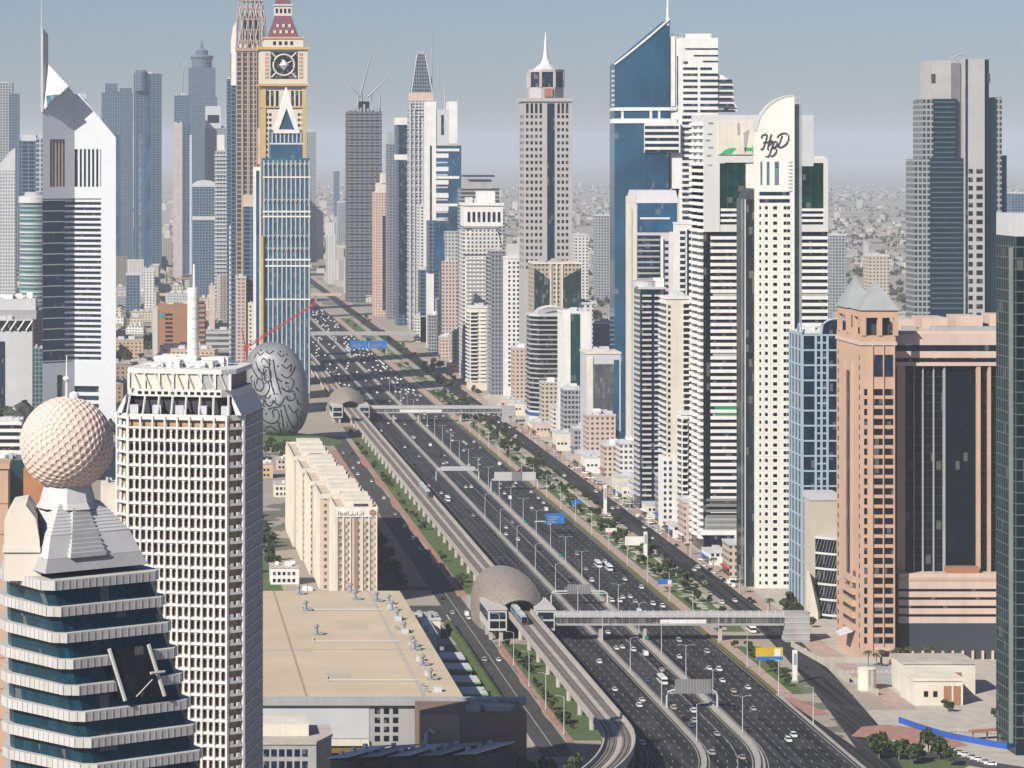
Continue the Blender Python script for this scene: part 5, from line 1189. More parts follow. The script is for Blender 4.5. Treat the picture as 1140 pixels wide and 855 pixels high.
# ------------------------------------------------------------ white gabled tower (far west) and its surroundings
def gabled_tower():
    D = 2350.0; s = D/F; ref = W(79, D); t = thing('white_gabled_tower', 'white metal tower with a triangular gable top and dark blue striped middle', 'tower', (ref, D, 0))
    def q(px): return (px-79)*s
    AL = mat('aluminium_panel', (.64,.66,.69), .45, .1, var=.03, scale=.3)
    A, B, C_ = (q(48), -13.0), (q(83), 4.0), (q(129), -2.0)
    def yl(x): return A[1]+(B[1]-A[1])*(x-A[0])/(B[0]-A[0])
    def yr(x): return B[1]+(C_[1]-B[1])*(x-B[0])/(C_[0]-B[0])
    def plate(pts, f, off, th_, name, m):
        mb = MB(); k = len(pts); P = [(q(x), Z(y, D)) for x, y in pts]
        mb.v += [(x, f(x)+off, z) for x, z in P]+[(x, f(x)+off+th_, z) for x, z in P]
        mb.f.append(tuple(range(k-1, -1, -1))); mb.f.append(tuple(range(k, 2*k)))
        for i in range(k): j = (i+1) % k; mb.f.append((i, j, k+j, k+i))
        return mb.build(name, m, t)
    # lit plate with its gable, side strip and base
    plate([(83,105),(88,104),(129,153),(129,166),(83,166)], yr, 0, 20, 'gable_plate', AL)
    plate([(112.5,166),(129,166),(129,430),(112.5,430)], yr, 0, 20, 'side_plate', AL)
    plate([(83,208),(112.5,208),(112.5,221),(83,221)], yr, 0, 20, 'plate', AL)
    plate([(83,403),(112.5,403),(112.5,430),(83,430)], yr, 0, 20, 'base_plate', AL); plate([(110,430),(129,430),(129,497),(110,497)], yr, 0, 20, 'base_plate', AL)
    plate([(83,430),(110,430),(110,497),(83,497)], yr, 2.5, 8, 'entrance_glazing', PETROL)
    for k in range(5): plate([(84,437+k*9),(110,437+k*9),(110,441+k*9),(84,441+k*9)], yr, 2.0, 1, 'entrance_band', AL)
    plate([(83,166),(112.5,166),(112.5,208),(83,208)], yr, 2.2, 8, 'slot_glazing', NAVY)
    for k in range(6): x = 86.5+k*4.6; plate([(x,166),(x+2.2,166),(x+2.2,208),(x,208)], yr, .1, 2.2, 'slot_fin', AL)
    plate([(83,221),(112.5,221),(112.5,403),(83,403)], yr, 2.0, 8, 'striped_glazing', NAVY)
    plate([(72,221),(83,221),(83,403),(72,403)], yl, 3.0, 8, 'striped_glazing', BLUEG)
    plate([(48,221),(72,221),(72,403),(48,403)], yl, 0, 20, 'dark_glazing', glass('gable_dark_blue', (.010,.03,.07), .12, .3, blinds=.02))
    k = 0
    for y in frange(222.2, 402, 5.95):
        plate([(83,y),(112.5,y),(112.5,y+2.7),(83,y+2.7)], yr, .7, 1.5, 'white_band', AL); plate([(72,y),(83,y),(83,y+2.3),(72,y+2.3)], yl, 2.2, 1.5, 'white_band', AL)
        if k % 2 == 0: plate([(48,y),(72,y),(72,y+1.1),(48,y+1.1)], yl, -.4, .5, 'floor_line', LGREY)
        k += 1
    # shaded plate and prism head
    plate([(48,122),(76,96),(83,105),(83,155),(48,155)], yl, 0, 22, 'shaded_plate', AL); plate([(72,155),(83,155),(83,221),(72,221)], yl, 0, 20, 'shaded_plate', AL); plate([(48,208),(72,208),(72,221),(48,221)], yl, 0, 20, 'shaded_plate', AL)
    plate([(48,155),(56,155),(56,208),(48,208)], yl, 0, 20, 'shaded_plate', AL); plate([(56,155),(72,155),(72,208),(56,208)], yl, 6, 10, 'loggia', GREY)
    for k in range(4): plate([(57.5+k*3.6,155),(59.5+k*3.6,155),(59.5+k*3.6,208),(57.5+k*3.6,208)], yl, 1, 2.5, 'loggia_column', LPINK)
    plate([(48,403),(83,403),(83,497),(48,497)], yl, 0, 20, 'base_plate', AL); plate([(64,417),(69,417),(69,490),(64,490)], yl, -.4, 1, 'base_slot', NAVY)
    m = MB(); a, b_, c, d = (q(49.5), -8, Z(67,D)), (q(76.5), -18, Z(96.5,D)), (q(49.5), -13.5, Z(122,D)), (q(60), 20, Z(110,D))
    m.v += [a, b_, c, d, (q(50), 12, Z(75,D))]; m.f += [(0,2,1), (0,1,4), (1,2,3), (1,3,4), (0,4,3), (0,3,2)]; m.build('prism_head', WHITE, t)
    m = MB(); m.v += [(q(52),-14.6,Z(107,D)), (q(66),-19.4,Z(105,D)), (q(53),-15.4,Z(119,D)), (q(52),-13,Z(107,D)), (q(66),-17,Z(105,D)), (q(53),-13.5,Z(119,D))]; m.f += [(0,2,1), (3,4,5), (0,1,4,3), (1,2,5,4), (2,0,3,5)]
    m.build('prism_window', SKYG, t)
    MB().prism([(q(46),-14),(q(48.5),-14),(q(54),-8),(q(53),-7)], Z(125,D), [Z(32,D),Z(32,D),Z(39,D),Z(39,D)]).build('mast_fin', LGREY, t); MB().tube([(q(47),-21,Z(40,D)),(q(47),-21,Z(-6,D))], .5, 5, .2).build('needle', LGREY, t)
    m = MB(); m.prism([(A[0]+.3, A[1]+1), (B[0], B[1]+6), (C_[0]-.3, C_[1]+1), (C_[0]-6, 34), (A[0]+4, 34)], 0, Z(156,D)); m.build('core', GREY, t)
    MB().prism([(q(86), 8), (q(96), 8), (q(96), 22), (q(86), 22)], Z(140,D), Z(104,D)).build('roof_house', LGREY, t)
gabled_tower()

FM = {}
def fm(key, *a, **k):
    if key not in FM: FM[key] = facade('facade_'+key, *a, **k)
    return FM[key]
def simple(name, label, D, a, b, ytop, dp, m, parts=(), **kw):
    t, hw, h = tower(name, label, D, a, b, ytop, dp, m, **kw)
    for p in parts:
        x0, x1 = W(p[0], D)-t.location.x, W(p[1], D)-t.location.x; z0, z1 = Z(p[3], D), Z(p[2], D)
        MB().box(x0, x1, -p[6] if len(p) > 6 else -.5, dp*.9, z0, z1).build(p[4], p[5], t)
    return t, hw, h
bluegrid = fm('blue_grid', (.14,.19,.25), (.02,.05,.10), 4.2, 3.9, .72, .7); greygrid = fm('grey_grid', (.34,.355,.37), (.04,.06,.09), 4.0, 3.9, .62, .62)
bluestrip = fm('blue_strip', (.11,.16,.22), (.02,.05,.10), 7, 4.2, .85, .75); whitegrid = fm('white_grid', (.62,.61,.58), (.06,.08,.11), 4.2, 3.7, .5, .55)
# twin blue towers, far
D = 5300
t, hw, h = simple('twin_blue_tower', 'hazy blue far tower with a round turret, taller of the flat topped pair', D, 149, 180, 82, 50, bluestrip, ((150,163,80,84,'crown',LGREY), (154,158,150,305,'pale_rib',SKYG), (163,168,84,305,'blue_rib',BLUEG)))
MB().lathe([(11,h-30),(11,h+2),(9,h+6)], 14, -hw+12, 2).build('round_turret', bluegrid, t)
t, hw, h = simple('broad_blue_tower', 'hazy blue far tower with a cluttered unfinished top beside the turret tower', D+30, 113, 148, 103, 60, bluegrid, ((117,131,93,104,'crown',bluegrid), (133,147,98,104,'crown',bluegrid), (126,133,150,305,'dark_rib',BLUEG)))
t, hw, h = simple('curved_pale_tower', 'slim far tower, half pale pink and half blue, swelling at mid height', 5000, 193, 203, 137, 40, mat('pale_rose_cladding', (.46,.40,.38), .7), ((203,213,138,305,'blue_half',bluestrip,2), (211,213.5,150,305,'pale_edge',LGREY,3)))
t, hw, h = simple('crowned_hotel_tower', 'far blue tower with a round tiered crown above its shoulders', 6000, 208, 242, 108, 60, bluegrid, ((210,240,75,108,'upper_shaft',bluegrid),))
MB().lathe([(20,Z(76,6000)),(20,Z(66,6000)),(23,Z(64,6000)),(23,Z(62,6000)),(12,Z(61,6000)),(12,Z(56,6000)),(3,Z(53,6000)),(.6,Z(44,6000))], 16, 0, 20).build('tiered_crown', bluegrid, t)
t, hw, h = simple('crane_topped_tower', 'far dark tower under construction with a leaning crane on top', 5200, 194, 211, 106, 40, bluegrid)
MB().tube([(0,10,h),(2,10,h+40),(-10,10,h+62)], 1.1, 4).build('tower_crane', GREY, t); MB().tube([(2,10,h+40),(12,10,h+60)], .9, 4).build('crane_jib', GREY, t)
t, hw, h = simple('pale_far_tower', 'far pale stepped tower with a blue window panel under a white top', 5400, 228, 255, 142, 40, greygrid, ((229,246,118,143,'upper_block',LGREY), (231,244,128,137,'blue_panel',BLUEG), (241,250,150,220,'bright_fin',WHITE)))
t, hw, h = simple('blue_glass_block', 'broad blue grey gridded tower with a pale curved roof before the trees', 4200, 214, 243, 208, 45, bluegrid)
n = 10; m = MB().ext([(hw*math.cos(math.pi*i/n), h+9*math.sin(math.pi*i/n)) for i in range(n+1)], 2, 40); m.build('curved_roof', LGREY, t); MB().box(-hw, hw, -.6, 1, h-45, h-40).build('pale_belt', LGREY, t)
t, hw, h = simple('zigzag_balcony_tower', 'grey far tower with zigzag balconies rising beside the blue glass block', 4000, 240, 256, 168, 36, greygrid); slabs(t, rect(-hw-1, hw+1, -1.5, 20), frange(20, h-3, 5), 1.6, LGREY, 'balcony')
t, hw, h = simple('blue_edge_tower', 'narrow blue far tower tucked behind the gold lattice tower', 3800, 253, 262, 88, 30, bluestrip)
simple('hazy_slab_tower', 'faint hazy slab tower showing past the clock tower', 5600, 340, 352, 147, 40, greygrid); simple('hazy_slab_tower', 'fainter low hazy tower behind the trees past the clock tower', 6400, 300, 353, 260, 40, greygrid)
# towers by the west frame edge
simple('pale_edge_tower', 'pale far tower cut by the west frame edge with a step in its roof', 4400, -8, 14, 92, 40, greygrid, ((10,21,104,300,'rear_wing',bluegrid),))
t, hw, h = simple('sloped_grid_tower', 'light grey gridded tower with a sloping shoulder west of the gabled tower', 2900, -6, 17, 190, 40, fm('fine_grey', (.50,.51,.52), (.20,.22,.25), 2.6, 3.2, .55, .55))
m = MB(); m.ext([(-hw, h), (hw, h), (hw, h+22), (hw-6, h+17)], 0, 40); m.build('sloped_shoulder', LGREY, t)
simple('navy_block_tower', 'dark blue glass tower behind the round drum office', 3300, 22, 56, 156, 50, bluestrip, ((24,40,150,157,'crown',LGREY),)); simple('loggia_block', 'blue grey block with pale balcony fronts behind the gabled tower', 3200, 40, 60, 153, 40, fm('loggia', (.40,.42,.45), (.06,.12,.18), 5, 5, .7, .7))
t = thing('round_drum_office', 'round teal glass office drum capped by a pale ring beside the gabled tower', 'office', (W(38,2750), 2765, 0)); rr = 13.5
MB().lathe([(rr,0),(rr,Z(226,2750))], 28).build('glass_drum', fm('drum', (.25,.33,.33), (.06,.13,.14), 50, 3.8, 1, .62), t); MB().lathe([(rr+1,Z(226,2750)),(rr+1,Z(219,2750)),(rr-3,Z(218,2750))], 28).build('roof_ring', LGREY, t); MB().lathe([(rr-4,Z(218,2750)),(rr-5,Z(214,2750))], 20).build('roof_cap', GREY, t)
for z in frange(10, Z(232,2750), 7.6): MB().lathe([(rr+.3,z),(rr+.3,z+.9)], 28).build('floor_ring', LGREY, t)
t, hw, h = simple('slant_vent_building', 'pale grey block with slanting white struts across a dark top opening', 2520, -8, 36, 356, 40, LGREY, ((-2,35,357,368,'dark_opening',BLACKG,.6), (-6,5,380,452,'dark_glazing',NAVY,.7)))
for k in range(4): x = W(2+k*9, 2520)-t.location.x; MB().tube([(x,-1.2,Z(368,2520)),(x+5.5,-1.2,Z(357,2520))], .7, 4).build('strut', WHITE, t)
MB().box(-hw-2, hw+3, 6, 60, h, h+7).build('roof_storey', GREY, t); MB().box(-hw, hw+2, 20, 70, h+7, h+16).build('roof_storey', LGREY, t); roof_plant(t, -hw, hw, 20, 60, h+16, 8, WHITE, 6, 5)
simple('cream_strip_block', 'narrow cream block beside the slanting strut building', 2560, 37, 49, 347, 30, fm('cream_strip', (.55,.45,.37), (.08,.09,.11), 2.6, 3.3, .5, .5)); simple('teal_glass_block', 'low dark teal glass block at the foot of the gabled tower', 2480, 37, 50, 388, 30, fm('teal_block', (.18,.24,.26), (.03,.08,.10), 3, 3.6, .8, .8))
t, hw, h = simple('striped_low_building', 'low white building with dark stripes behind the golf ball sphere', 1990, -20, 24, 470, 40, WHITE)
for k in range(4): MB().box(-hw, hw+.1, -.3, 0, h-4-k*4.6, h-1.8-k*4.6).build('window_band', BLACKG, t)
simple('glass_entry_block', 'dark glass block between two terracotta walls behind the golf ball', 1700, 4, 26, 512, 30, TEALG); TER = mat('terracotta', (.42,.19,.09), .8)
simple('terracotta_block', 'terracotta block just beneath the golf ball sphere', 1690, 26, 50, 522, 30, TER); simple('small_terracotta_block', 'sliver of terracotta wall at the west frame edge', 1680, -12, 3, 520, 30, TER)
simple('dark_glass_lowrise', 'dark blue glass lowrise between golf ball and honeycomb tower', 2000, 88, 130, 492, 30, NAVY); simple('sand_lowrise', 'sand coloured lowrise at the honeycomb tower foot', 1800, 112, 132, 540, 25, CREAM)

# ------------------------------------------------------------ gold lattice tower, clock tower, blue spire tower
def lattice_tower():
    D = 3000.0; s = D/F; ref = W(263, D); t = thing('gold_lattice_tower', 'bronze glass tower topped by an open rose gold lattice crown', 'tower', (ref, D, 0))
    def q(px): return (px-263)*s
    z = Z(57, D); w = q(296); m_ = fm('lattice', (.36,.30,.24), (.05,.06,.065), 5.6, 4.6, .72, .78)
    MB().box(0, w, 0, 34, 0, z).build('wall', m_, t); MB().box(q(258), -.1, 4, 30, 0, Z(92,D)).build('blue_side', bluestrip, t)
    m = MB(); m.ext([(q(257.5), Z(95,D)), (0, Z(95,D)), (0, Z(24,D)), (q(260), Z(30,D)), (q(258), Z(45,D))], 3, 26); m.build('white_fin', WHITE, t)
    for k in range(13): MB().box(q(256.4), q(257.5), 4, 12, Z(60+k*2.8+1.2,D), Z(60+k*2.8,D)).build('fin_slot', DARK, t)
    for u in (q(270.5), q(278), q(286), q(293)): MB().tube([(u,-.6,0),(u,-.6,z)], .6, 4).build('mullion', ROSE, t)
    MB().box(-.8, w+.5, -1.2, 34.5, z, z+3.5).build('crown_beam', ROSE, t)
    zt = Z(-14, D)
    for i, u in enumerate((0, .2, .4, .6, .8, 1)):
        for y in (0, 33): MB().tube([(u*w, y, z+3), (w*.05+u*w*.92, y, Z(20,D)), (w*.14+u*w*.72, y*.8+3, Z(0,D)), (w*.3+u*w*.4, 16, zt)], .75, 4).build('lattice_post', ROSE, t)
    for k, py in enumerate((46, 34, 22, 10, 1, -6)):
        f = .05 if py > 20 else .05+(20-py)*.006; MB().box(w*f, w*(1-f), 0, .9, Z(py,D), Z(py,D)+1.3).build('lattice_ring', ROSE, t)
    for k in range(10): x = w*(.08+.09*k); MB().tube([(x, .5, Z(50,D)), (x+w*.12*(-1)**k, .5, Z(26,D)), (x, .5, Z(4,D))], .45, 4).build('lattice_brace', LGREY, t)
    MB().box(w*.2, w*.75, 8, 24, z+3.5, Z(14,D)).build('inner_core', NAVY, t); roof_plant(t, 1, w-1, 0, 6, z+3.5, 8, CREAM, 2, 9)
    MB().box(w*.72, w+.4, -1.4, 0, Z(183,D), Z(143,D)).build('pink_panel', LPINK, t); MB().box(q(271), q(283), -3, 20, 0, Z(220,D)).build('lower_block', bluestrip, t); MB().box(q(270.5), q(283.5), -3.4, 20, Z(230,D), Z(217,D)).build('pink_cap', LPINK, t)
lattice_tower()
def clock_tower():
    D = 2800.0; s = D/F; ref = W(316, D); t = thing('clock_tower', 'cream skyscraper clock tower with a steep maroon roof and ring clock face', 'tower', (ref, D, 0))
    def q(px): return (px-316)*s
    CC = mat('clock_cream', (.62,.57,.47), .8, var=.04); hw = q(340)
    MB().box(-hw, hw, 0, 40, 0, Z(96,D)).build('wall', CC, t)
    for s_ in (-1, 1): MB().box(*sorted((s_*(hw-3.2), s_*(hw+.4))), -1, 40.5, 0, Z(96,D)).build('gold_corner', GOLD, t)
    windows(t, 'front', 0, [(q(x), q(x)+2.4) for x in (296.5,301.5,307,324,329,334)], [(Z(121,D),Z(101,D))], BLACKG, .3, 'slot_window')
    windows(t, 'front', 0, [(q(x), q(x)+2.2) for x in (295.5,299.5)], [(Z(y+3,D),Z(y,D)) for y in frange(126,176,6)], BLACKG, .2)
    windows(t, 'front', 0, [(q(x), q(x)+2.2) for x in (331.5,335.5)], [(Z(y+3,D),Z(y,D)) for y in frange(126,145,6)], BLACKG, .2)
    z0, z1 = Z(94, D), Z(55, D); b = hw+1.8
    MB().box(-b, b, -2, 42, z0, z1).build('clock_block', CC, t)
    for z, e, h in ((z0-1.5, 1.6, 2.2), (z1-.2, 1.8, 2.4), (Z(120,D), -.6, 1.6)): MB().box(-b-e, b+e, -2-e, 42+e, z, z+h).build('gold_cornice', GOLD, t)
    f = MB(); r_ = q(331); zc = Z(72.5, D); n = 24
    f.box(-r_, r_, -2.5, -2, zc-r_, zc+r_); f.build('clock_panel', BLACKG, t)
    ring_ = [(r_*.78*math.cos(2*math.pi*i/n), -2.8, zc+r_*.78*math.sin(2*math.pi*i/n)) for i in range(n+1)]; MB().tube(ring_, .9, 4, cap=False).build('clock_ring', CC, t)
    for k in range(4): a = math.pi/4+k*math.pi/2; MB().tube([(r_*.8*math.cos(a),-2.8,zc+r_*.8*math.sin(a)),(r_*1.3*math.cos(a),-2.8,zc+r_*1.3*math.sin(a))], .8, 4).build('clock_spoke', CC, t)
    MB().lathe([(.1,-5),(4.4,0),(.1,5)], 6).build('clock_hub', WHITE, t).location = (0,-2.6,zc)
    for a, L in ((1.1, .62), (-.35, .45)): MB().tube([(0,-3.3,zc),(r_*L*math.sin(a),-3.3,zc+r_*L*math.cos(a))], .6, 4).build('clock_hand', CC, t)
    for s_ in (-1, 1):
        for k in range(7): MB().box(*sorted((s_*(r_+1.5), s_*(r_+5))), -2.3, -2, zc-r_+k*3.5, zc-r_+2.2+k*3.5).build('relief_panel', TAN, t)
    MB().box(-hw*.9, hw*.9, 1, 39, z1+2, Z(43,D)).build('attic', CC, t); windows(t, 'front', 1, [(q(304)+k*5.2, q(304)+2.6+k*5.2) for k in range(4)], [(Z(50,D),Z(46,D))], BLACKG, .3)
    MB().box(-hw*.95, hw*.95, 0, 40, Z(43,D), Z(41,D)).build('gold_cornice', GOLD, t)
    z2, z3 = Z(41, D), Z(17, D); a, c = q(333), q(327)
    MB().prism(rect(-a,a,2,38), z2, z3, rect(-c+2,c-2,10,30)).build('maroon_roof', MAROON, t)
    for k, (py, n_) in enumerate(((35,4),(28,3))):
        for i in range(n_):
            x = (i-(n_-1)/2)*5.4; u = (41-py)/24; y = 2+8*u
            MB().box(x-1.1, x+1.1, y-1.2, y+3, Z(py+2,D), Z(py-1.5,D)).build('dormer', CC, t)
    MB().box(-q(325.5), q(325.5), 10, 30, z3, Z(6,D)).build('belvedere', CC, t); windows(t, 'front', 10, [(-7+k*3.8, -5+k*3.8) for k in range(4)], [(Z(14,D),Z(9,D))], BLACKG, .3)
    MB().box(-q(326.5), q(326.5), 9, 31, Z(6,D), Z(4,D)).build('cornice', LGREY, t); MB().prism(rect(-q(325),q(325),11,29), Z(4,D), Z(-16,D), rect(-3,3,17,23)).build('maroon_roof', MAROON, t)
    MB().tube([(0,20,Z(-16,D)),(0,20,Z(-50,D))], 1.1, 6, .2).build('spire', WHITE, t)
clock_tower()
def spire_tower():
    D = 2650.0; s = D/F; ref = W(319, D); t = thing('triangle_spire_tower', 'blue glass tower with white ribs and a white framed triangular peak', 'tower', (ref, D, 0))
    def q(px): return (px-319)*s
    hw = q(345.5); z = Z(176, D); RB = glass('rib_blue_glass', (.035,.10,.16), .12, .4); d = 34
    MB().box(-hw, hw, 0, d, 0, z).build('glass_wall', RB, t)
    MB().box(-q(337), q(337), 1, d-2, z, Z(145,D)).build('upper_shaft', BLUEG, t)
    for k in range(11): x = -hw+1+k*(2*hw-2)/10; MB().box(x-.5, x+.5, -.7, 0, 0, z-2).build('white_rib', LGREY, t)
    for py, h in ((198,1.2),(236.5,1.4),(242,1.4),(290,1.4),(297,1.4),(334,1.2)): MB().box(-hw-.3, hw+.3, -1, d, Z(py,D), Z(py,D)+h).build('white_belt', WHITE, t)
    for py in (182, 222, 262, 276):                # scalloped sun hoods
        for k in range(10): x = -hw+1+(k+.5)*(2*hw-2)/10; MB().tube([(x-2,-.9,Z(py+4,D)),(x-.8,-.9,Z(py,D)),(x+.8,-.9,Z(py,D)),(x+2,-.9,Z(py+4,D))], .4, 4).build('scallop_hood', LGREY, t)
    for k in range(8): x = -q(335)+k*q(335)*2/7; MB().box(x-.5, x+.5, .2, 1, Z(160,D), Z(147,D)).build('lattice_rib', LGREY, t)
    MB().box(-q(337.5), q(337.5), .4, 1.2, Z(160,D)-.6, Z(160,D)+.6).build('white_belt', WHITE, t)
    a, zb_, zt = q(333), Z(144, D), Z(97, D)
    m = MB(); m.ext([(-a+2.6, zb_), (a-2.6, zb_), (0, Z(112,D))], 1, 20); m.build('peak_glazing', BLUEG, t)
    for s_ in (-1, 1):
        m = MB(); pts = [(s_*a, zb_-2), (s_*(a-3.4), zb_-2), (0, zt-18), (0, zt)]; m.ext(pts if s_ < 0 else pts[::-1], -.4, 21); m.build('peak_frame', WHITE, t)
    MB().box(-a-.4, a+.4, -.6, 22, zb_-3.4, zb_-.6).build('peak_sill', WHITE, t)
    MB().box(q(283), q(290), -2, 24, 0, Z(186,D)).build('white_side_shaft', WHITE, t); MB().box(q(285), q(288.2), -2.4, -2, 0, Z(190,D)).build('blue_slot', BLUEG, t); MB().box(q(289.6), q(293), -3, 10, 0, Z(262,D)).build('gold_pier', GOLD, t)
    for k in range(3): MB().box(q(283)-.2, q(293)+.2, -3.3, -2, 4+k*5, 5+k*5).build('podium_band', LGREY, t)
spire_tower()
simple('dotted_white_tower', 'narrow white tower with one column of dark dots by the lattice tower', 3100, 256, 262.5, 252, 24, fm('dotted', (.66,.65,.62), (.04,.05,.07), 5.6, 5, .5, .45))
simple('rosy_slim_tower', 'slim rose grey tower with diagonal balconies near the red crane', 2980, 263, 274, 309, 26, fm('rosy', (.52,.40,.37), (.22,.17,.17), 4, 3.6, .6, .5), parapet=LGREY)
simple('dotted_cream_tower', 'short narrow cream tower with two dark window columns behind the museum', 2900, 277, 285, 338, 24, fm('dots2', (.66,.62,.54), (.05,.06,.07), 3.6, 4, .5, .5))
t, hw, h = simple('brown_hotel', 'red brown hotel block with a short white column of windows and teal roundel', 3140, 176, 229, 340, 50, BROWN, ((170,175.5,344,400,'pale_corner',LGREY), (221,228,336,400,'window_wing',fm('brownwin', (.40,.20,.12), (.06,.06,.07), 14, 5, .55, .5),1.2)))
windows(t, 'front', 0, [(W(184,3140)-t.location.x, W(192,3140)-t.location.x)], [(Z(349+k*4.8+2.2,3140), Z(349+k*4.8,3140)) for k in range(7)], BLACKG, .3)
m = MB(); m.ext([(2.6*math.cos(2*math.pi*i/14)-20.5, 2.6*math.sin(2*math.pi*i/14)+h-10) for i in range(14)], -.6, -.2); m.build('teal_roundel', mat('teal_disc', (.05,.30,.30), .5), t)
simple('pink_annex', 'pale pink annex with a row of dark windows before the brown hotel', 3060, 178, 236, 386, 30, fm('annex', (.56,.45,.39), (.10,.09,.09), 6, 6, .5, .4), ((182,206,384,389,'roof_storey',LPINK),))
simple('grey_slab_podium', 'grey striped podium block east of the brown hotel', 3300, 228, 258, 368, 30, fm('podium', (.42,.42,.43), (.08,.09,.10), 60, 6, 1, .5)); simple('tan_pylon', 'tan wedge topped pylon standing before the blue glass block', 3350, 233, 239, 318, 14, LPINK)

# ------------------------------------------------------------ towers along the far east side of the highway
t, hw, h = simple('unfinished_tower', 'grey unfinished tower wrapped in floor slabs with cranes on its roof', 4300, 387, 425, 124, 44, fm('unfinished', (.14,.14,.15), (.03,.035,.045), 7, 4.4, .6, .55, groug=.8))
slabs(t, rect(-hw-.8, hw+.8, -1.6, 44), frange(8, h, 8.8), .9, mat('raw_slab', (.20,.20,.205), .9), 'floor_slab')
for k in range(9): MB().box(-hw+2+k*5, -hw+4.6+k*5, 2, 8, h, h+(3,8,12,5,10,4,13,9,6)[k]).build('column_stub', GREY, t); MB().box(-7,7,6,26,h,h+14).build('blue_shuttering', mat('blue_shutter', (.05,.20,.36), .6), t)
for x0 in (-hw+4, hw-4): MB().box(x0-2,x0+2,4,10,h,h+9).build('core_stub', GREY, t)
for x0, (dx, dz) in ((-8, (-16,26)), (-3, (14,86)), (10, (24,34))): MB().tube([(x0,12,h+9),(x0,12,h+24)], 1.3, 4).build('crane_mast', GREY, t); MB().tube([(x0-dx*.2,12,h+20),(x0+dx,12,h+24+dz*.7)], 1.4, 4, .6).build('crane_jib', GREY, t)
MB().tube([(hw-2,6,h*.4),(hw-2,6,h+22)], .8, 4).build('hoist_mast', GREY, t)
t, hw, h = simple('tan_ribbed_block', 'short tan ribbed block at the foot of the unfinished tower', 4450, 396, 417, 279, 40, fm('tanribs', (.50,.40,.31), (.18,.14,.12), 5.4, 300, .4, 1), ((403,414,270,280,'roof_house',CREAM),))
t, hw, h = simple('salmon_tower', 'salmon pink slim residential tower with a stepped pale top', 3950, 416.5, 438, 214, 34, fm('salmon', (.60,.42,.35), (.16,.13,.14), 3.6, 3.6, .45, .5), ((420,435,204,215,'stepped_top',CREAM), (425,433,193,205,'stepped_top',CREAM), (426,428.5,240,345,'glass_strip',NAVY,1)))
t, hw, h = simple('thin_dark_tower', 'thin dark grey tower squeezed beside the salmon one', 3880, 431.5, 442, 160, 30, fm('thindark', (.20,.21,.23), (.06,.08,.10), 4, 3.8, .6, .6), ((433,440,146,161,'top_stage',GREY),))
t, hw, h = simple('navy_white_cap_tower', 'navy glass tower with a white cap and one white belt', 3740, 441.5, 457, 139, 32, bluestrip, ((441,457.5,131,139,'white_cap',WHITE,1), (441,457.5,172,178,'white_belt',WHITE,1), (444,454,140,350,'navy_glass',NAVY,.8)))
def lattice_peak():
    D = 3650.0; s = D/F; ref = W(470, D); t = thing('tapered_peak_tower', 'tower of pale balconies ending in a dark tapered lattice peak', 'tower', (ref, D, 0)); hw = 12.5
    MB().box(-hw-2, hw+1.5, 0, 36, 0, Z(112,D)).build('wall', fm('peakwall', (.46,.46,.46), (.04,.05,.07), 4.1, 3.9, .6, .55), t); MB().box(-hw-1, hw+1, 2, 30, Z(112,D), Z(103,D)).build('neck', LPINK, t)
    MB().prism(rect(-hw,hw,2,28), Z(103,D), Z(60,D), rect(-4.8,4.8,11,19)).build('lattice_peak', fm('peaklat', (.16,.19,.21), (.03,.045,.055), 3, 4.2, .75, .75), t); MB().box(-4,4,12,18,Z(60,D),Z(56,D)).build('peak_cap', GREY, t)
    for s_ in (-1, 1): MB().tube([(s_*hw,2,Z(103,D)),(s_*4.8,11,Z(60,D))], .7, 4).build('peak_rib', LGREY, t)
    MB().tube([(hw-.5,8,Z(112,D)),(hw-.5,8,Z(33,D))], .9, 4, .4).build('crane_mast', GREY, t); slabs(t, rect(-hw-3, hw+2, -1.4, 36), frange(10, Z(116,D), 7.6), .9, LGREY, 'balcony')
    for k in range(6): MB().box(-hw-2.6+k*5, -hw-1+k*5, -1.8, 0, 0, Z(114+k*7,D)).build('pier', LGREY, t)
lattice_peak()
t, hw, h = simple('white_blue_banded_tower', 'white slab and blue glass tower with short white bands and rounded white top', 3480, 485, 513.5, 162, 36, BLUEG, ((475,485.5,113,380,'white_slab',WHITE,1), (478.5,480.5,162,380,'dark_slot',BLACKG,1.3), (486,508,122,162,'upper_wall',LGREY,.2), (500,509,113,160,'rounded_fin',WHITE,.8), (491,494,128,150,'dark_slot',NAVY,.6)))
for k in range(8): MB().box(-hw, hw*.0, -.9, 0, h-14-k*15, h-9-k*15).build('white_band', WHITE, t); MB().box(-hw, hw*.85, -.8, 0, h-6.5-k*31, h-3.5-k*31).build('white_band', WHITE, t) if k < 4 else None
for k in range(14): MB().box(-hw, -1, -.7, 0, h-6-k*7, h-4.4-k*7).build('floor_line', LGREY, t)
MB().tube([(-3,10,Z(122,3480)),(-3,10,Z(92,3480))], .6, 4, .2).build('mast', LGREY, t)
simple('deep_blue_slab', 'deep blue glass slab with grey edges below the banded tower', 3330, 478, 500, 246, 34, bluestrip, ((485,497,248,300,'blue_front',BLUEG,.6), (477.5,483,305,395,'white_foot',WHITE,1))); simple('flesh_pink_tower', 'pale pink ribbed tower beside the dark roofed office', 3180, 493, 513, 291, 34, fm('flesh', (.56,.45,.42), (.10,.10,.12), 3.4, 3.8, .5, .55), ((497,514,258,420,'grey_rear',fm('greyrear', (.45,.45,.46), (.07,.08,.10), 3.5, 3.8, .5, .5),-6),))
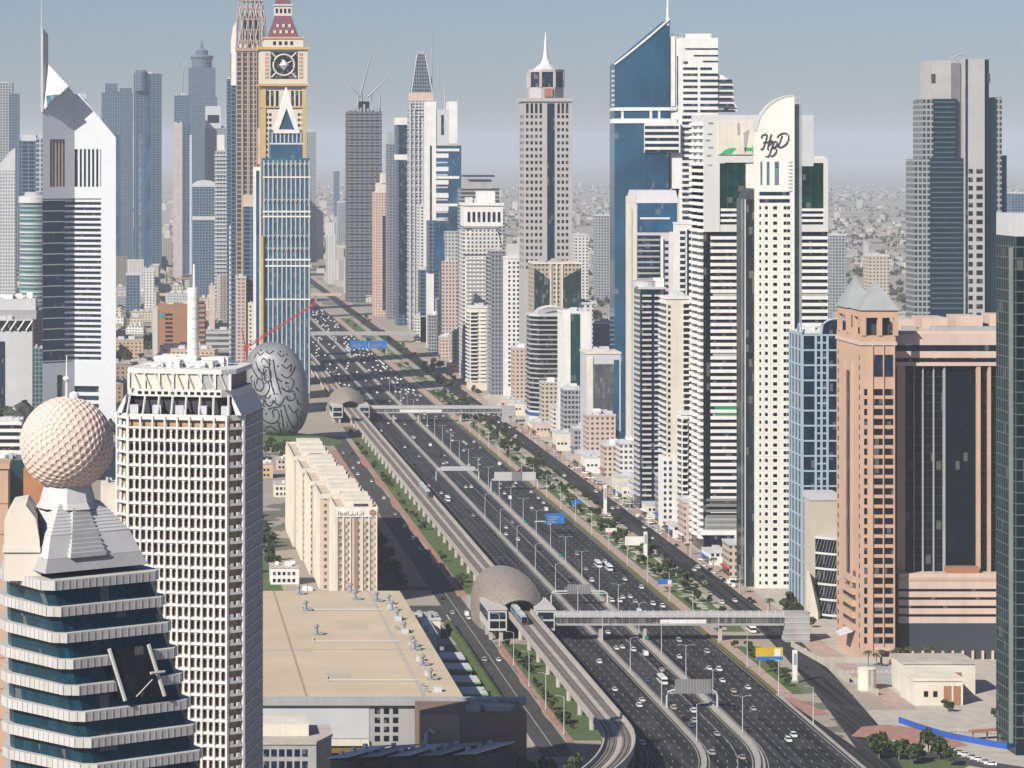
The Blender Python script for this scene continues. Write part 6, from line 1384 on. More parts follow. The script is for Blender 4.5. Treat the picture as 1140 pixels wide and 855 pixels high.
t, hw, h = simple('dark_flat_roofed_office', 'dark banded office tower with a broad overhanging flat roof', 3080, 514, 556, 210, 40, fm('darkoffice', (.28,.30,.31), (.05,.07,.08), 40, 4, 1, .6), ((520,548,200,211,'upper_stage',GREY,-3),)); MB().box(-hw*.8, hw*.75, -2, 36, Z(197,3080), Z(195,3080)).build('flat_roof', DARK, t)
def arch_white():
    D = 2860.0; s = D/F; ref = W(537, D); t = thing('arched_white_tower', 'broad white residential tower with arched top windows and sloping shoulders', 'tower', (ref, D, 0))
    def q(px): return (px-537)*s
    m_ = fm('archwhite', (.60,.59,.565), (.06,.07,.085), 3.7, 3.7, .52, .55)
    MB().box(q(516), q(558), 4, 40, 0, Z(256,D)).build('rear_wall', m_, t); MB().box(q(519), q(541), 0, 34, 0, Z(262,D)).build('front_wing', m_, t); MB().box(q(543), q(560), 0, 34, 0, Z(262,D)).build('front_wing', m_, t)
    MB().box(q(517), q(560), 1, 36, Z(252,D), Z(229,D)).build('top_storey', WHITE, t); windows(t, 'front', 1, [(q(520.5+k*5.6), q(523.5+k*5.6)) for k in range(7)], [(Z(247,D), Z(236,D))], BLACKG, .3, 'arched_window')
    MB().box(q(516), q(561), 0, 37, Z(229,D), Z(226,D)).build('cornice', WHITE, t); MB().box(q(533), q(552), 6, 26, Z(226,D), Z(213,D)).build('roof_house', WHITE, t); roof_plant(t, q(520), q(556), 5, 30, Z(226,D), 6, LGREY, 1, 6)
    m = MB(); m.ext([(q(516), Z(283,D)), (q(561), Z(283,D)), (q(553), Z(255,D)), (q(526), Z(255,D))], -1.5, 3.9); m.build('sloping_shoulder', m_, t)
    slabs(t, rect(q(518.5), q(541), -1.2, 0), frange(12, Z(285,D), 3.7), 1.1, WHITE, 'balcony')
arch_white()
t, w, z = balcony_tower('cream_balcony_block', 'shorter cream block of stacked balconies at the foot of the arched tower', 2740, 523, 546, 343, 432, 26, CREAM, WHITE, 3.4, [(1,7),(9,14)]); MB().box(14.5, 18.2, -1, 10, 0, z-2).build('white_shaft', LGREY, t)
t, w, z = balcony_tower('slate_slit_tower', 'slate dark narrow tower between cream balconies and the white slab', 2690, 547, 563, 280, 445, 30, fm('slate', (.20,.21,.24), (.05,.07,.10), 3, 3.6, .6, .6), GREY, 3.6)
t, w, z = balcony_tower('plain_white_slab', 'plain white slab tower with dark paired windows before the needle tower', 2660, 564, 584, 288, 448, 26, WHITE, WHITE, 3.6, side=False); windows(t, 'front', 0, [(1.4,3.2),(5.4,7.2),(9,10.8),(12.4,14)], [(q, q+1.9) for q in frange(10, z-4, 3.9)], NAVY, .15)
MB().box(2, w-1, 3, 20, z+1, Z(272,2660)).build('roof_house', LGREY, t)

far = [('far_tower', 'far grey block behind the tan ribbed block, beyond the sand overpass', 5200, 398, 412, 236, greygrid), ('far_tower', 'far sand coloured slab just past the blue spire tower edge', 5600, 352, 360, 232, fm('farsand', (.50,.44,.37), (.10,.10,.11), 4, 4, .5, .5)),
 ('far_tower', 'far white midrise among low houses past the spire tower', 4900, 364, 374, 262, whitegrid), ('far_tower', 'far pale twin stub, wider one, near the unfinished tower', 6400, 376, 386, 225, greygrid), ('far_tower', 'very far thin tower in the haze behind the unfinished tower', 7600, 372, 378, 190, bluegrid),
 ('far_tower', 'far blue midrise between salmon and navy towers', 4600, 436, 444, 230, bluegrid), ('far_tower', 'grey infill tower between navy tower and tapered peak', 3900, 452, 460, 172, greygrid), ('far_tower', 'pale infill tower between tapered peak and banded tower', 3560, 466, 478, 230, whitegrid),
 ('far_tower', 'low dark infill block below the tapered peak', 3420, 468, 480, 300, bluestrip), ('far_tower', 'white low infill block below the deep blue slab', 3240, 488, 497, 335, whitegrid), ('far_tower', 'grey infill tower behind the arched white tower', 3300, 548, 562, 232, greygrid), ('far_tower', 'low white slab behind the plain white slab tower', 2900, 556, 572, 330, whitegrid),
 ('far_tower', 'pale midrise on the eastern plain beside the needle tower', 3600, 640, 655, 262, whitegrid), ('far_tower', 'hazy block in the gap before the blue sail tower', 4300, 664, 680, 240, greygrid), ('far_tower', 'dark teal block behind the grey glass office', 2700, 650, 690, 360, bluestrip), ('far_tower', 'white cluttered roof block behind the teal strip tower', 2500, 632, 660, 338, whitegrid),
 ('far_tower', 'grey midrise on the plain between script and stepped towers', 3900, 925, 942, 262, greygrid), ('far_tower', 'sand midrise on the plain between script and stepped towers', 3500, 968, 990, 285, fm('farsand2', (.50,.44,.37), (.10,.10,.11), 4, 4, .5, .5)), ('far_tower', 'hazy slab past the stepped tower by the frame edge', 4200, 1126, 1140, 215, bluegrid), ('far_tower', 'blue midrise west of the honeycomb tower mast', 3900, 140, 156, 306, bluegrid), ('far_tower', 'white stub with dark openings west of the brown hotel', 4100, 160, 172, 300, whitegrid)]
for nm, lab, D, a, b_, yt, m_ in far: simple(nm, lab, D, a, b_, yt, 30, m_, parapet=LGREY)
# ------------------------------------------------------------ vehicles
PAINTS = {'white': (.78,.78,.77), 'silver': (.42,.43,.44), 'black': (.012,.012,.014), 'red': (.33,.03,.03), 'beige': (.45,.40,.32), 'blue': (.04,.09,.22)}
CARGLASS = mat('car_glass', (.015,.018,.022), .1); TYRE = mat('tyre_rubber', (.015,.015,.015), .9); LIGHTM = mat('lamp_lens', (.6,.58,.5), .2); TAIL = mat('tail_lens', (.35,.02,.02), .3)
def car_paint(c):
    m, n, l, b = nodes_of('car_paint_'+c); b.inputs['Base Color'].default_value = (*PAINTS[c], 1); b.inputs['Roughness'].default_value = .28; b.inputs['Coat Weight'].default_value = .5; return m
CP = {c: car_paint(c) for c in PAINTS}
wheel_me = None
def wheel_mesh():
    m = MB(); k = 10
    for x in (-.11, .11):
        for i in range(k): a = 2*math.pi*i/k; m.v.append((x, .33*math.cos(a), .33*math.sin(a)))
    for i in range(k): j = (i+1) % k; m.f.append((i, j, k+j, k+i))
    m.f += [tuple(range(k-1,-1,-1)), tuple(range(k,2*k))]; return m.mesh('wheel', TYRE)
wheel_me = wheel_mesh()
def xsec(prof, hw, hw2):                        # side profile (y, z, half width) rings joined into a shell
    m = MB(); n = len(prof)
    return m
def car_body(kind):
    b = MB(); g = MB()
    if kind == 'saloon':
        lo = [(-.86,-2.25),(.86,-2.25),(.9,-1.6),(.9,1.6),(.84,2.2),(-.84,2.2),(-.9,1.6),(-.9,-1.6)]; b.prism(lo, .28, .62); up = [(x*.95, y*.97) for x, y in lo]; b.prism(lo, .62, .92, up)
        c0 = [(-.78,-1.5),(.78,-1.5),(.78,1.15),(-.78,1.15)]; c1 = [(-.62,-.85),(.62,-.85),(.62,.45),(-.62,.45)]; g.prism(c0, .9, 1.38, c1); b.prism([(x*1.02, y*1.02) for x, y in c1], 1.38, 1.45)
    elif kind == 'offroader':
        lo = [(-.92,-2.35),(.92,-2.35),(.95,-1.7),(.95,2.0),(.9,2.35),(-.9,2.35),(-.95,2.0),(-.95,-1.7)]; b.prism(lo, .4, 1.0); b.prism(lo, 1.0, 1.12, [(x*.96, y*.97) for x, y in lo])
        c0 = [(-.86,-2.15),(.86,-2.15),(.86,1.0),(-.86,1.0)]; c1 = [(-.74,-1.95),(.74,-1.95),(.74,.5),(-.74,.5)]; g.prism(c0, 1.1, 1.68, c1); b.prism([(x*1.03, y*1.02) for x, y in c1], 1.68, 1.78)
    elif kind == 'van':
        lo = [(-.95,-2.6),(.95,-2.6),(.95,2.0),(.85,2.6),(-.85,2.6),(-.95,2.0)]; b.prism(lo, .35, 1.15); b.prism([(-.95,-2.6),(.95,-2.6),(.95,1.9),(-.95,1.9)], 1.15, 2.1, [(-.88,-2.55),(.88,-2.55),(.88,1.2),(-.88,1.2)]); g.prism([(-.965,-1.9),(.965,-1.9),(.965,1.7),(-.965,1.7)], 1.25, 1.8, [(-.915,-1.9),(.915,-1.9),(.915,1.45),(-.915,1.45)])
    else:                                        # bus
        b.prism([(-1.25,-5.8),(1.25,-5.8),(1.25,5.8),(-1.25,5.8)], .45, 1.5); b.prism([(-1.25,-5.8),(1.25,-5.8),(1.25,5.7),(-1.25,5.7)], 2.5, 3.1, [(-1.1,-5.6),(1.1,-5.6),(1.1,5.5),(-1.1,5.5)]); g.prism([(-1.22,-5.7),(1.22,-5.7),(1.22,5.75),(-1.22,5.75)], 1.5, 2.5)
    return b, g
LEN = {'saloon': (1.45, .8), 'offroader': (1.5, .85), 'van': (1.7, .85), 'bus': (3.6, 1.1)}
PROTO = {}
def vehicle(kind, col, x, y, label, group, rz=0):
    k = (kind, col)
    if k not in PROTO:
        t = thing({'saloon': 'car', 'offroader': 'car', 'van': 'van', 'bus': 'bus'}[kind], label, {'saloon': 'car', 'offroader': 'car'}.get(kind, kind), (x, y, .06), rz, group)
        b, g = car_body(kind); b.build('body', CP[col], t); g.build('window', CARGLASS, t); L, hw = LEN[kind]
        for sx_ in (-1, 1):
            for sy in (-1, 1): inst('wheel', wheel_me, t, (sx_*hw, sy*L, .33))
            e = {'saloon': 2.2, 'offroader': 2.35, 'van': 2.6, 'bus': 5.8}[kind]
            inst('headlight', unit(LIGHTM, 'headlight'), t, (sx_*hw*.72, e-.06, .62), (.3,.1,.16)); inst('tail_light', unit(TAIL, 'tail_light'), t, (sx_*hw*.78, -e-.05, .66), (.22,.1,.2))
        PROTO[k] = proto(t); return t
    return dup(PROTO[k], (x, y, .06), rz, 1, label, group)
def pick(r):
    u = r.random(); c = 'white' if u < .50 else 'silver' if u < .68 else 'black' if u < .84 else 'beige' if u < .93 else 'red' if u < .97 else 'blue'
    v = r.random(); k = 'saloon' if v < .55 else 'offroader' if v < .92 else 'van'
    return (k, c)
def traffic():
    r = random.Random(42); word = {'saloon': 'saloon car', 'offroader': 'off-road car', 'van': 'van', 'bus': 'bus'}; n = 0
    ways = [('on the broad west carriageway', [183.2+3.55*i for i in range(5)], 34, 0, 1), ('between the two highway medians', [206.4+3.3*i for i in range(4)], 42, 0, 1), ('on the busy east carriageway', [226.3+3.5*i for i in range(7)], 105, math.pi, 1)]
    for where, lanes, cnt, rz, _ in ways:
        used = []
        for i in range(cnt*6):
            if len(used) >= cnt: break
            x = r.choice(lanes); y = 1085+(r.random()**1.15)*1900
            if any(abs(x-a) < 1 and abs(y-b_) < 13 for a, b_ in used): continue
            used.append((x, y)); k, c = pick(r); place = 'beyond the second footbridge' if y > 2424 else 'between both footbridges' if y > 1352 else 'before the first footbridge'
            vehicle(k, c, bend(x, y)+r.uniform(-.3,.3), y, c+' '+word[k]+' driving '+where+', '+place, c+' '+word[k]+'s '+where+', '+place, rz+(0.0 if y > 1122 else (1122-y)/230*.5))
    for where, lanes, y0, y1, cnt, rz in (('on the service road below eastern towers', (281, 284.5, 288), 1420, 2700, 34, 0), ('nose to tail at the service road kerb', (292.6,), 1450, 2650, 44, 0), ('in the forecourt below eastern towers', (296, 298), 1480, 2300, 26, 1.2), ('on the frontage road beside the viaduct', (146.5, 152.5), 1180, 2200, 18, 0), ('by the park strip pavement', (277,), 1420, 2400, 12, 0)):
        used = []
        for i in range(cnt*6):
            if len(used) >= cnt: break
            x = r.choice(lanes); y = r.uniform(y0, y1)
            if any(abs(x-a) < 2 and abs(y-b_) < 6.5 for a, b_ in used): continue
            used.append((x, y)); k, c = pick(r); dist = 'far' if y > 2000 else 'nearer'
            vehicle(k, c, x, y, c+' '+word[k]+' '+where+', '+dist+' half', c+' '+word[k]+'s '+where+', '+dist+' half', rz)
    for y, x, c in ((1585, 238, 'white'), (1572, 241.5, 'white'), (1240, 212, 'white'), (1880, 190.5, 'white'), (1372, 274, 'white')):
        vehicle('bus', c, bend(x, y), y, {1585:'white coach at the east carriageway, first of two side by side',1572:'white coach at the east carriageway, second of two side by side',1240:'white bus passing under the near sign arch',1880:'white bus alone on the west carriageway past the gantry',1372:'white bus waiting beyond the footbridge stair tower'}[y], 'white buses on the roads')
    m = MB()
    for i in range(420):
        x = r.choice([183+3.5*i for i in range(5)]+[206+3.3*i for i in range(4)]+[226+3.5*i for i in range(7)]*2); y = 2700+r.random()**1.3*3200
        m.box(x-.9, x+.9, y, y+4.4, .3, 1.0); m.box(x-.75, x+.75, y+.7, y+3.2, 1.0, 1.5)
    tag(m.build('distant_traffic', CP['white']), 'dense glinting traffic far up the highway', 'cars', kind='stuff')
    # parked rows at the blue hoarding
    for i in range(7): vehicle('saloon', ('white','silver')[i % 2], 291-i*1.0+i*2.2, 1100-i*4.2, ('white','silver')[i % 2]+' car parked slantwise along the blue hoarding', ('white','silver')[i % 2]+' cars by the blue hoarding', 1.1)
traffic()

# ------------------------------------------------------------ lamps, gantries, signs
def lamp(double):
    t = thing('street_lamp', '', 'street lamp'); h = 14
    MB().tube([(0,0,0),(0,0,h)], .2, 6, .11).build('pole', LGREY, t); MB().lathe([(.4,0),(.4,.6),(.22,.9)], 8).build('base', GREY, t)
    for s in ((-1, 1) if double else (1,)):
        MB().tube([(0,0,h-.3),(s*1.2,0,h+.25),(s*2.6,0,h+.3)], .07, 4).build('arm', LGREY, t); MB().box(min(s*2.3,s*3.3), max(s*2.3,s*3.3), -.2, .2, h+.22, h+.42).build('lamp_head', GREY, t)
    return proto(t)
LP2, LP1 = lamp(True), lamp(False)
def lamps(pr, xs, rz, label, group):
    for i, (x, y) in enumerate(xs):
        if not pr.get('used'): o = pr; o.location = (x, y, .2); o.rotation_euler = (0,0,rz); o['label'] = label; o['group'] = group; pr['used'] = 1
        else: o = dup(pr, (x, y, .2), rz, 1, label, group)
lamps(LP2, [(bend(222.6, y), y) for y in range(1130, 2700, 58)], 0, 'tall double armed street lamp standing on the central median', 'street lamps on the central median')
lamps(LP1, [(252.9, y) for y in range(1150, 2500, 62)], math.pi, 'tall single armed street lamp at the hedge by the east carriageway', 'street lamps at the hedge')
lamps(LP1, [(bend(203.2, y), y) for y in range(1115, 1800, 75)], 0, 'single armed street lamp on the narrow inner median', 'street lamps on the inner median')
lamps(LP1, [(291.5, y) for y in range(1420, 2600, 66)], math.pi, 'street lamp on the pavement before the eastern towers', 'street lamps before the towers')
lamps(LP1, [(157.2, y) for y in range(1130, 1340, 50)], math.pi, 'street lamp on red paving between frontage road and viaduct', 'street lamps by the viaduct')
for o in (LP1, LP2):
    if 'used' in o: del o['used']
for o in bpy.data.objects:
    if 'used' in o: del o['used']
BLUES = mat('sign_blue', (.015,.16,.50), .4); SIGNB = mat('sign_back', (.20,.20,.20), .7); GREENS = mat('sign_green', (.01,.22,.14), .5)
def gantry(Y, x0, x1, label, panels, h=7.2, zt=11.5, arch=True):
    t = thing('sign_gantry', label, 'gantry', (0, Y, 0)); a, b_ = bend(x0, Y), bend(x1, Y); e = 2.2
    pts = [(a,0,0),(a,0,h-e),(a+.5,0,h-.7),(a+e,0,h),(b_-e,0,h),(b_-.5,0,h-.7),(b_,0,h-e),(b_,0,0)] if arch else [(a,0,0),(a,0,h),(b_,0,h)]
    MB().tube(pts, .38, 7).build('arch_frame', LGREY, t)
    if arch: MB().tube([(a+1,0,h-1.1),(b_-1,0,h-1.1)], .22, 5).build('lower_rail', LGREY, t)
    for x2_, x3_, m_ in panels:
        p = MB().box(bend(x2_,Y), bend(x3_,Y), -.5, -.3, h-1.2, zt).build('sign_panel', m_, t)
        if m_ in (BLUES, GREENS):
            q = MB(); w_ = x3_-x2_
            for k in range(3): q.box(bend(x2_,Y)+w_*.12, bend(x2_,Y)+w_*(.5+.12*k), -.56, -.5, h-.2+k*1.25, h+.3+k*1.25)
            q.box(bend(x2_,Y)+w_*.84, bend(x2_,Y)+w_*.88, -.56, -.5, h-.3, h+2.2); q.build('sign_lettering', PAINT, p)
        else:
            q = MB()
            for k in range(int((x3_-x2_)/1.1)): q.box(bend(x2_,Y)+k*1.1+.4, bend(x2_,Y)+k*1.1+.55, -.58, -.5, h-1.2, zt)
            q.build('stiffener', GREY, p)
    return t
gantry(1183, 204, 223.4, 'pale arched gantry with grey sign backs nearest to the viewer', [(207,221,SIGNB)])
gantry(1452, 196, 222.6, 'slim gantry with grey boards just beyond the shell station', [(203.5,214.5,SIGNB)], 6.5, 9.8)
gantry(1996, 195, 222.6, 'pale arched gantry over the inner lanes near the moving train', [(198,220,LGREY)], 7.6, 9.2)
gantry(1940, 224, 253.5, 'wide gantry with a dark board beside pale boards on the east carriageway', [(226,237,LGREY),(237.1,243.5,SIGNB),(243.6,252,LGREY)])
gantry(1716, 222.6, 239, 'curved arm gantry holding a bright blue road sign', [(228.5,239,BLUES)], 7.4, 12.0, False)
gantry(3210, 224, 262, 'far gantry with long bright blue road signs beyond the second footbridge', [(224,243,BLUES),(244,262,BLUES)], 8, 15, True)
gantry(3900, 180, 222, 'far gantry with a small blue sign near the sand overpass', [(196,214,BLUES)], 8, 14); gantry(4150, 185, 222, 'far gantry with a small green sign near the sand overpass', [(192,203,GREENS)], 8, 14)
for y in (1330, 1460, 1600, 1745, 1900):
    t = thing('median_sign', 'small green route sign on a post at the central median', 'road sign', (bend(221.6,y), y+6, .3), 0, 'green signs on the median'); MB().box(-.08,.08,-.08,.08,0,3).build('post', GREY, t); MB().box(-.8,.8,-.14,-.08,1.9,3.6).build('panel', GREENS, t)
def pylon(Y, x, h, label):
    t = thing('advert_pylon', label, 'pylon', (x, Y, .15)); MB().box(-.9,.9,-.6,.6,0,h).build('shaft', WHITE, t); MB().box(-1.3,1.3,-.9,.9,0,.8).build('base', GREY, t); MB().box(-.55,.55,-.68,-.6,h*.55,h*.9).build('panel', SILVER, t)
pylon(1807, 275.5, 17.5, 'tall white advert pylon in the park strip, farther of the pair'); pylon(1616, 267.5, 14, 'tall white advert pylon in the park strip beside the white billboard'); pylon(1241, 265.5, 13, 'white advert pylon beside the yellow billboard')
def board(Y, x, w_, z0, z1, m_, label, extra=None):
    t = thing('billboard', label, 'billboard', (x, Y, .15)); MB().box(-w_/2, w_/2, -.35, .35, z0, z1).build('panel', m_, t)
    for s in (-1, 1): MB().box(s*w_*.35-.15, s*w_*.35+.15, -.2, .2, 0, z0).build('post', GREY, t)
    if extra: MB().box(-w_/2, w_/2, -.45, -.35, z0, z0+(z1-z0)*.28).build('lower_stripe', extra, t); MB().box(w_*.18, w_*.42, -.5, -.45, z0+(z1-z0)*.3, z1-.4).build('picture_patch', WHITE, t)
board(1262, 259.5, 11, 5.6, 10.6, mat('billboard_yellow', (.62,.42,.03), .5), 'yellow billboard with a blue foot at the corner lawn', BLUES)
board(1650, 268, 11.5, 2.5, 7.2, WHITE, 'white billboard in the park strip before the striped tower'); board(1492, 256.5, 7, 3, 6.4, BLUES, 'small blue and pink billboard at the hedge by the coaches', PINK); board(1700, 262.5, 6, 2.5, 5.5, WHITE, 'small white and red billboard in the park strip', mat('sign_red', (.5,.05,.05), .6)); board(1830, 262, 6, 3, 6, BLUES, 'small blue billboard at the slip road fork')
# red crane by the blue spire tower
t = thing('red_crane', 'red lattice crane with a long rising boom before the blue spire tower', 'crane', (W(274,2600), 2600, 0)); RED = mat('crane_red', (.50,.04,.05), .6)
zb = Z(388,2600)
def lattice(p0, p1, w_, name):
    m = MB(); p0, p1 = Vector(p0), Vector(p1); n = max(4, int((p1-p0).length/(w_*1.6))); d = (p1-p0)/n
    for a, b_ in ((-w_/2,0),(w_/2,0),(0,w_)): m.tube([p0+Vector((0,a,b_)), p1+Vector((0,a*.5,b_*.5))], .32, 4)
    for i in range(n): m.tube([p0+d*i+Vector((0,0,w_ if i % 2 else 0)), p0+d*(i+1)+Vector((0,0,0 if i % 2 else w_*.7))], .2, 3)
    m.build(name, RED, t)
lattice((0,0,zb), (W(352,2600)-W(274,2600), -6, Z(337,2600)), 2.2, 'boom'); lattice((0,0,zb-2), (W(269,2600)-W(274,2600), 2, Z(366,2600)), 1.8, 'counter_jib')
m = MB()
for a, b_ in ((-1.2,-1.2),(1.2,-1.2),(1.2,1.2),(-1.2,1.2)): m.tube([(a,b_,0),(a,b_,zb)], .3, 4)
for z in frange(0, zb-3, 3): m.tube([(-1.2,-1.2,z),(1.2,-1.2,z+3)], .18, 3); m.tube([(1.2,1.2,z),(-1.2,1.2,z+3)], .18, 3)
m.build('mast', RED, t); MB().box(-2,2,-2,2,zb-1.5,zb+1.5).build('cab', RED, t)

# ------------------------------------------------------------ trees and palms
def leafm(name, c1, c2):
    m, n, l, b = nodes_of(name); t = m.node_tree; P = pos(t); ob = t.nodes.new('ShaderNodeObjectInfo')
    k = M(t, 'ADD', M(t, 'MULTIPLY', NOISE(t, P, .8, 3), .8), M(t, 'MULTIPLY', ob.outputs['Random'], .3)); l.new(MIX(t, k, c1, c2), b.inputs['Base Color']); b.inputs['Roughness'].default_value = .8; b.inputs['Specular IOR Level'].default_value = .2; return m
LEAF = leafm('tree_leaf', (.022,.038,.012), (.075,.10,.035)); PALMLEAF = leafm('palm_leaf', (.04,.055,.02), (.10,.12,.05)); BARK = mat('bark', (.16,.115,.08), .95)
def crown(seed, rx, rz_, zc, n=230, leaf=.75):
    r = random.Random(seed); m = MB(); cl = [(r.gauss(0,.42), r.gauss(0,.42), r.gauss(0,.4), r.uniform(.32,.55)) for _ in range(9)]
    for i in range(n):
        cx, cy_, cz, cr = r.choice(cl); d = Vector((r.gauss(0,1), r.gauss(0,1), r.gauss(0,1))).normalized()*cr*r.uniform(.6,1)
        p = Vector(((cx+d.x)*rx, (cy_+d.y)*rx, zc+(cz+d.z)*rz_)); a = Vector((r.gauss(0,1), r.gauss(0,1), r.gauss(0,1))).normalized(); b_ = a.cross(Vector((r.gauss(0,1), r.gauss(0,1), r.gauss(0,1)))).normalized(); s = leaf*r.uniform(.6,1.3)
        m.poly([p-a*s-b_*s*.6, p+a*s-b_*s*.5, p+a*s*.8+b_*s*.6, p-a*s*.7+b_*s*.7])
    return m
TREES = []; SHRUBS = []
for k in range(8):
    h = (5.2, 6.4, 4.4, 7.6)[k % 4]; t = thing('tree' if k < 4 else 'shrub', '', 'tree' if k < 4 else 'shrub'); crown(60+k, h*.42, h*.34, h*.66).build('crown', LEAF, t)
    tr = MB().tube([(0,0,0),(.1,.05,h*.3),(.05,.1,h*.55)], .22, 6, .12)
    for a in range(3): tr.tube([(.05,.05,h*.35),(math.cos(a*2.1)*h*.2, math.sin(a*2.1)*h*.2, h*.62)], .09, 4, .04)
    tr.build('trunk', BARK, t); (TREES if k < 4 else SHRUBS).append(proto(t))
def palm():
    t = thing('palm_tree', '', 'palm'); MB().tube([(0,0,0),(.1,0,4),(.05,.1,8)], .28, 7, .2).build('trunk', BARK, t); m = MB(); r = random.Random(9)
    for i in range(26):
        a = i*2.4; up = r.uniform(-.4, 1.1); L = r.uniform(2.4,3.4); d = Vector((math.cos(a), math.sin(a), 0)); sd = Vector((-d.y, d.x, 0)); pts = [Vector((.05,.1,8))+d*L*f+Vector((0,0,up*L*.6*f-1.6*f*f)) for f in (0,.35,.7,1)]
        for j in range(3): w0, w1 = (.12,.42,.34,.04)[j], (.12,.42,.34,.04)[j+1]; m.poly([pts[j]-sd*w0, pts[j]+sd*w0, pts[j+1]+sd*w1, pts[j+1]-sd*w1])
    m.build('crown', PALMLEAF, t); return proto(t)
PALM = palm()
def plant(pr, x, y, label, group, sc, rz):
    if not pr.get('label'): pr.location = (x, y, .1); pr['label'] = label; pr['group'] = group; pr.scale = (sc,)*3
    else: dup(pr, (x, y, .1), rz, sc, label, group)
def trees():
    r = random.Random(77)
    zones = [((259.6,271.5),(1380,2700),170,.45,.95,'small shrub in the planted strip between highway and service road'), ((273.6,277.5),(1390,2750),46,.55,.95,'dark tree in the row shading the service road'), ((159.5,163),(1125,1335),22,.4,.75,'bushy shrub beneath the curving viaduct near the shell station'),
      ((159.8,163),(1480,2350),30,.4,.8,'bushy shrub beneath the straight viaduct beyond the shell station'), ((97,133),(1500,1660),46,.9,1.6,'dark shaded tree behind the beige hotel'), ((97,121),(1660,2250),30,.8,1.4,'shaded tree in the lawn east of the beige hotel'), ((62,74),(1560,1830),22,.8,1.5,'green tree beside the lane west of the beige hotel'),
      ((276,300),(2620,3050),20,.8,1.6,'tree clustered at the foot of the cream balcony block'), ((-105,-72),(2060,2290),30,.9,1.8,'dark tree below the slanting strut building'), ((-30,30),(3000,3500),30,1.2,2.4,'large dark tree on the grounds before the brown hotel'), ((70,125),(2120,2230),16,.6,1.1,'small tree round the grass mound of the calligraphy museum'),
      ((262,290),(1072,1100),9,.9,1.5,'broad green tree at the side road corner by the blue hoarding'), ((258,266),(1225,1330),14,.35,.7,'low green bush on the corner lawn by the yellow billboard'), ((296,306),(1360,1440),14,.6,1.1,'tree before the curved office block and the footbridge stairs'), ((130,150),(1020,1068),10,.9,1.4,'dark tree by the brown block at the bottom of the viaduct curve'), ((430,620),(1850,2500),34,1.0,2.0,'dusty tree among low blocks behind the eastern towers'),
      ((258,300),(2800,3900),36,.5,1.0,'hazy far shrub beyond the second footbridge in the verge'),
      ((310,345),(1115,1180),8,.6,1.0,'dry shrub around the cream utility building')]
    for (x0,x1),(y0,y1),n,s0,s1,lab in zones:
        for i in range(n): plant((SHRUBS if any(q in lab for q in ('bush','shrub')) else TREES)[r.randrange(4)], r.uniform(x0,x1), r.uniform(y0,y1), lab, lab.replace('tree ','trees ',1).replace('shrub ','shrubs ',1).replace('low green bush','low green bushes',1), r.uniform(s0,s1), r.uniform(0,6.28))
    for x, y in ((304,1279),(307,1277),(310,1280),(314,1278),(317,1281),(322,1283),(330,1284),(338,1285)): plant(PALM, x, y, 'palm tree standing before the pink stone buildings', 'palms before the pink buildings', r.uniform(.7,1.0), r.uniform(0,6))
    for i in range(16): plant(PALM, 292.3+r.uniform(-.2,.2), 1420+i*70, 'slim palm on the pavement before the eastern towers', 'palms before the eastern towers', r.uniform(.7,1), r.uniform(0,6))
trees()
# ------------------------------------------------------------ shops and small buildings
def shops():
    r = random.Random(15); cols = [(LPINK,'pale pink'),(WHITE,'white'),(CREAM,'cream'),(GREY,'grey')]
    spots = [(300,1590,8),(300.5,1700,9),(301,1790,10),(301,1880,12),(301,1905,9),(302,2040,10),(302,2070,14),(303,2190,9),(303,2300,12),(303,2330,8),(304,2480,11),(304,2530,9),(305,2790,14),(305,2960,12)]
    wh = ['beside the striped tower','between cream flats and striped tower','under the cream flats','under the dark balcony tower','beyond the dark balcony tower','by the blue topped tower','north of the grey glass office','by the teal strip tower','between teal and octagonal towers','under the octagonal tower','under the bronze framed tower','under the needle tower','under the arched white tower','past the arched white tower']
    for (x, y, w_), where in zip(spots, wh):
        m_, cn = cols[r.randrange(4)]; h = r.uniform(6, 13); t = thing('shop_building', cn+' low shop building '+where, 'shop', (x, y, .1)); d = r.uniform(14, 24)
        MB().box(-4, w_, 0, d, 0, h).build('wall', m_, t); MB().box(-4.2, w_+.2, -.2, d+.2, h, h+.6).build('parapet', LGREY, t); MB().box(-4.15, -4, 1, d-1, .4, 3.6).build('shopfront', BLACKG, t); MB().box(-5.4, -4.05, 1, d-1, 3.8, 4.1).build('awning', (RED, BLUES, WHITE, TEALG)[r.randrange(4)], t)
        windows(t, 'front', 0, [(-3+k*2.6,-1.4+k*2.6) for k in range(int(w_/2.6))], [(4.6,6.0)], NAVY); roof_plant(t, -4, w_, 0, d, h+.6, 4, LGREY, int(y), 2)
    # houses and sheds west of the beige hotel
    sp = [(82,1420,9,10,'first behind the big flat roof'),(74,1520,8,14,'by the lane and trees'),(92,1900,8,12,'with pale roof past the hotel'),(84,2010,9,12,'below the calligraphy museum'),(100,2060,7,10,'nearest to the museum mound'),(76,2120,10,16,'west of the museum mound')]
    for i, (x, y, h, w_, where) in enumerate(sp):
        m_, cn = (mat('house_yellow', (.56,.42,.24), .85), 'yellowish') if i == 3 else cols[i % 4]; t = thing('low_house', cn+' low flat roofed house '+where, 'house', (x, y, .1)); MB().box(-w_/2, w_/2, 0, 16, 0, h).build('wall', m_, t)
        MB().box(-w_/2-.3, w_/2+.3, -.3, 16.3, h, h+.7).build('roof', PALEP, t); windows(t, 'front', 0, [(-w_/2+1+k*2.4,-w_/2+2.4+k*2.4) for k in range(int(w_/2.6))], [(1.2,2.8),(4.6,6.2)], NAVY); roof_plant(t, -w_/2, w_/2, 0, 16, h+.7, 3, WHITE, i, 2)
shops()
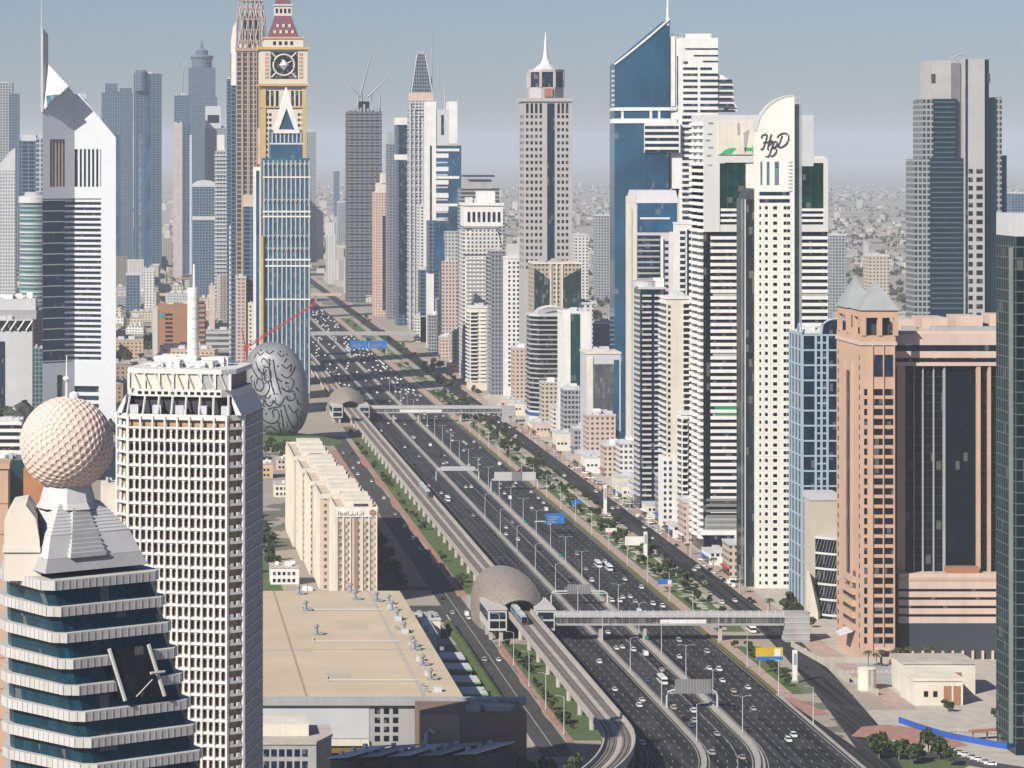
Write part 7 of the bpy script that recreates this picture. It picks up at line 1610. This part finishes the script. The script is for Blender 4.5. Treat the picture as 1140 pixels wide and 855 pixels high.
def podium_blocks():
    fm2 = [('sand', facade('podium_sand', (.52,.44,.35), (.05,.055,.06), 3.2, 3.4, .55, .5)), ('white', facade('podium_white', (.66,.65,.62), (.04,.05,.065), 3.0, 3.4, .6, .5)), ('grey', facade('podium_grey', (.34,.35,.36), (.03,.04,.055), 2.6, 3.5, .7, .6)), ('rosy', facade('podium_rosy', (.55,.43,.37), (.06,.06,.065), 3.4, 3.4, .5, .45))]
    spots = [(303,1545,15,16,'between script and striped towers'),(304,1678,14,22,'just past the striped tower'),(306,1765,12,26,'behind the cream flats'),(306,1862,16,14,'past the dark balcony tower'),(308,1925,18,30,'before the blue topped tower'),(312,2015,16,20,'just past the blue topped tower'),(311,2085,14,34,'before the grey glass office'),(313,2160,14,18,'past the grey glass office'),(312,2205,15,42,'before the teal strip tower'),(314,2275,15,24,'past the teal strip tower'),(315,2345,14,36,'before the octagonal tower'),(318,2440,14,20,'past the octagonal tower'),(320,2565,16,48,'before the needle tower'),(318,2710,14,30,'past the white slab'),(322,2800,15,40,'before the arched tower'),(318,2930,15,26,'past the arched tower'),(318,3040,14,34,'before the flat roofed office'),(316,3140,14,22,'past the flat roofed office'),(316,3260,14,38,'by the deep blue slab'),(316,3420,15,28,'by the banded tower')]
    for i, (x, y, w_, h, where) in enumerate(spots):
        cn, m_ = fm2[(i*3+i//4) % 4]; t = thing('podium_block', cn+' midrise block '+where, 'building', (x, y, .1)); d = 20
        MB().box(-5, w_, 0, d, 0, h).build('wall', m_, t); MB().box(-5.3, w_+.3, -.3, d+.3, h, h+.9).build('parapet', LGREY, t); MB().box(-5.15, -5, 1, d-1, .3, 4).build('shopfront', BLACKG, t); MB().box(-6.6, -5.05, 1, d-1, 4.1, 4.45).build('awning', (RED, WHITE, BLUES, CREAM, TEALG)[i % 5], t)
        MB().box(0, 5, 6, 13, h+.9, h+4).build('lift_house', WHITE, t); roof_plant(t, -5, w_, 0, d, h+.9, 5, LGREY, i, 2.2)
podium_blocks()
